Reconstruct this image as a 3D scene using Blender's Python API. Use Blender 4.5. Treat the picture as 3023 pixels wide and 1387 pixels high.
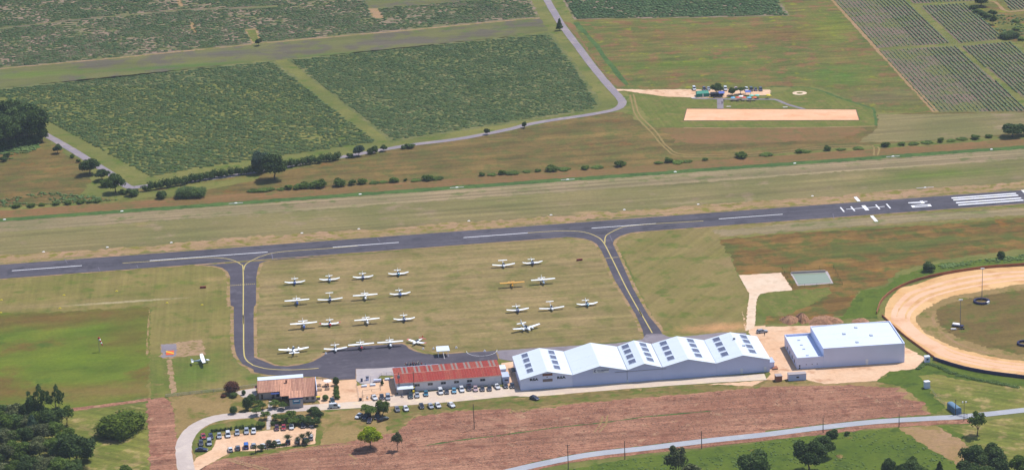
import bpy, bmesh, math, random
import numpy as np
from mathutils import Vector, Matrix
from mathutils.geometry import tessellate_polygon
random.seed(7); RNG = np.random.default_rng(7)
for o in list(bpy.data.objects): bpy.data.objects.remove(o)
SC = bpy.context.scene; C = SC.collection
R = math.radians

# ---------------------------------------------------------------- camera, sky, sun, exposure
cam = bpy.data.objects.new('camera', bpy.data.cameras.new('camera')); C.objects.link(cam); SC.camera = cam
cam.data.lens = 87.919; cam.data.sensor_width = 36.0; cam.data.clip_start = 1; cam.data.clip_end = 20000
_m = Matrix([[0.999264, 0.038351, -0.0], [-0.011907, 0.310236, -0.950585], [-0.036456, 0.949886, 0.310464]])
cam.matrix_world = Matrix.Translation((0, 0, 353.64)) @ _m.to_4x4()
SUN = Vector((0.43, 0.30, 1.0)).normalized()
w = bpy.data.worlds.new('World'); SC.world = w; w.use_nodes = True
_nt = w.node_tree; _bg = _nt.nodes['Background']
_sky = _nt.nodes.new('ShaderNodeTexSky'); _sky.sky_type = 'NISHITA'; _sky.sun_disc = False
_sky.sun_elevation = math.asin(SUN.z); _sky.sun_rotation = math.atan2(SUN.x, SUN.y)
_sky.air_density = 1.0; _sky.dust_density = 1.0
_nt.links.new(_sky.outputs[0], _bg.inputs[0]); _bg.inputs[1].default_value = 0.12
sun = bpy.data.objects.new('sun', bpy.data.lights.new('sun', 'SUN')); C.objects.link(sun)
sun.data.energy = 4.2; sun.data.angle = R(0.53); sun.data.color = (1.0, 0.965, 0.91)
sun.rotation_euler = (-SUN).to_track_quat('-Z', 'Y').to_euler()
SC.render.engine = 'CYCLES'; SC.cycles.max_bounces = 5; SC.cycles.diffuse_bounces = 2; SC.cycles.transparent_max_bounces = 6
SC.view_settings.view_transform = 'Standard'; SC.view_settings.look = 'None'; SC.view_settings.gamma = 1
SC.view_settings.exposure = 0.3

# ---------------------------------------------------------------- materials
KA = 0.64
def lin(c):
    c /= 255.0
    return c / 12.92 if c <= 0.04045 else ((c + 0.055) / 1.055) ** 2.4
def S(r, g, b, k=None):
    k = KA if k is None else k
    r, g, b = lin(r), lin(g), lin(b); y = .3 * r + .6 * g + .1 * b
    return tuple(max(.008, (y + (c_ - y) * 1.14) * k) for c_ in (r, g, b)) + (1,)
MATS = {}
def _new(name):
    m = bpy.data.materials.new(name); m.use_nodes = True; MATS[name] = m
    nt = m.node_tree; return m, nt, nt.nodes, nt.links, nt.nodes['Principled BSDF']
def _noise(nt, vec, scale, detail=3, off=0.0, rough=0.55):
    mp = nt.nodes.new('ShaderNodeMapping'); mp.inputs['Location'].default_value = (off, off * 1.7, off * .3)
    nt.links.new(vec, mp.inputs[0])
    n = nt.nodes.new('ShaderNodeTexNoise'); n.inputs['Scale'].default_value = scale; n.inputs['Detail'].default_value = detail
    n.inputs['Roughness'].default_value = rough
    nt.links.new(mp.outputs[0], n.inputs['Vector']); return n.outputs[0]
def _ramp(nt, fac, stops):
    r = nt.nodes.new('ShaderNodeValToRGB'); e = r.color_ramp.elements
    while len(e) < len(stops): e.new(0.5)
    for i, (p_, c_) in enumerate(stops): e[i].position = p_; e[i].color = c_
    nt.links.new(fac, r.inputs[0]); return r.outputs[0]
def _mix(nt, fac, a, b, typ='MIX'):
    n = nt.nodes.new('ShaderNodeMix'); n.data_type = 'RGBA'; n.blend_type = typ
    for i, v in ((0, fac), (6, a), (7, b)):
        if hasattr(v, 'links'): nt.links.new(v, n.inputs[i])
        else: n.inputs[i].default_value = v
    return n.outputs[2]
def G(v): return (v, v, v, 1)
def _scale(nt, v, k):
    n = nt.nodes.new('ShaderNodeMath'); n.operation = 'MULTIPLY'; n.inputs[1].default_value = k; nt.links.new(v, n.inputs[0]); return n.outputs[0]
def ground(name, c1, c2, c3=None, s1=38, s2=8, s3=1.6, grain=.16, streaks=(), thr=(.38, .62), c3thr=(.52, .66), bump=0.0, rough=.95, c4=None, c4thr=(.60, .70), s4=3.0, patches=()):
    """patchy ground: two tones by large noise, a third in patches, mower streaks, grain"""
    m, nt, N, L, B = _new(name)
    tc = N.new('ShaderNodeTexCoord').outputs['Object']
    col = _ramp(nt, _noise(nt, tc, 1 / s1, 5, 3.1), [(thr[0], c1), (thr[1], c2)])
    if c3: col = _mix(nt, _ramp(nt, _noise(nt, tc, 1 / s2, 4, 31.0, .6), [(c3thr[0], G(0)), (c3thr[1], G(1))]), col, c3)
    if c4: col = _mix(nt, _ramp(nt, _noise(nt, tc, 1 / s4, 4, 57.0, .6), [(c4thr[0], G(0)), (c4thr[1], G(1))]), col, c4)
    for i, (pc, rx, ry, rot, pcol, amt) in enumerate(patches):   # soft-edged patches of other growth
        mp = N.new('ShaderNodeMapping'); mp.vector_type = 'TEXTURE'; mp.inputs['Location'].default_value = (pc[0], pc[1], 0)
        mp.inputs['Rotation'].default_value = (0, 0, R(rot)); mp.inputs['Scale'].default_value = (rx, ry, 1e4)
        L.new(tc, mp.inputs[0]); ln = N.new('ShaderNodeVectorMath'); ln.operation = 'LENGTH'; L.new(mp.outputs[0], ln.inputs[0])
        ad = N.new('ShaderNodeMath'); ad.operation = 'MULTIPLY_ADD'; ad.inputs[1].default_value = 1.5; L.new(_noise(nt, tc, 1 / max(3.0, min(rx, ry) * .7), 5, 7.0 + i * 13, .65), ad.inputs[0]); L.new(ln.outputs['Value'], ad.inputs[2])
        col = _mix(nt, _ramp(nt, ad.outputs[0], [(.55, G(0)), (1.0, G(1))]) if False else _ramp(nt, _scale(nt, ad.outputs[0], .5), [(.45, G(amt)), (.95, G(0))]), col, pcol)
    for i, (ang, along, across, amt) in enumerate(streaks):
        mp = N.new('ShaderNodeMapping'); mp.inputs['Rotation'].default_value = (0, 0, -R(ang))
        sc = N.new('ShaderNodeMapping'); sc.inputs['Scale'].default_value = (1 / along, 1 / across, 0.1)
        L.new(tc, mp.inputs[0]); L.new(mp.outputs[0], sc.inputs[0])
        st = _noise(nt, sc.outputs[0], 1.0, 2, 5.0 + i * 9)
        col = _mix(nt, 1.0, col, _ramp(nt, st, [(.30, G(1 - amt)), (.70, G(1 + amt))]), 'MULTIPLY')
    g = _noise(nt, tc, 1 / s3, 3, 11.0, .7)
    col = _mix(nt, 1.0, col, _ramp(nt, g, [(.25, G(1 - grain)), (.75, G(1 + grain))]), 'MULTIPLY')
    L.new(col, B.inputs['Base Color']); B.inputs['Roughness'].default_value = rough
    B.inputs['Specular IOR Level'].default_value = .15
    if bump:
        b = N.new('ShaderNodeBump'); b.inputs['Strength'].default_value = 1; b.inputs['Distance'].default_value = bump
        L.new(_noise(nt, tc, 1 / (s3 * .8), 4, 2.0, .7), b.inputs['Height']); L.new(b.outputs[0], B.inputs['Normal'])
    return m
def paint(name, c, rough=.5, metal=0.0, var=.06, scale=2.0, spec=.4, coat=0.0):
    m, nt, N, L, B = _new(name)
    tc = N.new('ShaderNodeTexCoord').outputs['Object']
    col = _mix(nt, 1.0, c, _ramp(nt, _noise(nt, tc, scale, 3, 1.0), [(.3, G(1 - var)), (.7, G(1 + var))]), 'MULTIPLY')
    L.new(col, B.inputs['Base Color']); B.inputs['Roughness'].default_value = rough; B.inputs['Metallic'].default_value = metal
    B.inputs['Specular IOR Level'].default_value = spec
    if coat: B.inputs['Coat Weight'].default_value = coat; B.inputs['Coat Roughness'].default_value = .08
    return m
def leaf(name, c1, c2, scale=2.5, rnd=.22):
    m, nt, N, L, B = _new(name)
    tc = N.new('ShaderNodeTexCoord').outputs['Object']
    col = _ramp(nt, _noise(nt, tc, scale, 3, 4.0), [(.32, c1), (.68, c2)])
    oi = N.new('ShaderNodeObjectInfo').outputs['Random']
    col = _mix(nt, 1.0, col, _ramp(nt, oi, [(0, G(1 - rnd)), (1, (1 + rnd, 1 + rnd * .8, 1 + rnd * .3, 1))]), 'MULTIPLY')
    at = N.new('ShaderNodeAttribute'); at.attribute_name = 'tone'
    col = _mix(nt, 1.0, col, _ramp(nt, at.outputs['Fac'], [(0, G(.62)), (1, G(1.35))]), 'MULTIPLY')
    L.new(col, B.inputs['Base Color']); B.inputs['Roughness'].default_value = .75; B.inputs['Specular IOR Level'].default_value = .2
    tr = N.new('ShaderNodeBsdfTranslucent'); L.new(col, tr.inputs[0])
    mx = N.new('ShaderNodeMixShader'); mx.inputs[0].default_value = .34
    L.new(B.outputs[0], mx.inputs[1]); L.new(tr.outputs[0], mx.inputs[2]); L.new(mx.outputs[0], N['Material Output'].inputs[0])
    return m
RWA = 6.388   # runway bearing on the ground, degrees
# grass and fields
M_ground = ground('verge_grass', S(112,116,66), S(134,130,78), S(96,112,52), s1=30, s2=9, streaks=((RWA,40,2.5,.08),))
M_mown = ground('mown_grass', S(139,126,85), S(158,138,101), S(124,120,73), s1=26, s2=9, c3thr=(.50,.66), streaks=((RWA-2,70,2.4,.17),(RWA,120,6,.12)), grain=.2)
M_strip = ground('strip_grass', S(124,120,80), S(141,129,92), S(152,134,108), s1=45, s2=14, c3thr=(.58,.72), streaks=((RWA,120,4,.15),(RWA,50,2.2,.14)), patches=(((204.08,1151.04),42,11,6,S(106,120,60),.85),((35.57,1110.19),9,5,0,S(196,164,128),.8),((-173.98,1122.10),5,9,0,S(150,134,88),.5),((168.42,1151.29),16,9,6,S(160,140,104),.6)))
M_hay = ground('hay_band', S(140,130,98), S(158,140,112), S(120,122,80), s1=40, s2=10, c3thr=(.56,.66), streaks=((RWA,140,2.2,.26),(RWA,260,4.2,.16)))
M_pale = ground('worn_verge', S(160,138,100), S(176,146,118), S(132,126,66), s1=16, s2=5, c3thr=(.50,.62), streaks=((RWA,40,1.6,.14),))
M_orange = ground('orange_grass', S(128,106,70), S(140,108,76), S(116,107,66), s1=20, s2=6, streaks=((RWA,60,1.6,.12),))
M_ditch = ground('ditch_grass', S(78,104,58), S(92,116,64), S(64,88,46), s1=14, s2=4, grain=.2)
M_meadow = ground('dry_meadow', S(108,95,58), S(132,110,70), S(105,102,58), s1=22, s2=8, c3thr=(.46,.62), streaks=((RWA,26,3.4,.22),(RWA,90,9,.14)), c4=S(128,96,58), s4=14, grain=.26)
M_rough = ground('rough_meadow', S(96,106,54), S(120,114,64), S(132,104,70), s1=30, s2=10, c3thr=(.50,.62), streaks=((2,30,5,.20),(0,14,2.5,.14)), c4=S(138,138,46), s4=8, c4thr=(.60,.68), grain=.26, patches=(((185.92,1345.26),18,34,-20,S(84,116,48),.8),((118.55,1452.04),60,22,0,S(132,104,64),.6),((170.64,1443.53),30,26,0,S(120,88,58),.6),((101.17,1382.83),60,12,0,S(104,122,50),.7),((195.21,1460.17),20,50,-10,S(118,130,52),.6),((203.79,1296.19),30,20,0,S(120,112,78),.7)))
M_bright = ground('bright_grass', S(98,116,48), S(116,124,56), S(118,98,56), s1=30, s2=24, c3thr=(.54,.68), streaks=((10,18,5,.14),), c4=S(84,104,36), s4=12, grain=.18, patches=(((-191.91,993.59),75,13,5,S(116,92,56),.9),((-156.27,906.05),40,11,7,S(128,110,68),.9),((-158.04,965.89),16,30,0,S(112,96,54),.6),((-192.45,909.81),40,7,5,S(120,98,58),.6),((-176.10,944.94),40,14,8,S(114,128,52),.6)))
M_dead = ground('dead_grass', S(116,98,62), S(122,106,66), S(98,104,52), s1=18, s2=7, streaks=((8,20,3,.14),), grain=.2)
M_green = ground('green_field', S(88,106,44), S(102,116,52), S(74,92,38), s1=22, s2=6, c3thr=(.54,.66), c4=S(122,114,62), s4=9, c4thr=(.64,.74), grain=.24, s3=1.2)
M_stripegrass = ground('hay_stripe_grass', S(112,120,60), S(134,130,74), S(166,148,104), s1=20, s2=6, c3thr=(.54,.68), streaks=((-30,40,2.4,.26),), grain=.24)
M_yardgrass = ground('yard_grass', S(150,128,88), S(164,140,100), S(116,116,62), s1=16, s2=6, c3thr=(.52,.66), grain=.2, s3=1.0)
M_lawn = ground('green_lawn', S(104,114,56), S(120,122,66), S(134,122,78), s1=12, s2=4, streaks=((98,30,1.4,.10),), grain=.18)
M_mownleft = ground('mown_grass_left', S(128,122,72), S(146,132,86), S(112,118,60), s1=30, s2=10, streaks=((95,50,1.6,.10),(RWA,80,4,.08)), patches=(((-168.30,1011.03),30,1.6,5,S(206,190,160),.7),((-127.19,924.76),20,22,0,S(96,118,52),.8),((-130.38,1035.66),9,5,0,S(170,146,104),.7),((-202.88,1010.68),45,5,7,S(158,138,100),.6)))
M_mownright = ground('mown_grass_right', S(130,122,74), S(148,132,90), S(112,118,62), s1=26, s2=9, streaks=((60,60,2.2,.11),), patches=(((82.70,951.57),19,6,5,S(204,158,118),.9),((94.61,1030.82),12,10,-40,S(158,134,100),.6)))
M_redmeadow = ground('reddish_meadow', S(118,92,54), S(142,112,68), S(96,98,50), s1=18, s2=10, c3thr=(.46,.60), streaks=((RWA+4,40,4,.22),(RWA,20,2.2,.14)), c4=S(146,106,60), s4=14, grain=.18, patches=(((152.72,1042.37),40,10,6,S(90,100,50),.8),((183.66,1049.94),60,8,6,S(92,100,52),.7)))
M_band = ground('fallow_strip', S(108,112,68), S(118,116,76), S(106,100,84), s1=30, s2=16, c3thr=(.48,.6), streaks=((RWA,50,4,.14),), c4=S(92,112,56), s4=20, grain=.14, patches=(((-164.65,1452.05),38,8,5,S(104,98,88),.85),((-66.66,1462.66),34,8,5,S(112,104,92),.7),((-277.38,1418.57),42,9,5,S(106,124,60),.85),((-75.34,1440.77),60,5,6,S(88,118,56),.85),((-191.04,1423.95),60,5,6,S(88,116,56),.8)))
# bare soil, sand, stone
M_vinesoil = ground('vineyard_soil', S(110,115,70), S(132,128,88), S(98,108,62), s1=20, s2=7, c3thr=(.46,.6), grain=.26)
M_vinesoil2 = ground('far_vineyard_soil', S(142,128,106), S(154,132,116), S(114,116,76), s1=40, s2=12, c3thr=(.45,.6), grain=.2)
M_vinesoil3 = ground('stony_vineyard_soil', S(124,112,94), S(136,116,102), S(120,120,76), s1=24, s2=16, c3thr=(.46,.58), grain=.22)
M_plough = ground('ploughed_soil', S(156,113,94), S(174,131,110), S(140,98,82), s1=26, s2=4, streaks=((RWA-3,60,2.0,.22),(RWA,24,1.0,.18)), c4=S(186,150,124), s4=5, c4thr=(.60,.72), grain=.36, s3=.9, bump=.3)
M_tan = ground('stubble', S(164,136,100), S(172,142,112), S(148,132,84), s1=18, s2=6, grain=.18)
M_sand = ground('sand', S(244,200,170), S(246,208,180), S(232,186,152), s1=30, s2=10, grain=.06)
M_court = ground('pink_sand', S(250,196,160), S(252,204,172), S(238,182,146), s1=20, s2=9, c3thr=(.50,.70), streaks=((2,30,2.5,.06),), grain=.07)
M_track = ground('track_sand', S(230,186,138), S(238,198,152), S(214,168,122), s1=20, s2=8, grain=.08, streaks=((20,30,3,.04),))
M_yard = ground('yard_sand', S(234,194,162), S(242,208,180), S(204,160,130), s1=14, s2=7, c3thr=(.56,.72), grain=.12)
M_pad = ground('limestone_pad', S(244,222,200), S(240,212,188), S(228,202,178), s1=10, s2=4, grain=.07)
M_mound = ground('dug_earth', S(176,134,108), S(190,150,124), S(150,120,96), s1=6, s2=3, grain=.22, s3=.9, bump=.3)
M_asphalt = ground('asphalt', S(88,85,94), S(98,94,103), S(78,76,85), s1=26, s2=6, streaks=((RWA,90,2.4,.14),(RWA,30,1.2,.08)), grain=.12, patches=(((95.0,1094.5),55,3.2,RWA,S(70,68,76),.75),((-150.0,1067.0),40,2.6,RWA,S(72,70,78),.6),((185.0,1104.5),16,7,RWA,S(80,78,86),.6),((10.0,1086.0),14,8,RWA,S(106,101,110),.5)), rough=.85)
M_apron = ground('apron_asphalt', S(86,82,92), S(95,90,100), S(108,103,112), s1=18, s2=6, c3thr=(.55,.70), streaks=((RWA,50,2.4,.10),), grain=.12, rough=.85)
M_oldasphalt = ground('old_asphalt', S(146,138,146), S(156,148,154), S(136,128,136), s1=12, s2=4, grain=.08)
M_concrete = ground('concrete', S(216,202,196), S(206,192,186), S(224,210,200), s1=14, s2=5, grain=.06)
M_hardroad = ground('chalky_road', S(232,214,198), S(222,202,186), S(238,218,192), s1=14, s2=4, grain=.07)
M_verge2 = ground('trodden_verge', S(122,112,68), S(138,122,82), S(102,112,54), s1=10, s2=5, c3thr=(.48,.62), streaks=((RWA,20,2,.14),), grain=.24)
M_worn = ground('worn_earth', S(168,142,112), S(178,150,122), S(138,124,80), s1=6, s2=3, c3thr=(.50,.62), grain=.2)
M_slab = ground('concrete_slab', S(196,186,186), S(186,176,180), S(204,192,188), s1=8, s2=3, grain=.07)
M_greyroad = ground('grey_road', S(186,188,196), S(178,180,188), S(192,192,198), s1=18, s2=5, grain=.05)
M_farroad = ground('far_road', S(160,150,156), S(150,142,150), S(172,160,160), s1=22, s2=6, grain=.06)
M_track2 = ground('wheel_track', S(160,138,98), S(150,134,90), s1=10, grain=.18)
M_white = paint('white_marking', S(240,240,246,.78), .8, var=.05, scale=.8)
M_yellow = paint('yellow_marking', S(214,196,132), .8, var=.08, scale=.6)
M_seal = paint('crack_sealant', S(126,122,138), .9)
# built things
M_roofw = paint('white_sheet_roof', S(232,240,252,.70), .45, var=.02, scale=.15)
M_wallw = paint('white_cladding', S(212,220,246,.86), .5, var=.03, scale=.2)
M_wallg = paint('grey_cladding', S(198,208,240,.82), .5, var=.03, scale=.2)
M_trim = paint('pale_blue_trim', S(206,216,240), .5)
M_redroof = paint('red_sheet_roof', S(164,66,56,.66), .75, var=.3, scale=1.1)
M_redroof2 = paint('weathered_red_sheet', S(168,84,70,.66), .8, var=.34, scale=1.3)
M_clear = paint('translucent_sheet', S(158,140,132), .5, var=.1, scale=.5)
M_ridge = paint('ridge_cap', S(220,170,150), .7)
M_wallgrey = paint('grey_render', S(226,220,224,.98), .85, var=.05, scale=.3)
M_cream = paint('cream_render', S(206,198,196), .85, var=.05, scale=.4)
M_tile = paint('clay_tile', S(192,146,126,.7), .85, var=.16, scale=.9)
M_tile2 = paint('pale_clay_tile', S(210,160,136,.74), .85, var=.14, scale=.9)
M_tile3 = paint('dark_clay_tile', S(180,134,116,.68), .85, var=.16, scale=.9)
M_brick = paint('brown_box', S(168,112,88), .85)
M_dark = paint('dark_metal', S(44,46,58), .5)
M_steel = paint('galvanised_steel', S(150,152,164), .45, metal=.4)
M_wood = paint('weathered_timber', S(104,92,84), .9, var=.15, scale=3)
M_bark = paint('bark', S(92,76,62), .95, var=.2, scale=3)
M_glass = paint('dark_glass', S(38,46,62), .12, spec=.6, var=.03)
M_pane = paint('roof_glazing', S(104,108,136), .28, spec=.45, var=.08, scale=.6)
M_black = paint('black_rubber', S(28,28,34), .8)
M_tyre = paint('tyre', S(30,30,36), .85)
M_alloy = paint('wheel_alloy', S(168,170,176), .35, metal=.6)
M_bluewall = paint('navy_barrier', S(40,40,88), .7, var=.1, scale=.6)
M_rustwall = paint('rust_barrier', S(172,112,82), .85, var=.14, scale=.6)
M_tealc = paint('blue_container', S(112,142,170), .6, var=.08, scale=.5)
M_navy = paint('navy_paint', S(44,66,130), .5)
M_signblue = paint('sign_blue', S(130,188,214), .5, var=.1, scale=.7)
M_red = paint('red_paint', S(206,64,56), .5); M_orangep = paint('orange_paint', S(238,110,70), .55)
M_yellowp = paint('yellow_paint', S(244,222,80), .5)
M_green_tarp = paint('green_canvas', S(72,156,134), .7, var=.06)
M_bluetarp = paint('blue_canvas', S(92,110,190), .7)
M_turq = paint('turquoise_canvas', S(136,224,206), .7); M_sky = paint('pale_blue_canvas', S(140,204,244), .7)
M_coral = paint('coral_canvas', S(240,110,110), .7); M_cream2 = paint('white_canvas', S(244,240,242,.9), .7)
M_skin = paint('skin', S(206,160,132), .7)
m, nt, N, L, B = _new('pond_water')
B.inputs['Base Color'].default_value = S(158,168,146); B.inputs['Roughness'].default_value = .12; B.inputs['Specular IOR Level'].default_value = .5
_b = N.new('ShaderNodeBump'); _b.inputs['Distance'].default_value = .02; L.new(_noise(nt, N.new('ShaderNodeTexCoord').outputs['Object'], .9, 3), _b.inputs['Height']); L.new(_b.outputs[0], B.inputs['Normal'])
M_water = m
# foliage
M_leafdark = leaf('dark_foliage', S(84,106,64), S(112,134,80))
M_leafmid = leaf('mid_foliage', S(100,124,64), S(128,150,78))
M_leaflight = leaf('light_foliage', S(164,186,66), S(196,208,78))
M_leafthick = leaf('thicket_foliage', S(98,122,52), S(136,154,66), scale=5)
M_leafolive = leaf('olive_foliage', S(106,118,82), S(134,140,102))
M_leafblue = leaf('bluish_foliage', S(92,116,94), S(118,142,116))
M_leafred = leaf('red_foliage', S(120,82,74), S(150,102,84))
M_vine = leaf('vine_foliage', S(120,150,102), S(138,164,112), scale=.05, rnd=0)
M_vine2 = leaf('young_vine_foliage', S(122,142,106), S(140,156,116), scale=.05, rnd=0)
M_drytuft = leaf('dry_grass_tuft', S(132,116,72), S(150,130,86), scale=.2)
M_tuft = leaf('weed_foliage', S(122,148,94), S(140,162,106), scale=.2)

# ---------------------------------------------------------------- helpers
def tag(o, label=None, cat=None, group=None, kind=None):
    if label: o['label'] = label
    if cat: o['category'] = cat
    if group: o['group'] = group
    if kind: o['kind'] = kind
    return o
def empty(name, loc, rz=0.0, scale=(1, 1, 1)):
    o = bpy.data.objects.new(name, None); o.empty_display_size = .3; C.objects.link(o)
    o.location = loc if len(loc) == 3 else (loc[0], loc[1], 0); o.rotation_euler = (0, 0, rz); o.scale = scale; return o
def link(name, me, mat=None, parent=None):
    o = bpy.data.objects.new(name, me); C.objects.link(o)
    if parent: o.parent = parent
    if mat and not me.materials: me.materials.append(mat)
    return o
def setmat(o, mat):
    if not o.data.materials: o.data.materials.append(None)
    o.material_slots[0].link = 'OBJECT'; o.material_slots[0].material = mat; return o
def fastmesh(name, V, F, tone=None, smooth=False):
    me = bpy.data.meshes.new(name); V = np.asarray(V, dtype=np.float32); F = np.asarray(F, dtype=np.int32)
    k = F.shape[1]; me.vertices.add(len(V)); me.vertices.foreach_set('co', V.ravel())
    me.loops.add(F.size); me.loops.foreach_set('vertex_index', F.ravel()); me.polygons.add(len(F))
    me.polygons.foreach_set('loop_start', np.arange(0, F.size, k, dtype=np.int32))
    me.polygons.foreach_set('loop_total', np.full(len(F), k, dtype=np.int32))
    me.update(calc_edges=True)
    if tone is not None:
        a = me.attributes.new('tone', 'FLOAT', 'FACE'); a.data.foreach_set('value', np.asarray(tone, dtype=np.float32))
    if smooth: me.polygons.foreach_set('use_smooth', np.ones(len(F), dtype=bool))
    return me
class MB:
    def __init__(s): s.v = []; s.f = []
    def add(s, vs, fs):
        n = len(s.v); s.v += [tuple(v) for v in vs]; s.f += [tuple(i + n for i in f) for f in fs]; return s
    def box(s, x0, y0, z0, x1, y1, z1):
        return s.add([(x0,y0,z0),(x1,y0,z0),(x1,y1,z0),(x0,y1,z0),(x0,y0,z1),(x1,y0,z1),(x1,y1,z1),(x0,y1,z1)],
                     [(3,2,1,0),(4,5,6,7),(0,1,5,4),(1,2,6,5),(2,3,7,6),(3,0,4,7)])
    def hexa(s, b, t): # two quads
        return s.add(list(b) + list(t), [(3,2,1,0),(4,5,6,7),(0,1,5,4),(1,2,6,5),(2,3,7,6),(3,0,4,7)])
    def prism(s, pts, y0, y1): # profile in x,z extruded along y
        n = len(pts); vs = [(x, y0, z) for x, z in pts] + [(x, y1, z) for x, z in pts]
        return s.add(vs, [tuple(range(n)), tuple(range(2*n-1, n-1, -1))] + [(i, i+n, (i+1) % n + n, (i+1) % n) for i in range(n)])
    def tube(s, a, b, r, r2=None, n=8):
        a = Vector(a); b = Vector(b); r2 = r if r2 is None else r2; d = (b - a).normalized()
        q = d.to_track_quat('Z', 'Y'); vs = []
        for c_, rr in ((a, r), (b, r2)):
            for i in range(n):
                t = 2 * math.pi * i / n; vs.append(c_ + q @ Vector((math.cos(t) * rr, math.sin(t) * rr, 0)))
        return s.add(vs, [tuple(range(n-1, -1, -1)), tuple(range(n, 2*n))] + [(i, (i+1) % n, (i+1) % n + n, i + n) for i in range(n)])
    def loft(s, rings, cap=True):
        n = len(rings[0]); vs = [v for r in rings for v in r]; fs = []
        for k in range(len(rings) - 1):
            for i in range(n): fs.append((k*n+i, k*n+(i+1) % n, (k+1)*n+(i+1) % n, (k+1)*n+i))
        if cap: fs += [tuple(range(n-1, -1, -1)), tuple(range((len(rings)-1)*n, len(rings)*n))]
        return s.add(vs, fs)
    def mesh(s, name, mat=None, smooth=False):
        me = bpy.data.meshes.new(name); me.from_pydata(s.v, [], s.f); me.update()
        bm = bmesh.new(); bm.from_mesh(me); bmesh.ops.recalc_face_normals(bm, faces=bm.faces); bm.to_mesh(me); bm.free()
        if mat: me.materials.append(mat)
        if smooth: me.polygons.foreach_set('use_smooth', np.ones(len(me.polygons), dtype=bool))
        return me
    def build(s, name, mat, parent=None, smooth=False): return link(name, s.mesh(name, mat, smooth), None, parent)
def catmull(pts, k=6, closed=False):
    P_ = [Vector((p_[0], p_[1])) for p_ in pts]; n = len(P_); out = []
    rng = range(n) if closed else range(n - 1)
    for i in rng:
        p0 = P_[(i-1) % n] if closed or i > 0 else P_[i]*2 - P_[i+1]; p1 = P_[i]; p2 = P_[(i+1) % n]
        p3 = P_[(i+2) % n] if closed or i + 2 < n else p2*2 - p1
        for j in range(k):
            t = j / k
            out.append(.5*((2*p1)+(p2-p0)*t+(2*p0-5*p1+4*p2-p3)*t*t+(3*p1-p0-3*p2+p3)*t**3))
    if not closed: out.append(P_[-1])
    return [(v.x, v.y) for v in out]
def ragged(pts, amp, step):
    out = []; n = len(pts)
    for i in range(n):
        a = Vector(pts[i]); b = Vector(pts[(i+1) % n]); d = b - a; l = d.length
        if l < 1e-4: continue
        k = min(400, max(1, int(l / step))); nr = Vector((-d.y, d.x)) / l
        for j in range(k):
            q = a + d * (j / k) + nr * random.gauss(0, amp); out.append((q.x, q.y))
    return out
def sheet(name, pts, mat, z, rag=0.0, step=2.0, smooth=0, label=None, kind='structure', parent=None):
    """a flat sheet of ground cover with a ragged outline"""
    if smooth: pts = catmull(pts, smooth, True)
    if rag: pts = ragged(pts, rag, step)
    vs = [Vector((x, y, z)) for x, y in pts]
    tr = tessellate_polygon([vs])
    me = bpy.data.meshes.new(name); me.from_pydata([tuple(v) for v in vs], [], [tuple(t) for t in tr]); me.update()
    if len(me.polygons) and sum(p_.normal.z * p_.area for p_ in me.polygons) < 0: me.flip_normals()
    me.materials.append(mat); o = link(name, me, None, parent)
    if not parent: tag(o, label, None, None, kind)
    return o
def ribbon(name, pts, width, mat, z, smooth=6, rag=0.0, label=None, kind='structure', parent=None, wend=None):
    if smooth: pts = catmull(pts, smooth)
    n = len(pts); Lp, Rp = [], []
    for i in range(n):
        a = Vector(pts[max(0, i-1)]); b = Vector(pts[min(n-1, i+1)]); d = (b - a).normalized(); nr = Vector((-d.y, d.x)); c_ = Vector(pts[i])
        wd = width if wend is None else width + (wend - width) * i / (n - 1)
        l_ = c_ + nr * (wd/2 + random.gauss(0, rag)); r_ = c_ - nr * (wd/2 + random.gauss(0, rag))
        Lp.append((l_.x, l_.y, z)); Rp.append((r_.x, r_.y, z))
    me = bpy.data.meshes.new(name); me.from_pydata(Rp + Lp, [], [(i, i+1, n+i+1, n+i) for i in range(n-1)]); me.update()
    me.materials.append(mat); o = link(name, me, None, parent)
    if not parent: tag(o, label, None, None, kind)
    return o
def inpoly(x, y, poly):
    c_ = False; j = len(poly) - 1
    for i in range(len(poly)):
        xi, yi = poly[i]; xj, yj = poly[j]
        if (yi > y) != (yj > y) and x < (xj - xi) * (y - yi) / (yj - yi) + xi: c_ = not c_
        j = i
    return c_
# ================================================================ the ground
PLS = lambda q: q
UX, UY = math.cos(R(RWA)), math.sin(R(RWA)); O0 = (-0.235, 1082.52)
def RW(s, t): return (O0[0] + s * UX - t * UY, O0[1] + s * UY + t * UX)
def band(name, s0, s1, t0, t1, mat, z, rag=.5, label=None, wob=0.0):
    a = [RW(s, t0 + random.gauss(0, wob)) for s in np.arange(s0, s1 + .1, 12)]
    b = [RW(s, t1 + random.gauss(0, wob)) for s in np.arange(s1, s0 - .1, -12)]
    return sheet(name, a + b, mat, z, rag, 2.0, 0, label)
G0 = sheet('ground', [(-4000,-1500),(4000,-1500),(4000,9000),(-4000,9000)], M_ground, 0.0, label='green and tan grassland around the airfield')

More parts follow.
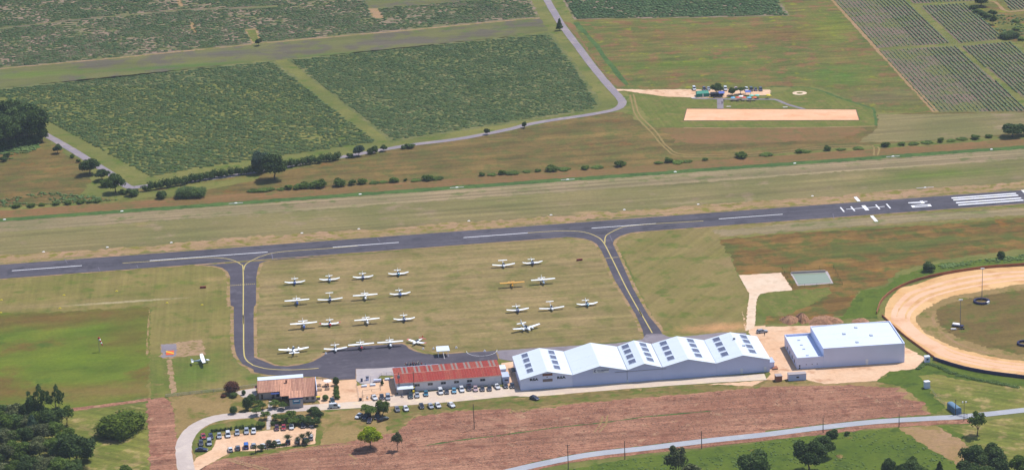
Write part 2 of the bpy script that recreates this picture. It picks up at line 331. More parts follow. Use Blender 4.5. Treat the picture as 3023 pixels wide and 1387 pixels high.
# --- far fields
sheet('vineyard_ground', [(-321.64,1369.09),(-289.35,1388.90),(-135.61,1429.96),(-65.56,1245.29),(-144.51,1211.11),(-179.58,1194.96),(-250.58,1312.68),(-297.68,1384.81)], M_vinesoil, .03, .5, 3, label='tan soil of the left vineyard')
sheet('vineyard_ground', [(-128.19,1430.71),(-49.65,1452.39),(27.95,1473.14),(40.54,1390.14),(51.35,1303.85),(47.62,1292.15),(-7.84,1267.64),(-60.39,1244.57)], M_vinesoil, .03, .5, 3, label='tan soil of the middle vineyard')
sheet('grass_strip', [(-327.34,1424.08),(-297.74,1434.80),(-231.69,1451.17),(-152.49,1472.81),(-146.52,1475.27),(-70.47,1491.77),(4.78,1510.48),(22.70,1511.11),(26.83,1477.51),(4.27,1466.60),(-70.39,1443.78),(-128.62,1431.64),(-145.47,1429.42),(-214.40,1405.17),(-289.35,1388.93),(-318.33,1379.75)], M_band, .03, .6, 3, label='grey green fallow strip between the vineyards')
sheet('vineyard_ground', [(-335.15,1423.70),(-297.56,1433.81),(-231.60,1450.49),(-152.43,1472.11),(-146.46,1474.58),(-70.45,1491.06),(4.77,1509.75),(22.31,1512.28),(18.30,1563.90),(12.87,1629.55),(-412.73,1706.27)], M_vinesoil2, .035, .5, 3, label='pinkish soil of the far vineyard')
sheet('vineyard_ground', [(37.99,1560.48),(43.30,1504.38),(160.03,1493.07),(160.11,1493.79),(174.74,1492.05),(173.26,1537.00),(171.28,1596.87),(33.22,1621.70)], M_vinesoil2, .035, .4, 3, label='soil of the vineyard beyond the rough meadow')
sheet('meadow', [(-94.82,1607.50),(-86.03,1556.82),(-78.71,1555.95),(-49.69,1560.94),(-12.75,1569.29),(5.50,1571.99),(18.04,1599.72)], M_band, .05, .6, 3, label='small green meadow among the far vines')
sheet('bare_patch', [(-85.58,1556.36),(-79.56,1555.71),(-74.96,1528.65),(-80.99,1527.82)], M_tan, .055, .4, 2, label='bare tan patch in the far vineyard')
sheet('grass_plot', [(-160.42,1511.23),(-153.12,1513.61),(-146.35,1475.24),(-151.42,1475.38),(-152.02,1472.05)], M_pale, .05, .3, 2, label='pale bare border of a small plot')
sheet('grass_plot', [(-159.12,1508.86),(-153.82,1510.14),(-148.41,1478.33),(-151.00,1478.06),(-151.97,1476.15)], M_lawn, .055, .2, 2, label='small bright green plot in the far vineyard')
for q in ([(-213.05,1609.96),(-207.81,1583.40)], [(-197.01,1537.97),(-189.88,1507.92)]): ribbon('path', q, 3.2, M_tan, .05, 2, .2, label='short bare path in the far vines')
ribbon('path', [(-324.00,1537.43),(-267.05,1557.39),(-234.00,1565.74),(-208.18,1573.20),(-172.29,1571.61),(-144.30,1572.51),(-92.27,1578.46)], 2.6, M_band, .045, 4, .3, label='grassy lane through the far vines')
ribbon('path', [(-302.28,1433.58),(-231.55,1450.15),(-152.54,1471.45)], 2.2, M_pale, .05, 4, .2, label='bare headland below the far vines')
ribbon('path', [(-146.24,1473.85),(-70.41,1490.00),(4.76,1508.66),(22.37,1511.17)], 2.2, M_pale, .05, 4, .2, label='bare headland below the far right vines')
sheet('meadow', [(43.67,1503.22),(159.95,1492.36),(160.03,1493.08),(174.66,1491.34),(174.92,1536.72),(180.33,1599.35),(212.08,1593.63),(207.18,1531.12),(214.62,1401.52),(224.35,1262.48),(220.33,1259.59),(193.68,1267.48),(187.66,1284.68),(179.88,1301.15),(172.09,1319.42),(167.22,1321.60),(156.54,1324.67),(141.92,1326.00),(141.70,1323.97),(104.35,1328.14),(61.01,1334.08),(54.30,1365.45),(46.59,1440.02)], M_rough, .03, .8, 3, label='rough weedy meadow with yellow and brown patches')
sheet('verge', [(35.42,1504.61),(42.06,1492.69),(46.72,1443.36),(56.09,1371.27),(66.53,1339.69),(62.60,1335.89),(58.68,1346.78),(48.81,1416.58),(39.36,1486.01)], M_orange, .045, .5, 3, label='orange verge beside the far road')
ribbon('ditch', [(43.82,1495.98),(51.76,1449.30),(58.80,1395.76),(66.69,1342.61)], 3.0, M_ditch, .05, 4, .4, label='green ditch beside the far road')
# right-hand vineyards
VP = [[(203.61,1578.85),(246.69,1571.16),(249.85,1523.71),(258.06,1407.59),(214.10,1403.23),(206.35,1531.26)], [(256.49,1505.65),(284.79,1508.24),(290.15,1413.94),(263.37,1406.73)],
      [(215.28,1398.18),(259.74,1401.76),(272.08,1256.07),(224.35,1262.48)], [(262.09,1399.75),(292.27,1406.98),(298.57,1316.20),(281.12,1236.36),(277.64,1255.79)],
      [(250.48,1570.48),(294.80,1562.57),(294.02,1513.02),(253.87,1512.45)], [(313.08,1559.30),(354.35,1551.93),(340.52,1489.38),(307.78,1484.00)]]
for i, q in enumerate(VP): sheet('vineyard_ground', q, M_vinesoil3, .035, .3, 3, label='stony soil of right vineyard parcel')
sheet('verge', [(205.70,1539.04),(207.34,1531.09),(215.42,1399.13),(225.89,1261.19),(222.70,1261.12),(213.15,1399.49),(204.37,1535.43)], M_tan, .05, .3, 3, label='dry headland along the right vineyards')
sheet('meadow', [(286.40,1507.96),(298.02,1507.82),(309.11,1513.42),(308.26,1480.29),(347.64,1484.49),(314.37,1337.44),(294.59,1404.96),(290.85,1415.49)], M_rough, .04, .8, 3, label='shrubby meadow beyond the right vineyards')
ribbon('path', [(295.36,1511.29),(303.20,1508.80),(304.12,1488.28),(308.40,1480.99),(323.31,1485.73)], 2.4, M_tan, .06, 4, .2, label='pale track in the far right corner')
# bowling ground
sheet('grass_court', [(65.15,1328.24),(74.33,1321.11),(102.61,1306.96),(139.12,1300.14),(139.13,1300.18),(156.16,1323.77),(163.90,1321.68),(171.21,1312.77),(180.27,1293.85),(192.25,1273.66),(192.02,1259.99),(189.72,1240.25),(166.34,1241.11),(140.00,1243.63),(119.80,1246.50),(84.56,1251.93),(77.89,1253.69),(71.18,1293.48),(66.30,1322.31)], M_lawn, .045, .4, 2, label='mown grass around the pink sand court')
sheet('sand_yard', [(58.38,1340.92),(60.28,1334.19),(74.89,1330.25),(104.26,1327.00),(90.07,1328.17),(118.06,1324.43),(143.72,1320.11),(142.66,1308.41),(122.91,1311.18),(117.55,1306.29),(102.70,1309.39),(88.98,1312.97),(84.94,1314.96),(71.58,1324.39),(64.51,1330.07),(60.01,1329.01)], M_yard, .06, .25, 1.5, label='sandy car park of the bowling ground')
COURT = sheet('sand_court', [(95.72,1287.34),(112.10,1284.51),(144.04,1279.15),(183.94,1272.72),(182.67,1251.64),(141.56,1257.30),(121.10,1259.65),(92.19,1263.81)], M_court, .075, .12, 1.5, label='long rectangle of pink sand')
mb = MB(); q = [(95.72,1287.34),(183.94,1272.72),(182.67,1251.64),(92.19,1263.81)]
for i in range(4):
    a = Vector(q[i]); b = Vector(q[(i+1) % 4]); d = (b-a).normalized(); nr = Vector((-d.y, d.x)) * .12
    mb.hexa([(*(a-nr),0),(*(b-nr),0),(*(b+nr),0),(*(a+nr),0)], [(*(a-nr),.22),(*(b-nr),.22),(*(b+nr),.22),(*(a+nr),.22)])
tag(mb.build('timber_edging', M_wood), 'low timber edging around the pink sand court', 'edging')
ribbon('path', [(115.22,1306.18),(113.30,1283.90)], 3.4, M_oldasphalt, .08, 2, label='grey path down to the sand court')
ribbon('path', [(100.25,1307.95),(113.95,1305.02),(127.60,1302.10),(141.28,1300.08),(145.18,1297.71),(149.65,1288.20),(157.28,1277.48)], 2.2, M_oldasphalt, .082, 4, label='grey path along the bowling ground')
cx, cy = (158.75,1310.54); sheet('sand_ring', [(cx + 3.9*math.cos(t), cy + 3.9*math.sin(t)) for t in np.linspace(0, 6.28, 40)[:-1]], M_pad, .07, label='pale sand ring in the grass')
sheet('grass_disc', [(cx + 1.7*math.cos(t), cy + 1.7*math.sin(t)) for t in np.linspace(0, 6.28, 28)[:-1]], M_lawn, .085, label='grass disc inside the sand ring')
ribbon('ditch', [(144.64,1325.97),(156.16,1323.77),(164.16,1321.82),(171.24,1313.04),(180.33,1294.29),(192.31,1274.09),(191.91,1260.00),(189.83,1240.24)], 1.6, M_ditch, .06, 5, .3, label='dark ditch curving round the bowling ground')
ribbon('path', [(189.55,1239.86),(166.32,1240.95),(140.00,1243.63),(119.78,1246.26),(91.17,1250.58)], 1.2, M_tan, .065, 3, .2, label='pale mown edge below the sand court')

# --- dry meadow between the roads and the runway strip
sheet('meadow', [(-287.05,1276.72),(-254.10,1270.48),(-245.29,1277.52),(-229.64,1247.65),(-215.83,1226.89),(-196.40,1182.31),(-187.83,1175.42),(-164.66,1178.35),(-135.40,1191.79),(-112.55,1201.08),(-84.90,1216.24),(-62.20,1229.63),(-35.10,1241.99),(0.04,1256.94),(28.74,1275.23),(54.23,1286.37),(64.84,1283.47),(70.48,1258.66),(77.80,1252.40),(133.04,1244.02),(132.96,1243.31),(187.88,1238.07),(193.59,1262.14),(224.08,1260.92),(269.28,1256.47),(288.70,1254.98),(278.49,1208.81),(260.47,1213.84),(196.92,1207.86),(127.79,1195.54)] +
      [RW(150,94), RW(60,94), RW(0,93), RW(-60,93), RW(-120,93), RW(-172,97), RW(-240,101), RW(-300,105)], M_meadow, .025, .8, 3, label='brown dry meadow beyond the runway strip')
sheet('meadow', [(193.59,1262.14),(220.10,1258.29),(269.01,1255.18),(288.41,1253.69),(279.03,1211.22),(260.97,1216.27),(217.62,1209.90),(176.98,1210.64),(189.72,1236.53)], M_strip, .035, .6, 3, label='olive grass beyond the strip at right')
sheet('meadow', [(78.49,1252.30),(133.04,1244.02),(133.02,1243.82),(181.08,1239.04),(184.05,1230.94),(164.30,1217.36),(130.13,1217.16),(102.18,1218.52),(85.45,1223.34)], M_orange, .035, .8, 2.5, label='orange dry grass below the sand court')
sheet('weeds', [(-217.09,1236.16),(-213.22,1238.09),(-199.90,1202.61),(-186.83,1175.60),(-178.47,1172.26),(-164.66,1178.35),(-125.57,1195.04),(-124.77,1185.65),(-162.94,1163.55),(-188.71,1160.27),(-209.74,1169.63),(-208.49,1196.75)], M_ground, .035, .8, 2.5, label='green weedy corner by the road bend')
sheet('scrub', [(-274.83,1260.30),(-256.72,1272.49),(-246.03,1271.00),(-245.45,1259.48),(-251.79,1257.12),(-261.64,1252.04),(-272.34,1247.13)], M_ditch, .035, .8, 2, label='green scrub at the foot of the dark wood')
for q in ([(69.22,1321.87),(70.01,1280.01),(76.07,1247.47),(80.76,1215.33),(89.83,1200.69),(128.17,1199.04),(156.03,1206.18),(178.87,1204.97),(182.56,1202.50),(180.60,1187.11)], [(67.31,1320.73),(68.07,1277.60),(74.09,1243.89),(78.99,1214.34),(88.22,1197.31),(127.78,1195.49),(155.59,1202.83),(178.38,1201.62),(184.90,1200.96),(182.36,1186.87)]):
    ribbon('track', q, .9, M_track2, .055, 6, .1, label='wheel track across the dry meadow')
band('runway_strip', -330, 330, 11, 62, M_strip, .03, .6, 'mown runway strip beyond the runway')
band('hay_band', -330, 330, 60, 77.5, M_hay, .04, .8, 'pale cut hay along the strip')
band('worn_verge', -330, 330, 13, 24, M_pale, .05, .9, 'worn pale verge beyond the runway', 1.2)
band('ditch', -330, 330, 77, 82.5, M_ditch, .06, .35, 'bright green ditch line beyond the strip', .2)
band('bank', -330, 330, 82.3, 95, M_orange, .05, .4, 'orange brown bank beyond the ditch', .3)

# --- the near side of the runway
sheet('meadow', [RW(-330,-8), RW(-134,-8)] + [(-125.50,1042.45),(-120.62,1000.39),(-113.58,938.23),(-109.69,920.27),(-102.08,904.60),(-135.18,897.66),(-142.95,898.46),(-154.55,1003.25),(-218.52,1001.52),(-268.21,997.24)], M_mownleft, .03, .5, 2, label='mown grass left of the taxiway')
sheet('wild_grass', [(-267.98,996.23),(-218.70,1002.53),(-184.76,1001.68),(-155.65,1003.87),(-148.32,950.99),(-142.90,900.52),(-172.61,887.26),(-196.24,879.70),(-237.03,860.59)], M_bright, .04, .8, 2, label='bright green wild grass with the windsock')
sheet('wheel_worn_grass', [(-155.12,1000.31),(-154.15,998.51),(-151.00,965.50),(-148.68,945.03),(-149.51,945.12),(-151.56,965.56)], M_pale, .05, .2, 2, label='pale worn line along the wild grass')
sheet('verge', [(-147.86,944.94),(-141.25,948.83),(-134.86,903.94),(-135.58,899.10),(-141.55,899.02)], M_lawn, .05, .4, 2, label='green mown strip by the brown track')
sheet('meadow', [RW(-117,-8)] + [(-112.03,1061.64),(-69.39,1063.21),(2.05,1073.82),(34.45,1074.45)] + [(40.49,1049.95),(57.98,944.47),(41.73,940.31),(-1.47,932.84),(-31.61,933.86),(-45.40,944.36),(-74.71,938.51),(-88.22,926.68),(-101.49,934.71),(-105.74,950.93),(-113.01,1035.63)], M_mown, .03, .3, 2, label='tan mown grass where the aircraft park')
sheet('meadow', [(45.92,1066.80),(50.05,1076.04),(59.48,1080.40),(115.78,1084.75),(116.00,1086.76),(172.07,1090.84),(253.75,1096.89),(250.22,1080.93),(114.30,1071.06),(92.58,1066.89),(95.06,1041.84),(96.12,1016.21),(98.81,991.49),(95.54,964.90),(94.56,960.63),(93.51,944.87),(58.78,945.58),(55.97,969.36),(50.54,1030.60)], M_mownright, .03, .4, 2, label='mown grass right of the second taxiway')
sheet('worn_verge', [(89.91,1078.01),(115.35,1080.80),(115.57,1082.79),(178.12,1090.07),(235.70,1094.02),(253.53,1095.88),(251.10,1084.88),(194.87,1079.86),(114.30,1071.06),(92.75,1068.81)], M_hay, .042, .8, 2, label='pale mown verge below the runway')
sheet('meadow', [(92.40,1064.97),(113.94,1067.76),(114.09,1069.13),(175.30,1072.35),(232.62,1079.12),(256.63,1082.15),(244.28,1027.56),(223.63,1035.63),(185.35,1025.47),(165.88,1013.34),(156.15,995.17),(145.10,989.59),(135.39,960.46),(101.55,953.44),(101.98,963.02),(99.04,966.60),(101.09,986.13),(105.68,991.55),(117.18,992.82),(108.39,1016.57),(96.98,1016.10),(95.06,1041.84)], M_redmeadow, .04, .6, 2, label='reddish rough meadow by the pond')
sheet('lawn', [(101.59,987.28),(106.89,991.73),(117.66,993.03),(127.89,993.67),(132.94,995.28),(133.18,987.97),(120.42,972.32),(109.24,961.77),(100.93,963.05),(99.01,964.99)], M_lawn, .05, .5, 1.5, label='dark green grass between pad and earth heaps')
sheet('verge', [(245.09,1031.16),(221.77,1026.59),(196.46,1022.32),(183.28,1020.26),(164.77,1006.38),(155.63,991.79),(145.10,989.59),(134.85,960.52),(132.62,956.36),(147.20,954.73),(151.44,975.37),(159.27,989.65),(172.65,1001.94),(188.53,1010.66),(219.56,1015.93),(241.46,1015.12)], M_green, .05, .5, 1.5, label='green bank outside the dirt track')

# --- taxiways, apron, runway
TAXI = [(-144.44,1056.01),(-138.48,1056.42),(-133.56,1055.27),(-128.99,1051.57),(-126.07,1046.06),(-124.28,1038.56),(-121.73,1011.72),(-120.50,1001.31),(-119.01,999.44),(-118.03,988.94),(-114.55,953.66),(-112.45,941.13),(-109.10,930.98),(-104.25,924.53),(-103.68,921.53),(-98.08,918.02),(-85.65,914.53),(-77.68,913.69),(-70.09,909.72),(-62.98,909.55),(-63.53,920.95),(-53.66,919.90),(-47.85,920.75),(-25.02,921.27),(-7.20,924.55),(-8.48,935.52),(-7.93,934.99),(-22.01,933.97),(-27.25,933.41),(-31.86,932.73),(-34.60,933.62),(-36.73,935.26),(-32.35,932.87),(-36.31,934.40),(-40.33,937.43),(-43.06,941.07),(-44.49,944.98),(-46.14,946.82),(-59.13,946.20),(-67.86,945.57),(-72.30,944.25),(-75.33,941.59),(-77.41,936.62),(-80.98,930.76),(-86.24,927.32),(-90.87,926.37),(-95.92,927.63),(-105.10,938.06),(-105.75,944.98),(-109.62,988.00),(-110.36,998.46),(-109.71,1000.93),(-112.69,1037.20),(-112.94,1046.35),(-112.83,1055.60),(-109.53,1059.32),(-104.86,1061.21),(-94.66,1061.87),(-79.61,1062.52)]
TAXI2 = [(22.62,1077.46),(27.44,1075.50),(32.25,1073.53),(35.74,1069.60),(37.94,1064.50),(39.35,1055.72),(40.61,1044.30),(43.28,1014.96),(46.27,995.50),(49.89,970.04),(51.51,951.08),(51.57,943.26),(59.32,945.52),(58.23,953.50),(54.86,969.48),(50.65,1002.21),(47.11,1043.52),(45.05,1064.01),(45.74,1069.15),(48.77,1074.83),(53.26,1078.80),(59.51,1080.80),(65.69,1081.61)]
def grow(pts, d):
    out = []; n = len(pts); A = sum(pts[i][0]*pts[(i+1) % n][1] - pts[(i+1) % n][0]*pts[i][1] for i in range(n)); sg = 1 if A > 0 else -1
    for i in range(n):
        a = Vector(pts[i-1]); b = Vector(pts[i]); c_ = Vector(pts[(i+1) % n]); e1 = (b-a).normalized(); e2 = (c_-b).normalized(); t = (e1+e2)
        t = t.normalized() if t.length > .2 else e1
        out.append((b.x + t.y*d*sg, b.y - t.x*d*sg))
    return out
sheet('taxiway_shoulder', grow(TAXI, 1.4), M_pale, .055, .25, 1.5, label='pale worn shoulder of the left taxiway and apron')
sheet('taxiway_shoulder', grow(TAXI2, 1.4), M_pale, .055, .25, 1.5, label='pale worn shoulder of the right taxiway')
sheet('taxiway_and_apron', TAXI, M_apron, .075, .05, 1.5, label='dark asphalt taxiway and apron')
sheet('taxiway', TAXI2, M_apron, .075, .05, 1.5, label='dark asphalt taxiway on the right')
sheet('service_road', [(-7.83,934.98),(4.82,935.81),(0.90,935.71),(19.87,936.93),(39.93,938.03),(50.83,941.51),(52.57,946.99),(58.88,946.97),(61.62,942.65),(69.57,943.11),(83.81,945.90),(92.52,944.26),(93.20,939.51),(82.89,936.01),(64.28,934.75),(47.86,930.65),(27.79,924.56),(2.78,922.59),(-1.59,921.90),(-1.57,922.29),(-6.74,925.46)], M_oldasphalt, .085, .1, 1.5, label='grey service road behind the hangars')
a = [RW(s, -8.9) for s in range(-420, 431, 10)]; b = [RW(s, 11.2) for s in range(430, -421, -10)]
sheet('runway_shoulder', [RW(-420,-9.9), RW(430,-9.9), RW(430,12.1), RW(-420,12.1)], M_pale, .07, .2, 1.2, label='pale edge of the runway')
RUN = sheet('runway', a + b, M_asphalt, .095, .06, 2, label='dark asphalt runway with white markings')
def mark(s0, s1, t0, t1, mat=M_white, z=.104, name='runway_marking'):
    me = bpy.data.meshes.new(name); me.from_pydata([(*RW(s0,t0),z), (*RW(s1,t0),z), (*RW(s1,t1),z), (*RW(s0,t1),z)], [], [(0,1,2,3)]); me.materials.append(mat)
    o = link(name, me, None, RUN); return o
for s0, s1 in ((-224.7,-193.7), (-163.6,-110.8), (-81.4,-51.4), (-21.9,7.6), (37.1,67), (96.3,126.3), (-284.7,-254.7), (-344.7,-314.7)): mark(s0, s1, 1.0, 1.55)
for s in (154.5, 159.5, 171.3, 176.4): mark(s-.32, s+.32, -1.7, 5.3)
mark(156.3, 174.6, 1.42, 1.95, z=.107); mark(164.5, 166.3, -2, 5.5, z=.11)
for t0, t1 in ((6.1,7.6), (3.0,4.6), (-1.4,.2), (-4.8,-3.3)): mark(207.9, 239, t0, t1)
mark(242.7, 244.5, -8.6, 11)
for t0, t1 in ((12.2,19.2), (-19.3,-10.4)):
    o = mark(164.4, 165.9, t0, t1, z=.10, name='touchdown_marker')
def stroke(poly, z=.108): # number strokes; s runs right, t away
    me = bpy.data.meshes.new('runway_number'); me.from_pydata([(*RW(s,t),z) for s, t in poly], [], [tuple(range(len(poly)))]); me.materials.append(M_white); link('runway_number', me, None, RUN)
s0, s1 = 186.5, 195.7
for pl in ([(s0,-3.0),(s1,-3.0),(s1,-2.1),(s0,-2.1)], [(s0,-.7),(s1,-.7),(s1,.2),(s0,.2)], [(s0,-2.1),(s0+1.4,-2.1),(s0+1.4,-.7),(s0,-.7)], [(s1-1.4,-2.1),(s1,-2.1),(s1,-.7),(s1-1.4,-.7)]): stroke(pl)
for pl in ([(s0,4.1),(s1,4.1),(s1,5.0),(s0,5.0)], [(192.4,2.0),(193.9,2.0),(193.9,4.1),(192.4,4.1)], [(192.4,5.0),(193.9,5.0),(193.9,5.9),(192.4,5.9)], [(192.4,2.0),(192.4,2.9),(188.0,4.1),(186.5,4.1)]): stroke(pl, .106)
TX = [([(-113.00,977.21),(-119.15,1045.25),(-121.29,1055.67),(-127.13,1063.32),(-135.93,1066.65),(-145.60,1066.48),(-160.52,1064.68),(-174.88,1063.57)], .45), ([(-119.17,1046.17),(-118.72,1055.74),(-114.43,1063.87),(-112.49,1065.92),(-108.52,1069.25),(-101.39,1071.45),(-81.44,1073.46),(-69.96,1075.54)], .45),
      ([(-113.97,988.49),(-112.85,977.33),(-109.86,945.43),(-107.98,935.36),(-105.27,930.13),(-104.29,928.68),(-98.60,924.52),(-90.46,922.48),(-83.55,922.48),(-78.26,922.95)], .5),
      ([(7.16,1084.71),(16.72,1085.51),(24.72,1085.51),(32.61,1082.74),(37.85,1076.17),(40.80,1067.43),(43.57,1043.94),(47.85,1003.40),(52.10,969.79),(51.60,975.24),(55.15,948.32)], .45), ([(41.49,1065.41),(42.15,1074.08),(44.11,1079.34),(50.68,1087.68),(56.97,1089.70),(66.31,1090.95),(88.06,1092.27)], .45)]
for q, wd in TX: tag(ribbon('taxi_line', PLS(q), wd, M_yellow, .114, 6), 'yellow taxi line painted on the asphalt')
for q in ([(-122.94,1026.93),(-112.04,1028.15)], [(40.72,1044.10),(46.74,1045.43)]):
    (x0, y0), (x1, y1) = PLS(q); k = 26
    for i in range(k):
        if i % 2 == 0: ribbon('holding_line', [(x0+(x1-x0)*i/k, y0+(y1-y0)*i/k), (x0+(x1-x0)*(i+.9)/k, y0+(y1-y0)*(i+.9)/k)], .8, M_yellow, .118, 0)
cx, cy = (-13.82,935.63); ribbon('painted_circle', [(cx + 6.1*math.cos(t), cy + 6.1*math.sin(t)) for t in np.linspace(math.pi*1.0, math.pi*2.02, 24)], .15, M_white, .118, 0, label='white painted arc on the apron')
for q in ([(-202.34,1072.92),(-200.04,1066.01)], [(-185.09,1058.98),(-183.30,1052.83)], [(-168.11,1060.32),(-166.88,1055.52)], [(-61.50,1085.47),(-60.05,1079.79)], [(-108.59,1070.21),(-107.22,1060.55)], [(32.24,1073.34),(36.02,1076.20)], [(39.12,1063.77),(41.57,1064.44)], [(44.29,1076.75),(45.02,1066.91)], [(148.03,1095.93),(147.56,1087.84)]): ribbon('crack_seal', PLS(q), .25, M_seal, .1, 0, .05, label='pale sealed crack in the asphalt')
sheet('concrete_apron', [(-63.41,920.44),(-54.11,920.39),(-48.42,921.01),(-47.60,911.99),(-53.29,912.59),(-54.22,909.87),(-56.04,904.10),(-60.92,904.61),(-62.61,907.94)], M_slab, .1, .05, 2, label='pale concrete fuelling apron')

# --- yards and roads in the foreground
sheet('courtyard', [(-78.88,911.65),(-71.14,909.83),(-68.98,908.74),(-62.72,909.52),(-62.37,902.06),(-47.54,911.24),(-46.31,889.19),(-43.69,887.54),(-60.51,884.46),(-74.82,883.88),(-77.41,892.40)], M_yard, .065, .2, 1.5, label='sandy courtyard by the clubhouse')
sheet('courtyard', [(-6.15,921.05),(-1.16,922.25),(0.87,891.14),(-1.57,889.76),(-3.58,889.97),(-5.84,907.90)], M_yard, .066, .2, 1.5, label='sandy gap between the hangars')
sheet('yard_grass', [(-134.71,898.31),(-100.97,905.38),(-100.77,906.07),(-77.41,892.40),(-73.43,877.63),(-49.05,879.20),(-2.57,883.31),(21.87,886.99),(94.85,891.55),(110.18,890.38),(136.35,886.23),(144.67,880.48),(148.36,871.85),(152.20,850.12),(94.14,885.04),(47.05,878.88),(21.45,875.38),(-4.02,867.90),(-23.51,872.55),(-38.60,868.74),(-45.68,853.75),(-61.75,847.29),(-73.39,844.01),(-96.41,837.28),(-98.12,836.83),(-114.05,825.90),(-121.67,812.60),(-126.45,849.61),(-130.66,881.42)], M_yardgrass, .04, .5, 1.5, label='dry trodden grass around the car parks')
sheet('lawn', [(-45.03,880.83),(-2.58,882.62),(26.98,886.46),(94.82,891.27),(94.44,887.80),(47.09,879.56),(16.39,875.90),(-3.98,871.91),(-23.52,873.90),(-38.62,869.41),(-43.37,859.35),(-49.19,854.75),(-50.78,870.64)], M_verge2, .045, .8, 1.5, label='trodden green verge along the access road')
sheet('lawn', [(-117.41,837.25),(-119.88,846.33),(-121.06,855.18),(-119.95,861.72),(-115.22,867.98),(-106.91,871.69),(-100.12,873.58),(-94.22,865.32),(-97.37,861.70),(-106.00,862.00),(-112.40,859.29),(-112.31,852.12),(-111.96,844.48)], M_lawn, .05, .2, 1.5, label='green lawn island in the car park loop')
sheet('car_park', [(-117.93,833.34),(-117.41,837.25),(-112.36,844.24),(-111.67,852.05),(-111.90,856.47),(-105.63,858.07),(-97.22,860.01),(-86.66,862.31),(-78.14,863.70),(-75.36,860.62),(-74.89,846.25),(-85.35,844.56),(-95.68,841.81),(-104.13,842.10),(-107.91,837.66),(-112.25,830.95),(-114.97,825.23),(-118.11,825.53)], M_yard, .06, .15, 1.5, label='sandy car park below the clubhouse')
sheet('lawn', [(-75.97,863.49),(-74.08,867.82),(-72.27,859.20),(-73.15,845.53),(-83.10,842.73),(-95.36,838.03),(-105.69,836.38),(-104.08,841.55),(-95.70,842.08),(-85.35,844.56),(-74.89,846.25)], M_lawn, .055, .3, 1.5, label='grass edge below the car park')
ribbon('loop_road', [(-117.46,817.77),(-120.65,831.50),(-123.10,847.73),(-122.93,857.57),(-120.88,866.29),(-116.57,872.67),(-111.64,875.60),(-105.17,876.39),(-98.68,877.17),(-89.94,880.66),(-73.70,882.12)], 6.0, M_concrete, .075, 6, .08, label='pale concrete loop road')
ribbon('access_road', [(-75.73,881.92),(-61.46,882.78),(-49.19,883.16),(-33.87,884.47),(-18.50,886.32),(-2.51,888.82),(6.47,887.62),(27.14,890.20),(47.89,892.39),(73.90,894.60),(95.27,895.47)], 6.6, M_hardroad, .08, 6, .08, label='pale concrete road along the hangars')
sheet('sand_yard', [(93.88,970.46),(93.37,954.35),(94.26,941.67),(95.55,938.43),(97.58,898.08),(94.89,891.97),(73.50,889.99),(89.14,886.27),(94.89,891.99),(110.23,890.80),(116.75,885.48),(136.46,886.92),(143.03,896.15),(154.19,897.83),(158.93,908.95),(153.34,921.45),(150.73,952.73),(133.69,948.28),(118.11,950.02),(101.21,950.31),(101.38,951.87),(96.79,951.59),(101.17,984.45),(102.53,989.33),(106.92,992.09),(117.45,993.27),(115.00,1016.26),(96.73,1014.93),(98.91,990.47),(97.30,980.61),(92.63,946.02)], M_yard, .07, .25, 1.5, label='sandy yard around the white hangar')
sheet('limestone_pad', [(96.82,1014.62),(114.97,1016.04),(117.24,993.59),(106.91,991.95),(103.32,989.97),(101.37,985.15),(96.77,950.24),(92.77,946.33),(97.42,981.31),(98.94,990.47)], M_pad, .078, .15, 1.5, label='pale limestone pad and track')
sheet('ploughed_field', [(-112.22,830.69),(-107.70,835.52),(-95.29,837.23),(-83.00,841.37),(-72.66,844.40),(-73.39,844.01),(-61.75,847.29),(-45.69,854.01),(-38.60,868.74),(-23.51,872.55),(-2.69,873.12),(-4.01,868.30),(21.46,875.65),(47.05,878.88),(94.14,885.04),(94.19,885.47),(124.71,883.68),(139.44,879.64),(144.41,878.85),(141.81,875.26),(146.79,874.06),(143.24,868.30),(150.99,863.47),(151.04,860.79),(147.92,857.12),(151.73,851.73),(129.88,849.77),(89.50,842.23),(89.29,840.32),(63.95,836.52),(44.21,832.83),(24.62,829.18),(7.53,822.89),(-4.55,816.59),(-18.85,809.89),(-92.36,804.02),(-121.47,806.76),(-116.84,823.34)], M_plough, .06, .35, 1.2, label='reddish ploughed field')
for q in ([(31.00,862.36),(30.20,855.88),(27.34,847.12)], [(33.03,862.82),(31.88,854.41),(29.30,846.93)], [(-97.23,835.50),(-81.97,840.22),(-61.65,845.13)], [(-62.16,835.80),(-58.99,830.56)], [(-105.48,834.24),(-98.73,828.86),(-92.12,824.33)], [(-103.82,834.35),(-96.68,829.19),(-90.08,824.65)]): ribbon('tyre_track', PLS(q), .7, M_tan, .068, 5, .1, label='pale tyre track in the ploughed field')
ribbon('weed_strip', [(-4.22,848.34),(15.69,853.44),(30.70,855.83),(45.86,859.54),(71.14,862.93)], .8, M_ditch, .066, 5, .25, label='thin weedy line across the ploughed field')
ribbon('weed_strip', [(-34.48,840.57),(-23.24,843.87),(-2.98,848.22)], .7, M_ditch, .066, 5, .25, label='weedy furrow left of the ploughed field')
ribbon('grass_verge', [(-18.85,810.48),(-4.59,812.66),(7.42,818.07),(24.40,823.69),(43.87,827.30),(68.41,831.70),(88.75,835.32),(108.64,838.42),(128.74,842.14),(148.58,843.36),(168.34,843.95)], 4.0, M_plough, .05, 5, .3, label='bare strip below the grey road')
sheet('green_field', [(9.56,808.36),(15.88,813.43),(33.84,820.10),(63.14,826.65),(88.44,832.47),(88.45,832.49),(108.40,836.54),(137.52,840.24),(144.90,821.73),(153.21,804.05),(155.25,775.20),(81.79,771.01),(13.34,777.29)], M_green, .055, .5, 1.5, label='green rough field below the grey road')
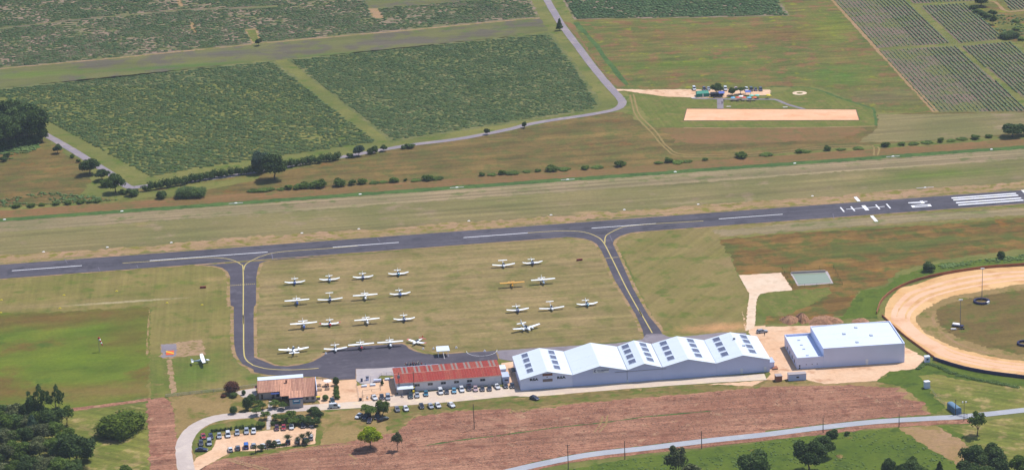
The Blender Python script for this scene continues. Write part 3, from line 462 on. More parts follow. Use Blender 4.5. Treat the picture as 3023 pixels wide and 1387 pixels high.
sheet('stubble_field', [(137.66,840.23),(151.63,841.13),(156.09,830.55),(159.99,820.25),(164.10,797.13),(153.21,804.05),(144.90,821.73)], M_tan, .056, .4, 1.5, label='tan stubble wedge right of the green field')
sheet('hay_field', [(152.11,841.08),(162.69,840.02),(173.28,844.09),(184.62,846.84),(204.13,850.08),(186.54,772.28),(159.73,774.78),(159.27,821.55)], M_stripegrass, .054, .5, 1.5, label='mown hay field in the lower right corner')
sheet('lawn', [(152.11,841.08),(155.00,840.79),(159.90,830.17),(158.75,826.55),(155.58,833.11)], M_green, .06, .4, 1.5, label='green strip beside the tan stubble')
sheet('hay_field', [(146.66,892.91),(161.04,901.43),(172.51,893.02),(191.42,879.76),(209.18,872.38),(205.59,856.53),(185.81,852.60),(164.46,849.53),(151.55,852.14),(149.51,863.62)], M_stripegrass, .053, .5, 1.5, label='mown grass with pale hay rows below the barrier')
sheet('verge', [(143.03,896.15),(154.19,897.83),(161.78,905.71),(172.77,894.43),(191.84,881.81),(209.79,875.07),(208.27,868.37),(190.58,875.69),(170.72,883.33),(159.34,891.57),(154.04,890.71),(155.31,871.13),(157.45,857.47),(152.42,851.40),(148.36,871.85),(144.67,880.48),(136.86,886.18)], M_green, .058, .5, 1.5, label='green verge between yard and barrier')
ribbon('grey_road', [(-28.22,802.61),(-14.11,809.44),(-4.58,814.21),(7.46,819.88),(24.51,826.37),(44.05,830.12),(68.71,835.17),(89.12,838.69),(109.24,843.07),(129.41,846.58),(149.33,847.80),(164.29,848.63),(185.75,852.34),(205.30,855.23)], 4.3, M_greyroad, .085, 6, .04, label='smooth grey road along the bottom')
sheet('ploughed_strip', [(-142.50,892.18),(-141.28,896.90),(-136.02,898.45),(-133.68,894.03),(-130.40,881.39),(-125.95,849.56),(-120.90,806.71),(-130.17,807.58),(-137.03,857.03)], M_plough, .06, .3, 1.2, label='brown ploughed strip at left')
ribbon('brown_track', [(-175.65,888.02),(-167.20,889.89),(-157.23,892.31),(-147.28,895.15),(-141.28,896.90)], 3.0, M_plough, .062, 5, .25, label='narrow brown earth track')
sheet('hay_field', [(-171.84,886.68),(-142.50,892.18),(-137.03,857.03),(-130.17,807.58),(-168.50,805.40),(-178.93,867.67)], M_stripegrass, .045, .4, 1.5, label='mown hay patch around the round thicket')
sheet('signal_square', [(-145.09,956.99),(-128.41,961.44),(-124.85,943.23),(-137.04,940.74),(-142.34,939.80)], M_worn, .06, .4, 1.2, label='worn square of earth in the grass')
sheet('gravel_square', [(-144.66,956.63),(-138.67,957.07),(-136.87,943.00),(-142.21,940.99)], M_oldasphalt, .068, .3, 1.2, label='grey gravel half of the worn square')
sheet('path', [(-140.06,938.80),(-138.23,939.35),(-132.21,903.67),(-134.07,901.75),(-139.06,930.45)], M_worn, .06, .3, 1.2, label='worn path below the earth square')
sheet('terrace', [(-109.53,901.32),(-100.91,904.66),(-101.83,906.18),(-100.57,897.58),(-101.38,894.87),(-101.56,893.50),(-105.87,895.34)], M_concrete, .07, .1, 1.5, label='pale paving beside the clubhouse')
ribbon('garden_path', [(-94.38,890.24),(-94.28,881.59),(-93.87,874.58),(-93.26,861.64)], 1.6, M_concrete, .085, 4, .1, label='pale garden path to the car park')
ribbon('far_road', [(20.00,1628.27),(27.40,1566.22),(30.80,1533.08),(35.39,1490.23),(43.17,1433.90),(50.43,1381.39),(56.30,1344.18),(59.79,1324.72),(61.89,1311.59),(62.17,1303.13),(59.69,1294.62),(54.35,1288.81),(40.39,1281.60),(25.19,1275.74),(10.80,1268.50),(1.86,1261.37),(-13.04,1252.33),(-29.07,1244.36),(-49.12,1238.31),(-61.41,1232.52),(-69.54,1228.68),(-81.59,1221.73),(-95.04,1217.49),(-126.01,1200.25),(-152.56,1189.34),(-179.79,1182.61),(-186.93,1181.27),(-192.78,1190.05),(-199.55,1204.91),(-211.39,1225.61),(-221.79,1244.22),(-229.36,1257.25),(-246.02,1284.64),(-255.37,1299.21)], 4.6, M_farroad, .08, 5, .08, label='narrow grey country road bending round the vineyards')
# --- dirt track
OUT = [(234.49,1011.98),(218.81,1012.30),(209.40,1011.86),(196.52,1010.03),(183.12,1004.95),(168.85,994.01),(162.18,990.17),(154.73,974.99),(150.56,958.75),(150.44,954.36),(152.44,946.19),(155.56,931.85),(162.53,910.03),(162.35,908.61),(168.68,901.59),(181.86,891.88),(192.83,886.62),(205.53,880.71)]
INN = [(229.57,989.67),(214.12,989.61),(204.47,987.01),(191.23,981.78),(180.21,976.96),(171.84,968.31),(165.56,959.57),(162.48,950.62),(163.51,937.99),(168.96,924.62),(175.05,915.80),(184.85,907.25),(195.98,901.83),(208.73,895.23)]
sheet('dirt_track', catmull(OUT, 5), M_track, .075, .15, 1.5, label='pale sand oval race track')
sheet('infield', catmull(INN, 5), M_yardgrass, .085, .3, 1.0, label='rough infield grass of the race track')
sheet('infield', [(172.02,962.36),(178.95,969.88),(192.32,976.78),(212.74,982.97),(228.50,984.84),(210.54,903.43),(197.26,908.04),(183.35,919.23),(174.77,931.16),(170.61,942.86)], M_dead, .092, .5, 1.0, label='brown centre of the race track infield')
ribbon('track', [(171.62,961.23),(169.46,952.15),(169.45,942.98),(171.35,931.54),(175.28,921.20),(182.14,912.88),(192.06,905.41)], 1.4, M_tan, .098, 5, .15, label='pale wheel track inside the race track')


def arclen(pts, n):
    d = [0.0]
    for a, b in zip(pts, pts[1:]): d.append(d[-1] + math.dist(a, b))
    return [(float(np.interp(d[-1]*i/n, d, [p_[0] for p_ in pts])), float(np.interp(d[-1]*i/n, d, [p_[1] for p_ in pts]))) for i in range(n + 1)]
_A = arclen(catmull(OUT, 5), 30); _B = arclen(catmull(INN, 5), 30)
for k_, (off, wd) in enumerate(((.30, 2.4), (.52, 3.0), (.74, 1.6))):
    ribbon('wheel_line', [(a_[0]*(1-off) + b_[0]*off, a_[1]*(1-off) + b_[1]*off) for a_, b_ in zip(_A, _B)], wd, M_sand, .079 + .002*k_, 3, .12, label='worn wheel line on the sand oval')

sheet('parking_strip', [(-58.79,885.59),(-50.87,888.47),(-46.69,891.71),(-41.87,892.57),(-35.83,893.04),(-29.80,894.32),(-19.70,895.19),(-9.58,896.33),(-0.70,894.31),(-0.77,889.13),(-17.65,886.28),(-33.67,885.51),(-47.66,884.80),(-58.20,883.52)], M_hardroad, .072, .12, 1.5, label='pale parking strip in front of the red roofed hangar')
# ================================================================ vines

_t = (1 + 5 ** .5) / 2
ICO = np.array([(-1,_t,0),(1,_t,0),(-1,-_t,0),(1,-_t,0),(0,-1,_t),(0,1,_t),(0,-1,-_t),(0,1,-_t),(_t,0,-1),(_t,0,1),(-_t,0,-1),(-_t,0,1)]) / math.sqrt(1 + _t * _t)
ICF = np.array([(0,11,5),(0,5,1),(0,1,7),(0,7,10),(0,10,11),(1,5,9),(5,11,4),(11,10,2),(10,7,6),(7,1,8),(3,9,4),(3,4,2),(3,2,6),(3,6,8),(3,8,9),(4,9,5),(2,4,11),(6,2,10),(8,6,7),(9,8,1)])
def clumps(name, pos, ang, lx, ly, lz):
    n = len(pos); V = ICO[None] * (1 + RNG.normal(0, .20, (n, 12, 1)))
    V = V * np.stack([lx, ly, lz], 1)[:, None, :]; c_, s_ = math.cos(ang), math.sin(ang)
    X = V[..., 0] * c_ - V[..., 1] * s_; Y = V[..., 0] * s_ + V[..., 1] * c_
    V = np.stack([X, Y, V[..., 2]], 2) + pos[:, None, :]; V[..., 2] = np.maximum(V[..., 2], .02)
    F = (ICF[None] + (np.arange(n) * 12)[:, None, None]).reshape(-1, 3)
    tone = np.repeat(np.clip(RNG.normal(.5, .11, n), 0, 1), 20)
    return fastmesh(name, V.reshape(-1, 3), F, tone)
def fieldnoise(x, y, s, seed):
    return (np.sin(x / s + seed) * np.cos(y / (s * 1.3) + seed * 2.1) + np.sin((x + y) / (s * .6) + seed * .7) * .7 + np.sin((x * .4 - y) / (s * .35) + seed) * .5) / 2.2
def rows_in(poly, ang, spacing):
    """row segments (list of point pairs) filling a polygon"""
    c_, s_ = math.cos(ang), math.sin(ang); q = [(x * c_ + y * s_, -x * s_ + y * c_) for x, y in poly]
    ys = [b for a, b in q]; out = []; y = min(ys) + spacing * .5
    while y < max(ys):
        xs = []
        for i in range(len(q)):
            (x0, y0), (x1, y1) = q[i], q[(i+1) % len(q)]
            if (y0 > y) != (y1 > y): xs.append(x0 + (x1 - x0) * (y - y0) / (y1 - y0))
        xs.sort()
        for k in range(0, len(xs) - 1, 2):
            if xs[k+1] - xs[k] > 3: out.append((xs[k] + .8, xs[k+1] - .8, y))
        y += spacing
    return out, c_, s_
def vine_points(segs, c_, s_, step, gap, seed, patch):
    P_ = []
    for x0, x1, y in segs:
        n = int((x1 - x0) / step)
        if n < 1: continue
        t = x0 + (np.arange(n) + .5 + RNG.normal(0, .12, n)) * step
        yy = y + RNG.normal(0, .12, n); X = t * c_ - yy * s_; Y = t * s_ + yy * c_
        keep = RNG.random(n) > gap + patch * np.clip(fieldnoise(X, Y, 16, seed), -.3, 1)
        P_.append(np.stack([X, Y], 1)[keep])
    return np.concatenate(P_) if P_ else np.zeros((0, 2))
def vineyard(poly, ang, spacing, step, gap, patch, mat, label, seed, size=1.0, holes=()):
    segs, c_, s_ = rows_in(poly, ang, spacing); P_ = vine_points(segs, c_, s_, step, gap, seed, patch)
    for h in holes:
        P_ = np.array([p_ for p_ in P_ if not inpoly(p_[0], p_[1], h)])
    n = len(P_); lz = RNG.uniform(.16, .28, n) * size; pos = np.concatenate([P_, (lz * .9)[:, None]], 1)
    o = link('vines', clumps('vines', pos, ang, RNG.uniform(.9, 1.6, n) * step * .72, RNG.uniform(.30, .46, n) * size, lz), mat)
    return tag(o, label, None, None, 'stuff')
A0 = R(2.5)
vineyard([(-317.75,1371.98),(-288.68,1385.24),(-135.86,1427.14),(-67.24,1246.28),(-144.86,1214.70),(-179.33,1197.67),(-249.78,1311.75),(-291.66,1376.84)], A0, 2.6, 1.3, .14, .26, M_vine, 'rows of leafy green vines in the left vineyard', 1.0, 1.15)
vineyard([(-127.03,1427.66),(-49.58,1449.40),(27.37,1469.13),(40.03,1388.37),(49.86,1304.07),(46.88,1294.69),(-7.82,1270.75),(-59.87,1247.49)], A0, 2.6, 1.3, .11, .22, M_vine, 'rows of leafy green vines in the middle vineyard', 4.0, 1.15)
vineyard([(-332.09,1427.98),(-297.98,1436.12),(-231.88,1452.52),(-152.61,1474.20),(-146.64,1476.66),(-70.52,1493.19),(4.80,1511.93),(21.78,1514.93),(17.88,1563.98),(12.74,1621.22),(-401.08,1695.46)], R(4), 2.8, 1.6, .14, .55, M_vine, 'rows of vines in the far vineyard', 2.3, 1.2,
    holes=[[(-94.82,1607.50),(-86.03,1556.82),(-78.71,1555.95),(-49.69,1560.94),(-12.75,1569.29),(5.50,1571.99),(18.04,1599.72)], [(-85.68,1558.67),(-79.20,1557.56),(-74.89,1526.79),(-81.39,1527.15)], [(-160.65,1513.78),(-153.24,1515.07),(-146.15,1472.81),(-151.27,1473.64),(-152.28,1470.38)],
           [(-324.42,1539.65),(-267.40,1559.66),(-234.30,1568.04),(-208.44,1575.51),(-172.51,1573.92),(-144.48,1574.82),(-144.13,1570.20),(-172.07,1569.30),(-207.91,1570.88),(-233.70,1563.45),(-266.71,1555.12),(-323.59,1535.22)], [(-214.38,1610.19),(-211.72,1609.73),(-206.36,1582.01),(-208.98,1582.46)], [(-198.02,1539.23),(-195.98,1538.89),(-188.77,1506.68),(-190.77,1507.01)]])
vineyard([(38.59,1560.38),(43.93,1505.72),(160.18,1494.50),(160.26,1495.22),(174.51,1493.54),(172.84,1537.08),(170.41,1588.84),(34.32,1613.20)], R(1), 2.6, 1.8, .02, .15, M_vine, 'dense rows of vines beyond the rough meadow', 6.1, 1.5)
_pl = ['upper left vine parcel', 'dark square vine parcel', 'large front vine parcel', 'vine parcel at the right edge', 'vine parcel at the top edge', 'top right corner vine parcel']
_a, _b2 = (215.28,1398.18), (224.35,1262.48); VA = math.atan2(_a[1] - _b2[1], _a[0] - _b2[0])
ORD = ['first', 'second', 'third', 'fourth', 'fifth', 'sixth', 'seventh', 'eighth', 'ninth', 'tenth', 'eleventh', 'twelfth', 'thirteenth', 'fourteenth', 'fifteenth', 'sixteenth', 'seventeenth', 'eighteenth', 'nineteenth']
def nth(i):
    i += 1
    if i < 20: return ORD[i - 1]
    t = {2: 'twent', 3: 'thirt', 4: 'fort', 5: 'fift'}[i // 10]
    return t + 'ieth' if i % 10 == 0 else t + 'y-' + ORD[i % 10 - 1]
def vine_row(sg, c_, s_, young):
    """one trained row: a single uneven leafy strip along its wire"""
    x0, x1, y = sg; n = max(3, int((x1 - x0) / .9)); t = np.linspace(x0, x1, n + 1); w_ = np.clip(RNG.normal(.36 if young else .46, .14, n + 1), .12, 1); h_ = np.clip(RNG.normal(.42 if young else .62, .16, n + 1), .2, 1.3)
    if young: thin = RNG.random(n + 1) < .35; w_[thin] = .1; h_[thin] = .2
    w_[[0, -1]] = .08; h_[[0, -1]] = .2; yy = y + RNG.normal(0, .1, n + 1)
    pf = [(-.7, .05), (-1, .5), (-.45, 1), (.45, 1), (1, .5), (.7, .05)]; V = []
    for k_, (a_, b_) in enumerate(pf):
        lx = t; ly = yy + a_ * w_; V.append(np.stack([lx * c_ - ly * s_, lx * s_ + ly * c_, b_ * h_ + RNG.normal(0, .04, n + 1) * (b_ > .1)], 1))
    V = np.stack(V, 1).reshape(-1, 3); F = []
    for i in range(n):
        for k_ in range(6): F.append((i*6+k_, i*6+(k_+1) % 6, (i+1)*6+(k_+1) % 6, (i+1)*6+k_))
    return fastmesh('vine_row', V, F, np.clip(RNG.normal(.5, .22, len(F)), 0, 1))
for k, poly in enumerate(VP):
    segs, c_, s_ = rows_in(poly, VA, 2.3); segs = [s for s in segs if s[1] - s[0] > 8]
    segs.sort(key=lambda s: ((s[0]+s[1])/2) * c_ - s[2] * s_); n = len(segs)
    for i, sg in enumerate(segs):
        young = k in (0, 2) and i / n < .55
        o = link('vine_row', vine_row(sg, c_, s_, young), M_vine2)
        tag(o, nth(i) + (' row from the left, sparse, in the ' if young else ' row from the left, leafy, in the ') + _pl[k], 'vine row', 'vine rows of the right vineyards')

# ================================================================ trees and shrubs
def leaf_cards(blobs, n, size, core=.72, rnd=RNG, outward=.6):
    """leaf clumps spread through ellipsoid lobes, with a dark core so that crowns are not see-through"""
    Vs, Fs, T = [], [], []; k = 0
    vol = np.array([b[3] * b[4] * b[5] for b in blobs]) ** .67; cnt = (vol / vol.sum() * n).astype(int) + 4
    for (cx, cy, cz, rx, ry, rz), m_ in zip(blobs, cnt):
        d = rnd.normal(size=(m_, 3)); d /= np.linalg.norm(d, axis=1)[:, None]; d[:, 2] = np.where(d[:, 2] < -.55, -d[:, 2], d[:, 2])
        r = rnd.uniform(.66, 1.07, m_) ; c_ = np.array([cx, cy, cz]) + d * np.array([rx, ry, rz]) * r[:, None]
        nr = d * outward + rnd.normal(size=(m_, 3)) * .6; nr /= np.linalg.norm(nr, axis=1)[:, None]
        a = np.cross(nr, rnd.normal(size=(m_, 3))); a /= np.linalg.norm(a, axis=1)[:, None]; b = np.cross(nr, a)
        s_ = size * rnd.uniform(.6, 1.3, m_)[:, None]; a = a * s_; b = b * s_ * .7
        quad = np.stack([c_ - a - b * .5, c_ + a * .3 - b, c_ + a + b * .4, c_ - a * .2 + b], 1)
        Vs.append(quad.reshape(-1, 3)); Fs.append(np.arange(m_ * 4).reshape(-1, 4) + k); k += m_ * 4
        T.append(np.clip(rnd.normal(.52, .2, m_) + rnd.normal(0, .10), 0, 1))
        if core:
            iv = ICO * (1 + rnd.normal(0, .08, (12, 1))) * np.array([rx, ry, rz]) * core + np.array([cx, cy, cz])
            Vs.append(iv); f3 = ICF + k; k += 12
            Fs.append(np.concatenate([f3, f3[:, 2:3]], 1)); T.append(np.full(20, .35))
    V = np.concatenate(Vs); F = np.concatenate(Fs); T = np.concatenate(T)
    V[:, 2] = np.maximum(V[:, 2], 0)
    me = bpy.data.meshes.new('crown')
    me.from_pydata(V.tolist(), [], [tuple(f[:3]) if f[2] == f[3] else tuple(f) for f in F.tolist()]); me.update()
    at = me.attributes.new('tone', 'FLOAT', 'FACE'); at.data.foreach_set('value', T.astype(np.float32))
    return me
def lobes(n, rad, zc, zr, lr, seed, flat=1.0):
    g = np.random.default_rng(seed); out = []
    for i in range(n):
        a = i * 2.4 + g.uniform(-.4, .4); r = rad * math.sqrt((i + .5) / n) * g.uniform(.8, 1.1); z = zc + zr * g.uniform(-1, 1) * (1 - .5 * r / max(rad, .01)) + zr * .4 * (1 - r / max(rad, .01))
        s_ = lr * g.uniform(.75, 1.25); out.append((math.cos(a) * r, math.sin(a) * r, z, s_, s_, s_ * flat))
    return out
def trunk_mesh(h, r, br=4, seed=0, top=.75):
    g = random.Random(seed); mb = MB(); p_ = [Vector((0, 0, -.01))]
    for i in range(1, 4): p_.append(Vector((g.uniform(-.02, .02), g.uniform(-.02, .02), h * i / 3)))
    for i in range(3): mb.tube(p_[i], p_[i+1], r * (1 - i * .22), r * (1 - (i+1) * .22), 7)
    for k in range(br):
        a = k * 6.28 / br + g.uniform(-.4, .4); b = Vector((math.cos(a) * g.uniform(.15, .3), math.sin(a) * g.uniform(.15, .3), g.uniform(h * 1.2, top)))
        mb.tube(p_[2 + k % 2], b, r * .45, r * .15, 5)
    return mb.mesh('trunk', M_bark)
TPL = {}
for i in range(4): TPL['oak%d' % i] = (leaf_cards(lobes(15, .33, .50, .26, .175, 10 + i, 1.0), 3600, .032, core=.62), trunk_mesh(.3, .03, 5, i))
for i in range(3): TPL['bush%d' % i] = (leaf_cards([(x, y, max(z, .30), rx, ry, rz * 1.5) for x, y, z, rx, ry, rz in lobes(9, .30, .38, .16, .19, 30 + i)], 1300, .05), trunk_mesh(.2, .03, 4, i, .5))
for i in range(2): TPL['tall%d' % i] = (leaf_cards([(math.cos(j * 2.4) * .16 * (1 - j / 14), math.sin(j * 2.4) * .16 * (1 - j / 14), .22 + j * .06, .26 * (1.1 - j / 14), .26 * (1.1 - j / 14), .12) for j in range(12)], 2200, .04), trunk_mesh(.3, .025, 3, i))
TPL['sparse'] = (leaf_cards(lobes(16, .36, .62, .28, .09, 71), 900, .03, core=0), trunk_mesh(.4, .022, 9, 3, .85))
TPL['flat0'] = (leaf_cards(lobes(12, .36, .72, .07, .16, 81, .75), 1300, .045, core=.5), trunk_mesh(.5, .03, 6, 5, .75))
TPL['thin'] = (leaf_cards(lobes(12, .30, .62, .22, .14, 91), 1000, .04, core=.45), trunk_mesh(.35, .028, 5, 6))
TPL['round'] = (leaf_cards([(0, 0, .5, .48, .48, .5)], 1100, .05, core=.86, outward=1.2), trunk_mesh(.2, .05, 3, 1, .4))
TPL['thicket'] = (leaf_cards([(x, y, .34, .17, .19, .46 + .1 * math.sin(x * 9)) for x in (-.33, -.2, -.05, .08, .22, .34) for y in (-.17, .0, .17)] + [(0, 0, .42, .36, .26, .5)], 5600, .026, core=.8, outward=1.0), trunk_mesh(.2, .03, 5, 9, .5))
# a small tree with stiff radiating leaf blades
_mb = MB()
for k in range(46):
    a = k * 2.399; el = R(18 + 62 * ((k * 37) % 46) / 46); d = Vector((math.cos(a) * math.cos(el), math.sin(a) * math.cos(el), math.sin(el))); c0 = Vector((0, 0, .42)); sd = Vector((-math.sin(a), math.cos(a), 0)) * .035
    m1 = c0 + d * .34; e1 = c0 + d * .58 - Vector((0, 0, .10)); _mb.add([c0, m1 - sd, e1, m1 + sd], [(0, 1, 2, 3)])
TPL['spiky'] = (_mb.mesh('crown'), trunk_mesh(.42, .06, 0, 2))
def tree(tpl, xy, h, wd, mat, label, group=None, name='tree', cat='tree'):
    cr, tr = TPL[tpl]; root = empty(name, xy, random.uniform(0, 6.28), (wd, wd * random.uniform(.9, 1.1), h))
    tag(root, label, cat, group)
    if not cr.materials: cr.materials.append(None)
    o = link('crown', cr, None, root); setmat(o, mat); link('trunk', tr, None, root)
    return root
def many(tpls, pts, hw, mat, label, group, name='bush', cat='bush'):
    order = sorted(range(len(pts)), key=lambda i: pts[i][0] / pts[i][1]); rank = {j: k for k, j in enumerate(order)}; base = label
    for i, q in enumerate(pts):
        label = nth(rank[i]) + ' from the left, ' + base
        h, wd = hw[i % len(hw)]; tree(tpls[i % len(tpls)], q, h * random.uniform(.92, 1.08), wd * random.uniform(.92, 1.08), mat, label, group, name, cat)
OAK = ['oak0', 'oak1', 'oak2', 'oak3']; BSH = ['bush0', 'bush1', 'bush2']
# dark wood at the left edge
many(OAK, [(-263.44,1261.97),(-258.76,1268.66),(-253.00,1271.97),(-248.31,1273.79),(-268.52,1257.81),(-264.76,1281.92),(-258.78,1286.95),(-274.43,1274.96),(-253.17,1283.64),(-268.98,1272.55),(-264.57,1293.68),(-275.76,1260.43)], [(20,19),(19,18),(20,19),(18,17)], M_leafdark, 'tall dark tree of the wood at the left edge', 'trees of the dark wood', 'dark_tree', 'tree')
many(BSH, [(-264.68,1258.90),(-260.50,1263.18),(-256.15,1266.66),(-252.42,1268.60),(-248.58,1270.04)], [(6,9),(5,8)], M_leafdark, 'dark bush at the foot of the dark wood', 'bushes at the foot of the dark wood')
tree('oak2', (-245.33,1270.90), 9, 8, M_leafdark, 'lower dark tree at the right end of the dark wood')
tree('oak1', (-233.60,1247.87), 5.6, 6, M_leafdark, 'single small dark tree in the dry meadow beside the left road')
many(BSH, [(-259.25,1243.76),(-259.47,1236.40)], [(3.2,4.5)], M_leafdark, 'dark bush left in the dry meadow below the wood', 'pair of bushes below the wood')
many(BSH, [(-224.52,1238.23),(-220.00,1229.79)], [(2.2,3.2)], M_leafmid, 'little shrub beside the left road', 'little shrubs beside the left road')
tree('oak3', (-210.69,1207.11), 9.0, 12, M_leafdark, 'broad dark tree overhanging the left road')
tree('oak0', (-202.99,1195.64), 6.5, 9, M_leafdark, 'dark scrubby tree between broad and tall tree by the left road')
tree('bush1', (-199.53,1184.91), 5, 8, M_leafmid, 'green scrub left of the tall tree at the road bend', None, 'bush', 'bush')
tree('oak1', (-193.19,1172.96), 11.2, 11.5, M_leafdark, 'tall dark tree just left of the road bend')
tree('bush0', (-183.98,1167.06), 4.6, 8, M_leafdark, 'round dark bush below the road bend', None, 'bush', 'bush')
tree('bush2', (-189.29,1170.60), 2.6, 6, M_leafmid, 'low green bush beside the round bush at the bend', None, 'bush', 'bush')
tree('bush2', (-169.16,1160.82), 4.6, 7, M_leafdark, 'dark bush standing alone below the hedge start', None, 'bush', 'bush')
tree('thicket', (-154.96,1162.52), 5.0, 15, M_leafdark, 'long low dark thicket below the roadside hedge', None, 'bush', 'thicket')
many(BSH, [(-238.75,1154.90),(-231.53,1155.28),(-226.63,1156.39),(-219.86,1156.83),(-214.01,1156.95),(-207.90,1157.48),(-203.77,1158.26),(-200.24,1158.68)], [(2.2,5),(2.2,5),(1.5,4),(1.6,5)], M_leafmid, 'small bush on the bank at the left end of the ditch', 'bushes at the left end of the ditch')
tree('oak2', (-124.19,1198.50), 12, 11, M_leafblue, 'grey green tree behind the big tree in the hedge')
tree('oak0', (-116.04,1185.16), 14.5, 14, M_leafdark, 'largest dark tree standing in the roadside hedge')
tree('oak3', (-76.14,1221.17), 6.4, 7, M_leafblue, 'compact grey green tree at the right end of the hedge')
tree('bush0', (-80.65,1219.22), 2.9, 4.5, M_leafdark, 'small bush left of the compact tree by the road', None, 'bush', 'bush')
many(BSH, [(-70.44,1224.12),(-68.28,1225.26)], [(3.8,4.5),(4.6,4)], M_leafdark, 'shrub right of the compact tree by the road', 'pair of roadside shrubs')
tree('oak1', (-63.75,1227.96), 4, 4.5, M_leafdark, 'little round tree beside the road bend of the middle vineyard')
many(BSH, [(-53.77,1231.37),(-50.38,1232.94)], [(2,3.4),(2.6,6.5)], M_leafdark, 'dark low shrub between the road and the dry meadow', 'low roadside shrubs')
tree('oak2', (-10.94,1251.84), 3.8, 3.6, M_leafdark, 'small tree on the road below the middle vineyard')
tree('oak3', (8.62,1262.12), 3.6, 3.4, M_leafdark, 'small tree on the roadside nearest the far bend')
tree('tall0', (33.51,1477.11), 7.5, 5.5, M_leafdark, 'dark tree leaning over the far road at the field corner')
tree('oak1', (-147.94,1467.98), 5.2, 5, M_leafdark, 'lone dark tree on the fallow strip')
many(BSH, [(-125.33,1166.19),(-120.39,1166.86),(-117.01,1167.99),(-111.59,1167.54),(-107.77,1168.10),(-102.83,1169.03),(-100.14,1169.20),(-95.15,1169.47),(-92.44,1169.38),(-83.23,1170.15),(-77.11,1171.33),(-72.13,1172.13),(-66.34,1172.43),(-62.11,1172.94),(-56.71,1173.29),(-51.12,1173.88),(-45.89,1173.86),(-40.09,1173.75),(-35.47,1175.15)],
     [(1.1,7),(1.4,8),(1.1,7),(.9,6),(2.8,5.5),(2.8,8),(3.4,8),(4.2,8),(4.6,8),(4.4,8),(3.2,4.6),(3.8,6),(.9,7),(.9,6),(3.0,6.5),(2,2.2),(.9,7),(3.8,7.5),(1.3,7)], M_leafmid, 'bush growing along the ditch bank left of the middle', 'bushes along the ditch bank')
many(BSH, [(-13.63,1178.02),(-8.66,1178.28),(-3.61,1179.22),(1.30,1179.72),(8.36,1181.32),(13.88,1181.51),(20.87,1182.20),(27.09,1183.22),(37.31,1182.55),(43.44,1184.29),(54.20,1184.95),(56.64,1186.96),(73.93,1187.92),(79.07,1188.88),(83.09,1188.09),(88.45,1188.31),(97.08,1189.98),(115.39,1192.48),(128.20,1195.01),(144.50,1197.09),(148.08,1197.81)],
     [(2.0,4),(.9,6),(2.8,5),(1.0,8),(.8,5),(1.6,4),(3.2,7.5),(1.0,9),(2.2,5.5),(.8,7),(3.4,6)], M_leafmid, 'bush in the scrub line along the ditch right of the middle', 'bushes along the right ditch')
many(BSH, [(159.17,1199.18),(165.94,1199.45),(174.73,1199.70),(188.62,1202.39),(196.93,1203.68),(203.15,1204.53),(210.09,1205.53),(216.99,1206.29),(222.66,1207.72),(228.39,1209.39),(235.19,1209.43),(242.26,1210.92)], [(3.0,4.6),(.8,6),(.8,7),(2.6,5.5),(2,4.6),(.9,7),(.9,7)], M_leafmid, 'bush on the bank near the right end of the ditch', 'bushes at the right end of the ditch')
tree('oak0', (253.92,1210.77), 7.4, 12, M_leafdark, 'large dark bush at the right end of the ditch line')
tree('oak2', (260.00,1212.91), 6.4, 8, M_leafdark, 'dark tree touching the right edge above the runway')
tree('oak3', (292.88,1498.29), 10, 13, M_leafdark, 'big dark tree at the top right among vineyards')
many(BSH, [(287.00,1491.20),(287.73,1481.97),(289.17,1474.51),(290.21,1467.20)], [(3,7)], M_leafdark, 'bush in the hedge along the upper right parcel', 'hedge bushes of the upper right parcel')
tree('oak1', (294.80,1469.98), 4.8, 7, M_leafdark, 'upper one of two small trees in the shrubby meadow')
tree('oak0', (290.59,1449.20), 6.2, 5, M_leafdark, 'lower one of two small trees in the shrubby meadow')
tree('thicket', (293.64,1415.70), 4.2, 12, M_leafdark, 'dark thicket at the corner of the upper right parcel', None, 'bush', 'thicket')
many(BSH, [(301.28,1434.00),(299.35,1409.13),(305.37,1454.06)], [(1.8,6),(2,5)], M_leafmid, 'low shrub in the meadow at the right edge', 'low shrubs of the right meadow')
tree('oak1', (114.22,1315.76), 6.6, 9.5, M_leafdark, 'broad dark tree shading the green marquee')
tree('oak2', (122.15,1311.10), 4.8, 5.2, M_leafdark, 'dark tree between the broad tree and the parasols')
tree('flat0', (126.97,1312.91), 4.0, 6.4, M_leafdark, 'flat crowned small tree above the parasols')
tree('bush1', (177.86,1010.68), 5.0, 6.8, M_leafdark, 'dark tree on the bank above the dirt track')
tree('bush2', (211.33,1023.81), 4.2, 4.6, M_leafdark, 'dark tree on the bank nearest the right edge')
# grove at the lower left
G1 = [(-198.38,880.19),(-193.67,882.40),(-196.67,865.52),(-191.79,866.34),(-187.65,868.53),(-183.03,868.07),(-178.86,870.28),(-195.01,851.27),(-190.20,852.06),(-186.12,854.20),(-181.28,855.00),(-177.06,856.49),(-173.03,859.30),(-191.18,835.99),(-187.16,838.06),(-182.91,838.88),(-178.87,840.95),(-174.59,841.78),(-170.52,843.87),(-166.02,837.24),(-185.73,822.21),(-180.79,824.12),(-175.61,824.82),(-170.43,825.53),(-165.33,823.84),(-160.15,824.55)]
_cnt = [0, 0, 0]
for i, q in sorted(enumerate(G1), key=lambda e: e[1][0] / e[1][1]):
    _cnt[(i * 7) % 3] += 1
    tree(OAK[i % 4], q, random.uniform(7, 9.5), random.uniform(9, 11.5), [M_leafmid, M_leafdark, M_leafolive][(i * 7) % 3], nth(_cnt[(i * 7) % 3] - 1) + ' from the left of the ' + ['mid green', 'dark', 'olive'][(i * 7) % 3] + ' trees inside the lower left grove', 'trees of the lower left grove', 'grove_tree', 'tree')
tree('oak0', (-189.70,877.32), 9, 10.5, M_leafolive, 'greyish tree at the far left corner of the grove')
tree('oak3', (-182.63,874.62), 11, 11, M_leafdark, 'dark tree at the far edge of the grove')
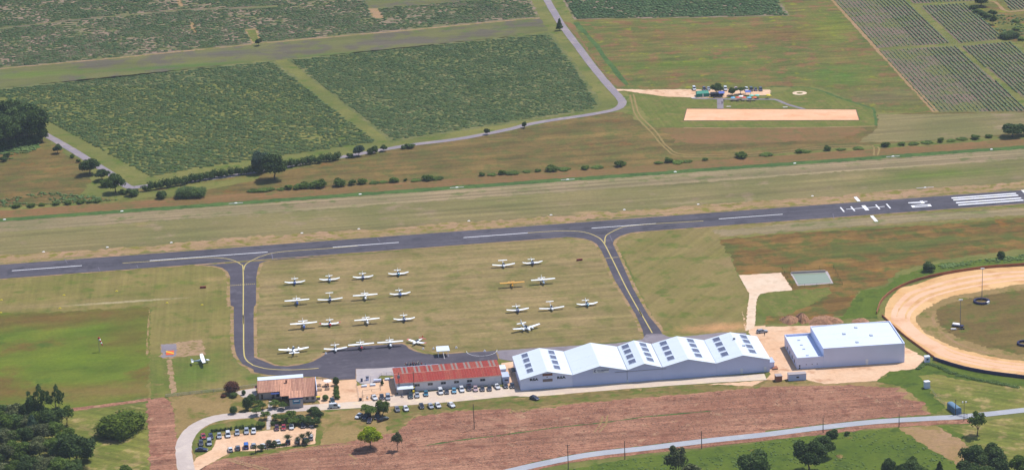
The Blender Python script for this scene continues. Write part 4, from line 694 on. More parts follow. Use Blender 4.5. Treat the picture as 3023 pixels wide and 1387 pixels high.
tree('sparse', (-180.05,874.36), 17, 11, M_leafdark, 'tall sparse tree poking out left at the grove top')
tree('sparse', (-173.35,873.69), 17, 9, M_leafdark, 'tall sparse tree poking out right at the grove top')
tree('oak2', (-174.75,869.87), 10, 12, M_leafdark, 'dark tree under the two sparse trees')
tree('thin', (-169.74,873.33), 8, 8, M_leafmid, 'light airy tree at the right shoulder of the grove')
tree('tall1', (-181.07,863.97), 8.5, 7, M_leafblue, 'pale grey green conical tree in the grove middle')
tree('oak1', (-166.43,852.27), 8, 11, M_leafmid, 'mid green tree left of the big dark grove tree')
tree('oak3', (-159.94,834.20), 13.5, 15, M_leafdark, 'biggest dark tree at the right side of the grove')
tree('tall0', (-156.99,838.83), 9, 8, M_leafmid, 'slim tree at the grove edge beside the hay')
tree('thicket', (-148.03,864.59), 8.0, 19.5, M_leafthick, 'large rounded green thicket standing in the hay patch', None, 'thicket', 'thicket')
many(OAK, [(-139.42,815.45),(-134.35,814.97)], [(7.6,7),(5.8,6)], M_leafmid, 'tree top at the bottom edge beside the brown strip', 'tree tops at the bottom edge')
# clubhouse garden
tree('round', (-110.32,899.71), 4.8, 6.2, M_leafred, 'dark red round shrub left of the clubhouse', None, 'shrub', 'shrub')
tree('round', (-109.27,895.69), 1.8, 3.2, M_leafdark, 'small shrub in front of the red shrub', None, 'shrub', 'shrub')
tree('round', (-113.19,896.09), 1.0, 2.4, M_leafred, 'low reddish flower bed by the red shrub', None, 'shrub', 'shrub')
tree('round', (-105.55,897.54), 2.0, 1.8, M_leafdark, 'little dark shrub on the paving left of the clubhouse', None, 'shrub', 'shrub')
tree('round', (-107.68,878.82), 3.0, 3.2, M_leafdark, 'clipped round shrub beside the loop road', None, 'shrub', 'shrub')
tree('round', (-102.68,881.55), 5.4, 3.9, M_leafdark, 'tall clipped egg shaped shrub left of the clubhouse', None, 'shrub', 'shrub')
tree('round', (-101.70,888.00), 4.0, 3.4, M_leafdark, 'clipped shrub behind the egg shaped shrub', None, 'shrub', 'shrub')
many(['flat0', 'thin'], [(-98.78,875.85),(-96.94,881.86),(-98.99,885.19),(-95.23,871.66),(-95.99,863.41),(-92.33,882.95),(-88.96,881.04),(-91.07,870.48),(-88.27,867.92),(-86.39,870.01),(-83.97,864.46),(-82.78,868.12),(-80.54,864.87),(-85.33,871.42)], [(3.2,6),(2.8,5),(2.4,4.6),(3.2,5.5),(2.6,5)], M_leafmid, 'feathery garden tree in front of the clubhouse', 'garden trees of the clubhouse', 'garden_tree', 'tree')
many(OAK, [(-82.33,866.53),(-78.90,864.22),(-76.08,863.28),(-75.19,869.12),(-77.31,874.66)], [(3.6,5.5),(4.2,5.5)], M_leafdark, 'dark garden tree at the clubhouse car park corner', 'dark trees of the clubhouse corner')
many(['spiky'], [(-84.79,847.11),(-79.36,846.69),(-77.16,848.65)], [(4.4,4.8)], M_leafolive, 'stiff spiky small tree in the lower car row', 'spiky trees in the car park', 'spiky_tree')
many(['spiky', 'oak1'], [(-96.05,839.97),(-94.19,841.66),(-91.37,844.62),(-89.82,845.00),(-80.99,845.76),(-78.03,845.74)], [(3.4,3.8),(2.8,3.2)], M_leafolive, 'bushy small tree over the lower car row', 'bushy trees over the lower car row', 'small_tree')
tree('oak2', (-50.89,870.92), 6.6, 6.4, M_leafmid, 'right one of two trees over the shaded cars')
tree('flat0', (-55.69,869.80), 4.6, 8.2, M_leafmid, 'left flat topped tree over the shaded cars')
tree('oak0', (-54.29,840.01), 9.6, 10, M_leaflight, 'yellow green tree on the edge of the ploughed field')
tree('thin', (-44.27,837.15), 7.2, 5.6, M_leafolive, 'slender olive tree right of the yellow green tree')
tree('tall1', (-52.33,902.12), 2.8, 1.6, M_leafdark, 'small dark conifer in the fuel yard')
tree('round', (-70.36,903.91), 3.4, 2.8, M_leafdark, 'round tree at the top of the terrace hedge', None, 'shrub', 'shrub')
many(['bush0', 'bush1'], [(-69.91,899.05),(-69.73,895.69),(-69.57,892.83),(-69.04,889.47)], [(2.2,2.8)], M_leafmid, 'bush in the hedge right of the terrace', 'terrace hedge bushes')
tree('round', (-73.55,888.76), 2.2, 2.8, M_leafmid, 'round bush at the lower edge of the terrace', None, 'shrub', 'shrub')
# trees along the bottom edge
tree('thin', (53.85,796.00), 15.5, 10.5, M_leafolive, 'tall olive tree with narrow top over the grey road')
tree('thin', (58.81,796.69), 8, 9, M_leafolive, 'lower olive tree right of the tall one by the road')
tree('oak2', (80.90,797.83), 12.2, 12, M_leafdark, 'dark rounded tree alone in the green field')
tree('oak1', (100.48,804.40), 13.2, 13.5, M_leafdark, 'largest dark tree in the green field')
tree('oak0', (107.92,816.21), 9, 8.5, M_leafdark, 'dark tree just right of the largest field tree')
tree('bush2', (112.91,833.83), 3.8, 5.6, M_leafdark, 'round dark bush on the edge of the grey road', None, 'bush', 'bush')
tree('bush1', (118.22,835.31), 2.0, 2.6, M_leafmid, 'small bush right of the round roadside bush', None, 'bush', 'bush')
tree('thin', (164.54,830.34), 9.4, 8.6, M_leafmid, 'airy light green tree beside the road at lower right')
many(OAK, [(157.67,797.74),(163.63,799.51),(153.02,787.80),(157.62,782.82),(163.70,785.65)], [(12,11),(11,11.5),(9,9),(11,11)], M_leafdark, 'dark tree of the clump in the lower right corner', 'clump in the lower right corner')
many(OAK, [(126.23,792.63),(133.98,793.04),(136.62,789.35),(130.32,787.66)], [(9.5,6),(9.5,9),(8,8)], M_leafdark, 'dark tree top at the bottom edge right of the field', 'tree tops at the bottom right edge')
tree('tall1', (144.25,793.22), 6.8, 5, M_leafdark, 'small pointed tree top at the bottom edge')
many(OAK, [(171.66,792.92),(174.13,786.94)], [(9,9)], M_leafmid, 'tree in the extreme lower right corner', 'extreme corner trees')
# hedges
def hedge(name, pts, h, wd, mat, label, dens=9, z0=0.0):
    pts = catmull(pts, 4); bl = []
    for i in range(len(pts) - 1):
        a = Vector(pts[i]); b = Vector(pts[i+1]); k = max(1, int((b - a).length / (wd * .30)))
        for j in range(k):
            q = a + (b - a) * (j / k); hh = h * random.uniform(.66, 1.1); q = q + Vector((random.gauss(0, wd * .08), random.gauss(0, wd * .1))); bl.append((q.x, q.y, hh * .5, wd * .5 * random.uniform(.6, 1.2), wd * .48 * random.uniform(.6, 1.2), hh * .55))
    o = link(name, leaf_cards(bl, len(bl) * dens * 9, wd * .07), mat); return tag(o, label, 'hedge')
hedge('hedge', [(-178.37,1174.05),(-164.93,1180.66),(-146.14,1191.96),(-125.77,1197.40),(-124.13,1197.81),(-112.76,1203.88),(-101.25,1209.58),(-85.33,1216.73)], 4.4, 4.2, M_leafdark, 'long dark hedge between the road and the dry meadow', 12)
hedge('hedge', [(-114.21,861.34),(-110.25,861.99),(-106.59,862.82)], 1.3, 1.3, M_leafdark, 'clipped low hedge left in the car park lawn')
hedge('hedge', [(-105.50,863.46),(-100.32,863.47),(-94.34,864.37)], 1.5, 1.6, M_leafdark, 'clipped low hedge behind the parked cars')
hedge('hedge', [(-92.12,865.43),(-86.43,866.60),(-81.91,868.03)], 1.6, 1.8, M_leafdark, 'dark low hedge right of the garden path')
hedge('hedge', [(154.70,897.78),(157.46,901.81),(161.31,899.95),(166.94,890.77),(175.73,882.80),(188.36,874.55)], 0.7, 2.4, M_tuft, 'weedy green hedge line below the navy barrier', 8)
hedge('hedge', [(-92.52,844.46),(-89.56,844.44),(-85.64,845.68)], 1.0, 1.2, M_leafmid, 'low hedge below the lower car row')
# weeds and tussocks in the rough grass (nobody could count them)
def tussocks(poly, n, size, mat, label, seed):
    xs = [p_[0] for p_ in poly]; ys = [p_[1] for p_ in poly]; g = random.Random(seed); P_ = []
    while len(P_) < n:
        x = g.uniform(min(xs), max(xs)); y = g.uniform(min(ys), max(ys))
        if inpoly(x, y, poly) and fieldnoise(x, y, 9, seed) > g.uniform(-.8, .7): P_.append((x, y, size * .15))
    n = len(P_); o = link('tussocks', clumps('tussocks', np.array(P_), .3, RNG.uniform(.4, 1.2, n) * size, RNG.uniform(.3, .9, n) * size, RNG.uniform(.2, .5, n) * size), mat)
    return tag(o, label, None, None, 'stuff')
tussocks([(16.84,813.58),(33.80,819.38),(63.09,826.04),(88.39,831.97),(88.39,832.00),(108.32,835.92),(137.20,839.76),(144.90,821.73),(153.21,804.05),(84.19,793.16),(16.37,799.55)], 700, .55, M_tuft, 'weedy tussocks in the green field', 1.0)
tussocks([(-248.97,1168.05),(-231.09,1179.13),(-210.09,1171.90),(-188.71,1160.27),(-201.54,1158.63),(-246.71,1155.70)], 260, 1.0, M_tuft, 'scrubby weeds at the left end of the ditch', 2.0)
tussocks([(285.42,1480.55),(313.14,1468.68),(299.47,1402.54),(292.42,1413.57)], 160, 1.2, M_tuft, 'weed tufts in the shrubby right meadow', 4.0)
tussocks([(-264.39,1252.42),(-256.42,1270.80),(-246.67,1269.44),(-246.27,1256.36),(-257.18,1237.18)], 160, 1.2, M_tuft, 'green scrub below the dark wood', 5.0)

tussocks([(183.38,1017.54),(196.29,1021.43),(221.95,1027.49),(232.67,1028.04),(231.32,1021.78),(201.48,1018.09),(183.18,1013.08)], 260, .9, M_tuft, 'grey green weeds on the bank above the track', 7.0)
clod = [(-111.22,829.02),(-95.22,836.42),(-72.59,843.31),(-61.65,845.13),(-45.62,851.82),(-38.05,866.70),(-2.71,871.11),(21.40,874.03),(93.92,882.98),(124.46,881.90),(142.95,869.69),(149.66,855.62),(130.07,851.05),(89.64,843.49),(64.06,837.76),(24.67,830.41),(-4.54,818.03),(-92.86,809.88),(-117.35,812.19)]
_o = tussocks(clod, 5000, .36, paint('clods', S(164,126,108), .95, var=.3, scale=.4), 'clods of earth on the ploughed field', 14.0); _o.name = 'earth_clods'
# ================================================================ buildings
def text(body, size, mat, parent, loc, name, rot=(math.pi/2, 0, 0), align='CENTER', bold=0.02, space=1.0):
    cu = bpy.data.curves.new('lettering', 'FONT'); cu.body = body; cu.size = size; cu.align_x = align; cu.extrude = .03; cu.offset = bold; cu.space_character = space
    ob = bpy.data.objects.new('lettering', cu); C.objects.link(ob); bpy.context.view_layer.update()
    me = bpy.data.meshes.new_from_object(ob.evaluated_get(bpy.context.evaluated_depsgraph_get())); bpy.data.objects.remove(ob)
    me.materials.clear(); me.materials.append(mat); o = link(name, me, None, parent); o.location = loc; o.rotation_euler = rot; return o
# --- long five-gabled hangar
HX = empty('gabled_hangar', (1.06, 890.91, 0), R(5.82)); tag(HX, 'long white hangar with five gables, roof lights and RSA lettering', 'hangar')
BAY = [(0, 10.47, 20.15, 4.48, 7.07, 4.9), (20.15, 30.8, 41.33, 4.9, 7.71, 5.25), (41.33, 48.02, 54.95, 5.25, 7.33, 5.28), (54.95, 65.12, 75.92, 5.28, 7.75, 5.22), (75.92, 86.47, 96.99, 5.22, 7.72, 5.21)]
DP = 25.2
for i, (x0, xa, x1, e0, za, e1) in enumerate(BAY):
    MB().prism([(x0+.02, 0), (x1-.02, 0), (x1-.02, e1-.12), (xa, za-.12), (x0+.02, e0-.12)], .05 * (i % 2), DP).build('wall', M_wallw if i == 0 else M_wallg, HX)
    for k, (a, b, za_, zb_) in enumerate(((x0, xa, e0, za), (xa, x1, za, e1))):
        sl = (zb_ - za_) / (b - a); aa = a + (.12 if i and k == 0 else -.25 * (k == 0 and i == 0)); bb = b - (.12 if k == 1 and i < 4 else -.25 * (k == 1 and i == 4))
        zf = lambda x: za_ + (x - a) * sl
        n = 6; 
        for j in range(n):   # roof sheeting in lapped runs
            y0 = -.35 + (DP + .7) * j / n; y1 = -.35 + (DP + .7) * (j + 1) / n - .015; dz = .012 * (j % 2)
            MB().hexa([(aa, y0, zf(aa)-.1), (bb, y0, zf(bb)-.1), (bb, y1, zf(bb)-.1), (aa, y1, zf(aa)-.1)], [(aa, y0, zf(aa)+.06+dz), (bb, y0, zf(bb)+.06+dz), (bb, y1, zf(bb)+.06+dz), (aa, y1, zf(aa)+.06+dz)]).build('roof_sheet', M_roofw, HX)
        if i != 1:
            wl = 1.15 if i < 2 else 1.3; xc = a + (b - a) * (.42 if k == 0 else .46)
            for yc in (22.2, 16.9, 11.3, 5.8):
                L_ = 1.85; f_ = MB()
                for (p0, p1, q0, q1) in ((-wl-.1, wl+.1, -L_-.12, -L_), (-wl-.1, wl+.1, L_, L_+.12), (-wl-.1, -wl, -L_, L_), (wl, wl+.1, -L_, L_)):
                    f_.hexa([(xc+p0, yc+q0, zf(xc+p0)+.05), (xc+p1, yc+q0, zf(xc+p1)+.05), (xc+p1, yc+q1, zf(xc+p1)+.05), (xc+p0, yc+q1, zf(xc+p0)+.05)], [(xc+p0, yc+q0, zf(xc+p0)+.22), (xc+p1, yc+q0, zf(xc+p1)+.22), (xc+p1, yc+q1, zf(xc+p1)+.22), (xc+p0, yc+q1, zf(xc+p0)+.22)])
                fr = f_.build('roof_light', M_roofw, HX)
                for p0, p1 in ((-wl, -.05), (.05, wl)):
                    MB().hexa([(xc+p0, yc-L_, zf(xc+p0)+.05), (xc+p1, yc-L_, zf(xc+p1)+.05), (xc+p1, yc+L_, zf(xc+p1)+.05), (xc+p0, yc+L_, zf(xc+p0)+.05)], [(xc+p0, yc-L_, zf(xc+p0)+.17), (xc+p1, yc-L_, zf(xc+p1)+.17), (xc+p1, yc+L_, zf(xc+p1)+.17), (xc+p0, yc+L_, zf(xc+p0)+.17)]).build('pane', M_pane, fr)
    if i < 4: MB().box(x1-.12, -.3, e1-.06, x1+.12, DP+.3, e1-.01).build('valley_gutter', M_steel if i in (1, 2) else M_trim, HX)
for xx in (5.2, 15.75): text('RSA', 1.2, M_black, HX, (xx, -.06, 3.78), 'lettering', bold=.06, space=1.15).scale = (1.4, 1.05, 1)
MB().box(8.5, -.06, 2.9, 12.5, 0, 6.35).build('window_panel', M_wallw, HX)
for z0, z1, mt in ((5.35, 6.25, M_brick), (2.98, 4.05, M_clear)):
    wv = MB().box(8.6, -.10, z0, 12.4, -.06, z1).build('window', M_glass if mt is M_brick else M_pane, HX)
    for j in range(4): MB().box(8.6, -.16, z0 + (z1-z0)*j/4, 12.4, -.10, z0 + (z1-z0)*(j+.62)/4).build('louvre', mt, wv)
MB().add([(9.9,-.10,4.55),(10.5,-.10,4.7),(10.75,-.10,5.1),(10.35,-.10,4.95),(10.1,-.10,5.0),(10.15,-.10,4.75)], [(0,1,2,3,4,5)]).build('bird_emblem', M_dark, HX)
bd = MB().box(28.1, -.12, 4.85, 34.2, .02, 6.55).build('sign_board', M_roofw, HX)
text('CCI LIBOURNE', .68, M_navy, bd, (31.9, -.15, 5.68), 'lettering', bold=.022)
MB().box(30.0, -.15, 5.28, 32.4, -.12, 5.40).build('underline', M_navy, bd)
q = [(28.95 + .52*math.cos(t), 5.75 + .52*math.sin(t)) for t in np.linspace(.7, 5.6, 18)] + [(29.13 + .33*math.cos(t), 5.72 + .33*math.sin(t)) for t in np.linspace(5.5, .8, 18)]
MB().prism(q, -.16, -.12).build('crescent_logo', M_navy, bd)
for x0, x1 in ((85.4, 86.4), (94.7, 95.6), (41.0, 41.7)): MB().box(x0, -.06, .02, x1, .03, 2.2 if x0 > 50 else 1.1).build('door', M_roofw, HX)
MB().box(41.2, -.04, .0, 41.3, .06, 5.0).build('downpipe', M_steel, HX)
MB().box(36.5, -.12, 4.5, 56.5, .01, 4.62).build('cladding_rail', M_steel, HX)
MB().box(-1.6, 15.5, 1.9, -.05, 19.0, 2.2).box(-1.6, 15.5, 0, -1.5, 15.6, 1.9).box(-1.6, 18.9, 0, -1.5, 19.0, 1.9).build('side_canopy', M_dark, HX)
an = MB().box(97.05, 3.2, 0, 99.4, 8.2, 2.5).build('side_annex', M_wallw, HX); MB().box(97.05, 3.0, 2.5, 99.6, 8.4, 2.66).build('roof', M_trim, an)
MB().box(86.0, 17, 7.75, 86.9, 17.6, 8.4).build('roof_vent', M_steel, HX); MB().box(88.4, 10.5, 7.2, 89.5, 11.3, 7.75).build('roof_vent', M_roofw, HX)
# --- new white hangar
WX = empty('white_hangar', (108.2, 902.09, 0), R(4.3)); tag(WX, 'new white flat roofed hangar with lower annex in the sand yard', 'hangar')
MB().box(10.4, 0, 0, 42.2, 25.6, 7.3).build('wall', M_wallw, WX)
MB().box(0, .03, 0, 10.38, 25.57, 4.15).build('annex_wall', M_wallw, WX)
def flatroof(x0, x1, y0, y1, z, ridge):
    xm = (x0 + x1) / 2; k = 8
    for half, (a, b, za, zb) in enumerate(((x0, xm, z, z + ridge), (xm, x1, z + ridge, z))):
        for j in range(k):
            ya = y0 + (y1 - y0) * j / k; yb = y0 + (y1 - y0) * (j + 1) / k - .01
            MB().hexa([(a, ya, za-.1), (b, ya, zb-.1), (b, yb, zb-.1), (a, yb, za-.1)], [(a, ya, za+.01*(j % 2)), (b, ya, zb+.01*(j % 2)), (b, yb, zb+.01*(j % 2)), (a, yb, za+.01*(j % 2))]).build('roof_sheet', M_roofw, WX)
flatroof(10.75, 41.85, .35, 25.25, 7.45, .35); flatroof(.35, 10.3, .4, 25.2, 4.1, .0)
for (x0, y0, x1, y1, z0, z1) in ((10.4, -.05, 42.25, .3, 7.25, 7.95), (10.4, 25.3, 42.25, 25.65, 7.25, 7.8), (10.35, .3, 10.7, 25.3, 7.25, 7.72), (41.9, .3, 42.25, 25.3, 7.25, 7.9), (-.05, -.02, 10.34, .3, 4.1, 4.75), (-.05, 25.3, 10.34, 25.6, 4.1, 5.0), (-.05, .3, .28, 25.3, 4.1, 4.85)):
    MB().box(x0, y0, z0, x1, y1, z1).build('parapet', M_wallw, WX)
for x, y in ((27.5, 20.5), (21.5, 14.5), (31.5, 11.0), (24.5, 4.5)): MB().hexa([(x-.7, y-.8, 7.5), (x+.7, y-.8, 7.5), (x+.7, y+.8, 7.5), (x-.7, y+.8, 7.5)], [(x-.5, y-.6, 8.1), (x+.5, y-.6, 8.1), (x+.5, y+.6, 8.1), (x-.5, y+.6, 8.1)]).build('roof_dome', M_trim, WX)
for y in (20, 14.5, 10, 3): MB().box(4.2, y, 4.1, 5.2, y + .7, 4.4).build('roof_dome', M_trim, WX)
MB().box(26.9, -.06, .05, 27.95, .03, 2.25).build('door', M_cream2, WX)
for z0, z1 in ((1.05, 1.75), (.2, .8)): MB().box(.75, -.04, z0, 1.25, .03, z1).build('window', M_glass, WX)
for x in (3.6, 5.9, 7.9): MB().box(x-.14, -.04, 1.6, x+.14, .03, 1.9).build('wall_vent', M_dark, WX)
for y in (4.5, 9, 14, 19): MB().box(-.05, y, .9, .02, y + 1.3, 2.2).build('window', M_glass, WX)
# --- red roofed hangar
RX0 = (-46.45,893.70); RX1 = (-6.23,898.35); RL = math.dist(RX0, RX1); RX = empty('red_roofed_hangar', RX0, math.atan2(RX1[1]-RX0[1], RX1[0]-RX0[0]))
tag(RX, 'long low grey hangar with rusty red sheet roof', 'hangar')
MB().box(0, 0, 0, RL, 15.8, 3.95).build('wall', M_wallgrey, RX)
for x in (0, RL - .1):
    MB().prism([(0, 3.95), (15.8, 3.95), (7.9, 4.45)], 0, .1).build('gable', M_wallgrey, RX).matrix_local = Matrix.Translation((x + .1, 0, 0)) @ Matrix.Rotation(math.pi/2, 4, 'Z')
def rsheet(x0, x1, y0, y1, z0, z1, mat, nm='roof_sheet'):
    dz = random.uniform(0, .035); k = max(2, int((x1 - x0) / .2)); top = []
    mb = MB(); n = 2 * k
    for i in range(n + 1):
        x = x0 + (x1 - x0) * i / n; h = .05 * (i % 2) + dz
        mb.v += [(x, y0, z0 + h), (x, y1, z1 + h)]
    for i in range(n): mb.f.append((2*i, 2*i+2, 2*i+3, 2*i+1))
    return mb.build(nm, mat, RX)
x = -.3
while x < RL + .3:
    wd = min(random.choice((.9, 1.1, 1.2)), RL + .3 - x)
    if wd < .2: break
    rsheet(x, x + wd - .02, -.5, 7.85, 3.98, 4.52, random.choice((M_redroof, M_redroof, M_redroof2))); x += wd
cuts = [-.3]
for k in range(8): cuts += [2.97 + 4.87*k, 3.75 + 4.87*k, 4.6 + 4.87*k, 5.35 + 4.87*k]
cuts = [c_ for c_ in cuts if c_ < RL] + [RL + .3]
for i in range(len(cuts) - 1):
    red = i % 2 == 0; a, b = cuts[i], cuts[i+1]; k = max(1, round((b - a) / 1.1)) if red else 1
    for j in range(k): rsheet(a + (b-a)*j/k, a + (b-a)*(j+1)/k - .02, 7.95, 16.3, 4.52, 3.98, random.choice((M_redroof, M_redroof2)) if red else M_clear, 'roof_sheet' if red else 'translucent_sheet')
MB().box(-.3, 7.75, 4.53, RL + .3, 8.05, 4.64).build('ridge_cap', M_ridge, RX)
MB().box(-.35, 16.3, 3.9, RL * .44, 16.5, 4.08).build('rear_gutter', M_wallw, RX); MB().box(-.35, -.62, 3.86, RL + .3, -.5, 3.98).build('gutter', M_ridge, RX)
for k in range(6):
    x = 7.05 + 5.06 * k; wv = MB().box(x - .1, -.03, 1.95, x + 1.9, .02, 3.0).build('window', M_cream, RX)
    for p0 in (0, .95): MB().box(x + p0, -.06, 2.05, x + p0 + .85, -.03, 2.9).build('pane', M_glass, wv)
pc = MB().box(.4, -2.5, 0, 6.0, -.02, 2.3).build('porch', M_cream, RX)
MB().hexa([(.1, -3.1, 2.32), (6.3, -3.1, 2.32), (6.3, -.05, 2.85), (.1, -.05, 2.85)], [(.1, -3.1, 2.46), (6.3, -3.1, 2.46), (6.3, -.05, 2.99), (.1, -.05, 2.99)]).build('porch_roof', M_roofw, pc)
MB().box(2.2, -2.56, .05, 4.8, -2.5, 2.0).build('porch_door', M_steel, pc)
MB().box(5.2, -2.56, .6, 5.8, -2.5, 1.9).build('porch_window', M_glass, pc)
for k, (x0, y0, x1, y1, h, lb) in enumerate(((.2, .3, 2.8, 5.6, 2.7, 'grey service cabin at the right end of the red roofed hangar'), (.1, 9.0, 2.6, 13.4, 2.6, 'white roofed cabin behind the grey service cabin'))):
    cb = empty('service_cabin', (RX0[0] + math.cos(RX.rotation_euler.z) * (RL + .35), RX0[1] + math.sin(RX.rotation_euler.z) * (RL + .35), 0), RX.rotation_euler.z); tag(cb, lb, 'cabin')
    MB().box(x0, y0, 0, x1, y1, h).build('wall', M_wallg if k == 0 else M_wallw, cb); MB().box(x0-.12, y0-.12, h, x1+.12, y1+.12, h+.14).build('roof', M_trim if k == 0 else M_roofw, cb)
    MB().box(x0+.7, y0-.05, 1.2, x1-.5, y0, 1.75).build('window', M_glass, cb)
# --- clubhouse
CX = empty('clubhouse', (-99.5, 892.0, 0), R(6)); tag(CX, 'tiled clubhouse with white rear fascia and blue sign', 'clubhouse')
MB().box(.3, 0, 0, 8.6, 7.7, 2.85).build('wall', M_cream, CX); MB().box(8.6, -1.6, 0, 11.7, 7.7, 2.5).build('wall', M_cream, CX)
MB().box(16.9, -6.2, 0, 22.0, 7.5, 2.5).build('wall', M_cream, CX); MB().box(11.7, -4.9, 0, 16.9, 7.6, 2.5).build('wall', M_cream, CX)
WG = MB().box(11.75, -11.6, 0, 16.85, -4.92, 4.1).build('front_wing', M_cream, CX)
MB().box(11.65, -11.75, 3.7, 16.95, -11.6, 4.25).build('fascia', M_navy, WG)
sg = MB().box(12.9, -11.7, 1.75, 15.8, -11.6, 3.45).build('sign_board', M_signblue, WG)
MB().box(13.1, -11.74, 2.2, 15.6, -11.7, 2.55).build('sign_band', M_navy, sg); MB().box(13.4, -11.74, 2.75, 15.3, -11.7, 3.2).build('sign_picture', M_cream2, sg)
def tiled(x0, x1, y0, y1, z0, z1, tones, par, wd=.55):
    n = max(1, int((x1 - x0) / wd))
    for i in range(n):
        a = x0 + (x1-x0)*i/n; b = x0 + (x1-x0)*(i+1)/n - .03; m_ = tones(a); xm = (a+b)/2; mb = MB()
        mb.loft([[(a, y, z), (xm, y, z+.11), (b, y, z), (b, y, z-.08), (a, y, z-.08)] for y, z in ((y0, z0), (y1, z1))]); mb.build('tile_run', m_, par)
tone = lambda a: random.choice((M_tile2, M_tile2, M_tile)) if 6.5 < a < 12.5 else random.choice((M_tile, M_tile, M_tile3) if a < 15 else (M_tile3, M_tile3, M_tile))  # paler tile runs in the middle, darker ones towards the right
tiled(-.1, 8.4, -.6, 7.8, 2.95, 4.55, tone, CX); tiled(8.4, 11.75, -5.0, 7.8, 2.62, 4.55, tone, CX); tiled(11.75, 16.9, -4.9, 7.8, 2.64, 4.55, tone, CX); tiled(16.9, 22.3, -6.9, 7.6, 2.5, 4.5, tone, CX)
tiled(11.6, 17.0, -11.6, -4.9, 4.15, 4.45, lambda a: random.choice((M_tile, M_tile2)), WG)
MB().hexa([(.2, 7.85, 4.45), (17.8, 7.85, 4.45), (17.8, 10.4, 4.7), (.2, 10.4, 4.7)], [(.2, 7.85, 4.8), (17.8, 7.85, 4.8), (17.8, 10.4, 5.2), (.2, 10.4, 5.2)]).build('rear_roof', M_roofw, CX); MB().box(.4, 8.0, 0, 17.6, 10.2, 4.4).build('rear_wall', M_cream, CX); MB().box(22.32, -7.0, 2.5, 22.5, 7.7, 4.65).build('verge_board', M_wallw, CX)
MB().box(10.8, 4.6, 4.0, 11.5, 5.3, 5.3).box(10.7, 4.5, 5.3, 11.6, 5.4, 5.42).build('chimney', M_tile3, CX)
MB().hexa([(4.9, -1.6, 2.3), (8.3, -1.6, 2.3), (8.3, -.02, 2.6), (4.9, -.02, 2.6)], [(4.9, -1.6, 2.42), (8.3, -1.6, 2.42), (8.3, -.02, 2.82), (4.9, -.02, 2.82)]).build('awning', M_navy, CX)
for x0, x1, z0, z1 in ((1.2, 1.9, .1, 2.1), (5.2, 6.2, .1, 2.1), (6.9, 8.0, .7, 2.0)): MB().box(x0, -.05, z0, x1, 0, z1).build('window' if z0 > .5 else 'door', M_glass, CX)
MB().box(9.0, -1.66, .1, 11.2, -1.6, 2.1).build('window', M_glass, CX)
for x in (18.0, 20.2): MB().box(x, -6.26, .9, x + 1.1, -6.2, 2.0).build('window', M_glass, CX)
for x in (8.6, 11.5): MB().tube((x, -4.7, 0), (x, -4.7, 2.6), .09).build('porch_post', M_wood, CX)
# --- sheds and boxes
def shed(name, xy, rz, wd, dp, h, wall, roof, label, cat, roofh=.15, win=None, pitch=0.0):
    o = empty(name, xy, R(rz)); tag(o, label, cat)
    MB().box(0, 0, 0, wd, dp, h).build('wall', wall, o)
    MB().hexa([(-.1, -.1, h), (wd+.1, -.1, h), (wd+.1, dp+.1, h+pitch), (-.1, dp+.1, h+pitch)], [(-.1, -.1, h+roofh), (wd+.1, -.1, h+roofh), (wd+.1, dp+.1, h+roofh+pitch), (-.1, dp+.1, h+roofh+pitch)]).build('roof', roof, o)
    if win: MB().box(win[0], -.05, win[2], win[1], 0, win[3]).build('window', M_glass, o)
    return o
shed('site_cabin', (103.55,890.09), 5, 6.8, 2.5, 2.5, M_wallg, M_slab, 'grey site cabin at the edge of the sand yard', 'cabin', win=(3.0, 4.0, 1.1, 1.7))
shed('brown_shed', (98.67,889.76), 6, 2.4, 2.6, 2.2, M_brick, M_slab, 'small brown shed left of the grey site cabin', 'shed')
shed('white_kiosk', (158.08,903.63), 8, 1.9, 1.8, 2.3, M_wallw, M_roofw, 'white kiosk beside the start of the navy barrier', 'kiosk', win=(.5, 1.3, 1.1, 1.7))
shed('white_hut', (153.54,876.79), 10, 1.9, 1.9, 2.7, M_wallw, M_cream2, 'white hut with slanted roof on the right grass', 'hut', pitch=-.3)
shed('pallet_stack', (98.88,902.45), 6, 2.0, 2.6, .5, M_wood, M_brick, 'low brown pallet stack at the right end of the gabled hangar', 'pallet stack', .06)
a, b = (160.14,850.23), (158.19,856.70); ln = math.dist(a, b); ct = empty('blue_container', a, math.atan2(b[1]-a[1], b[0]-a[0])); tag(ct, 'long pale blue container with rounded roof beside the gate', 'container')
MB().box(0, -2.4, 0, ln, 0, 2.1).build('body', M_tealc, ct)
MB().loft([[(x, -1.2 + 1.25*math.cos(t), 2.1 + .55*math.sin(t)) for t in np.linspace(0, math.pi, 9)] for x in (-.05, ln + .05)]).build('roof', M_tealc, ct)
for k in range(6): MB().box(ln*(k+.2)/6, 0, .1, ln*(k+.32)/6, .06, 2.0).build('rib', M_navy, ct)
gt = empty('blue_gate', (160.61,849.74), math.atan2(-3, 3)); tag(gt, 'blue lattice gate across the verge beside the container', 'gate')
for k in range(10): MB().box(k*.5, -.04, 0, k*.5+.06, .04, 1.7).build('bar', M_navy, gt)
for z in (.1, 1.65): MB().box(0, -.05, z, 4.7, .05, z+.08).build('rail', M_navy, gt)
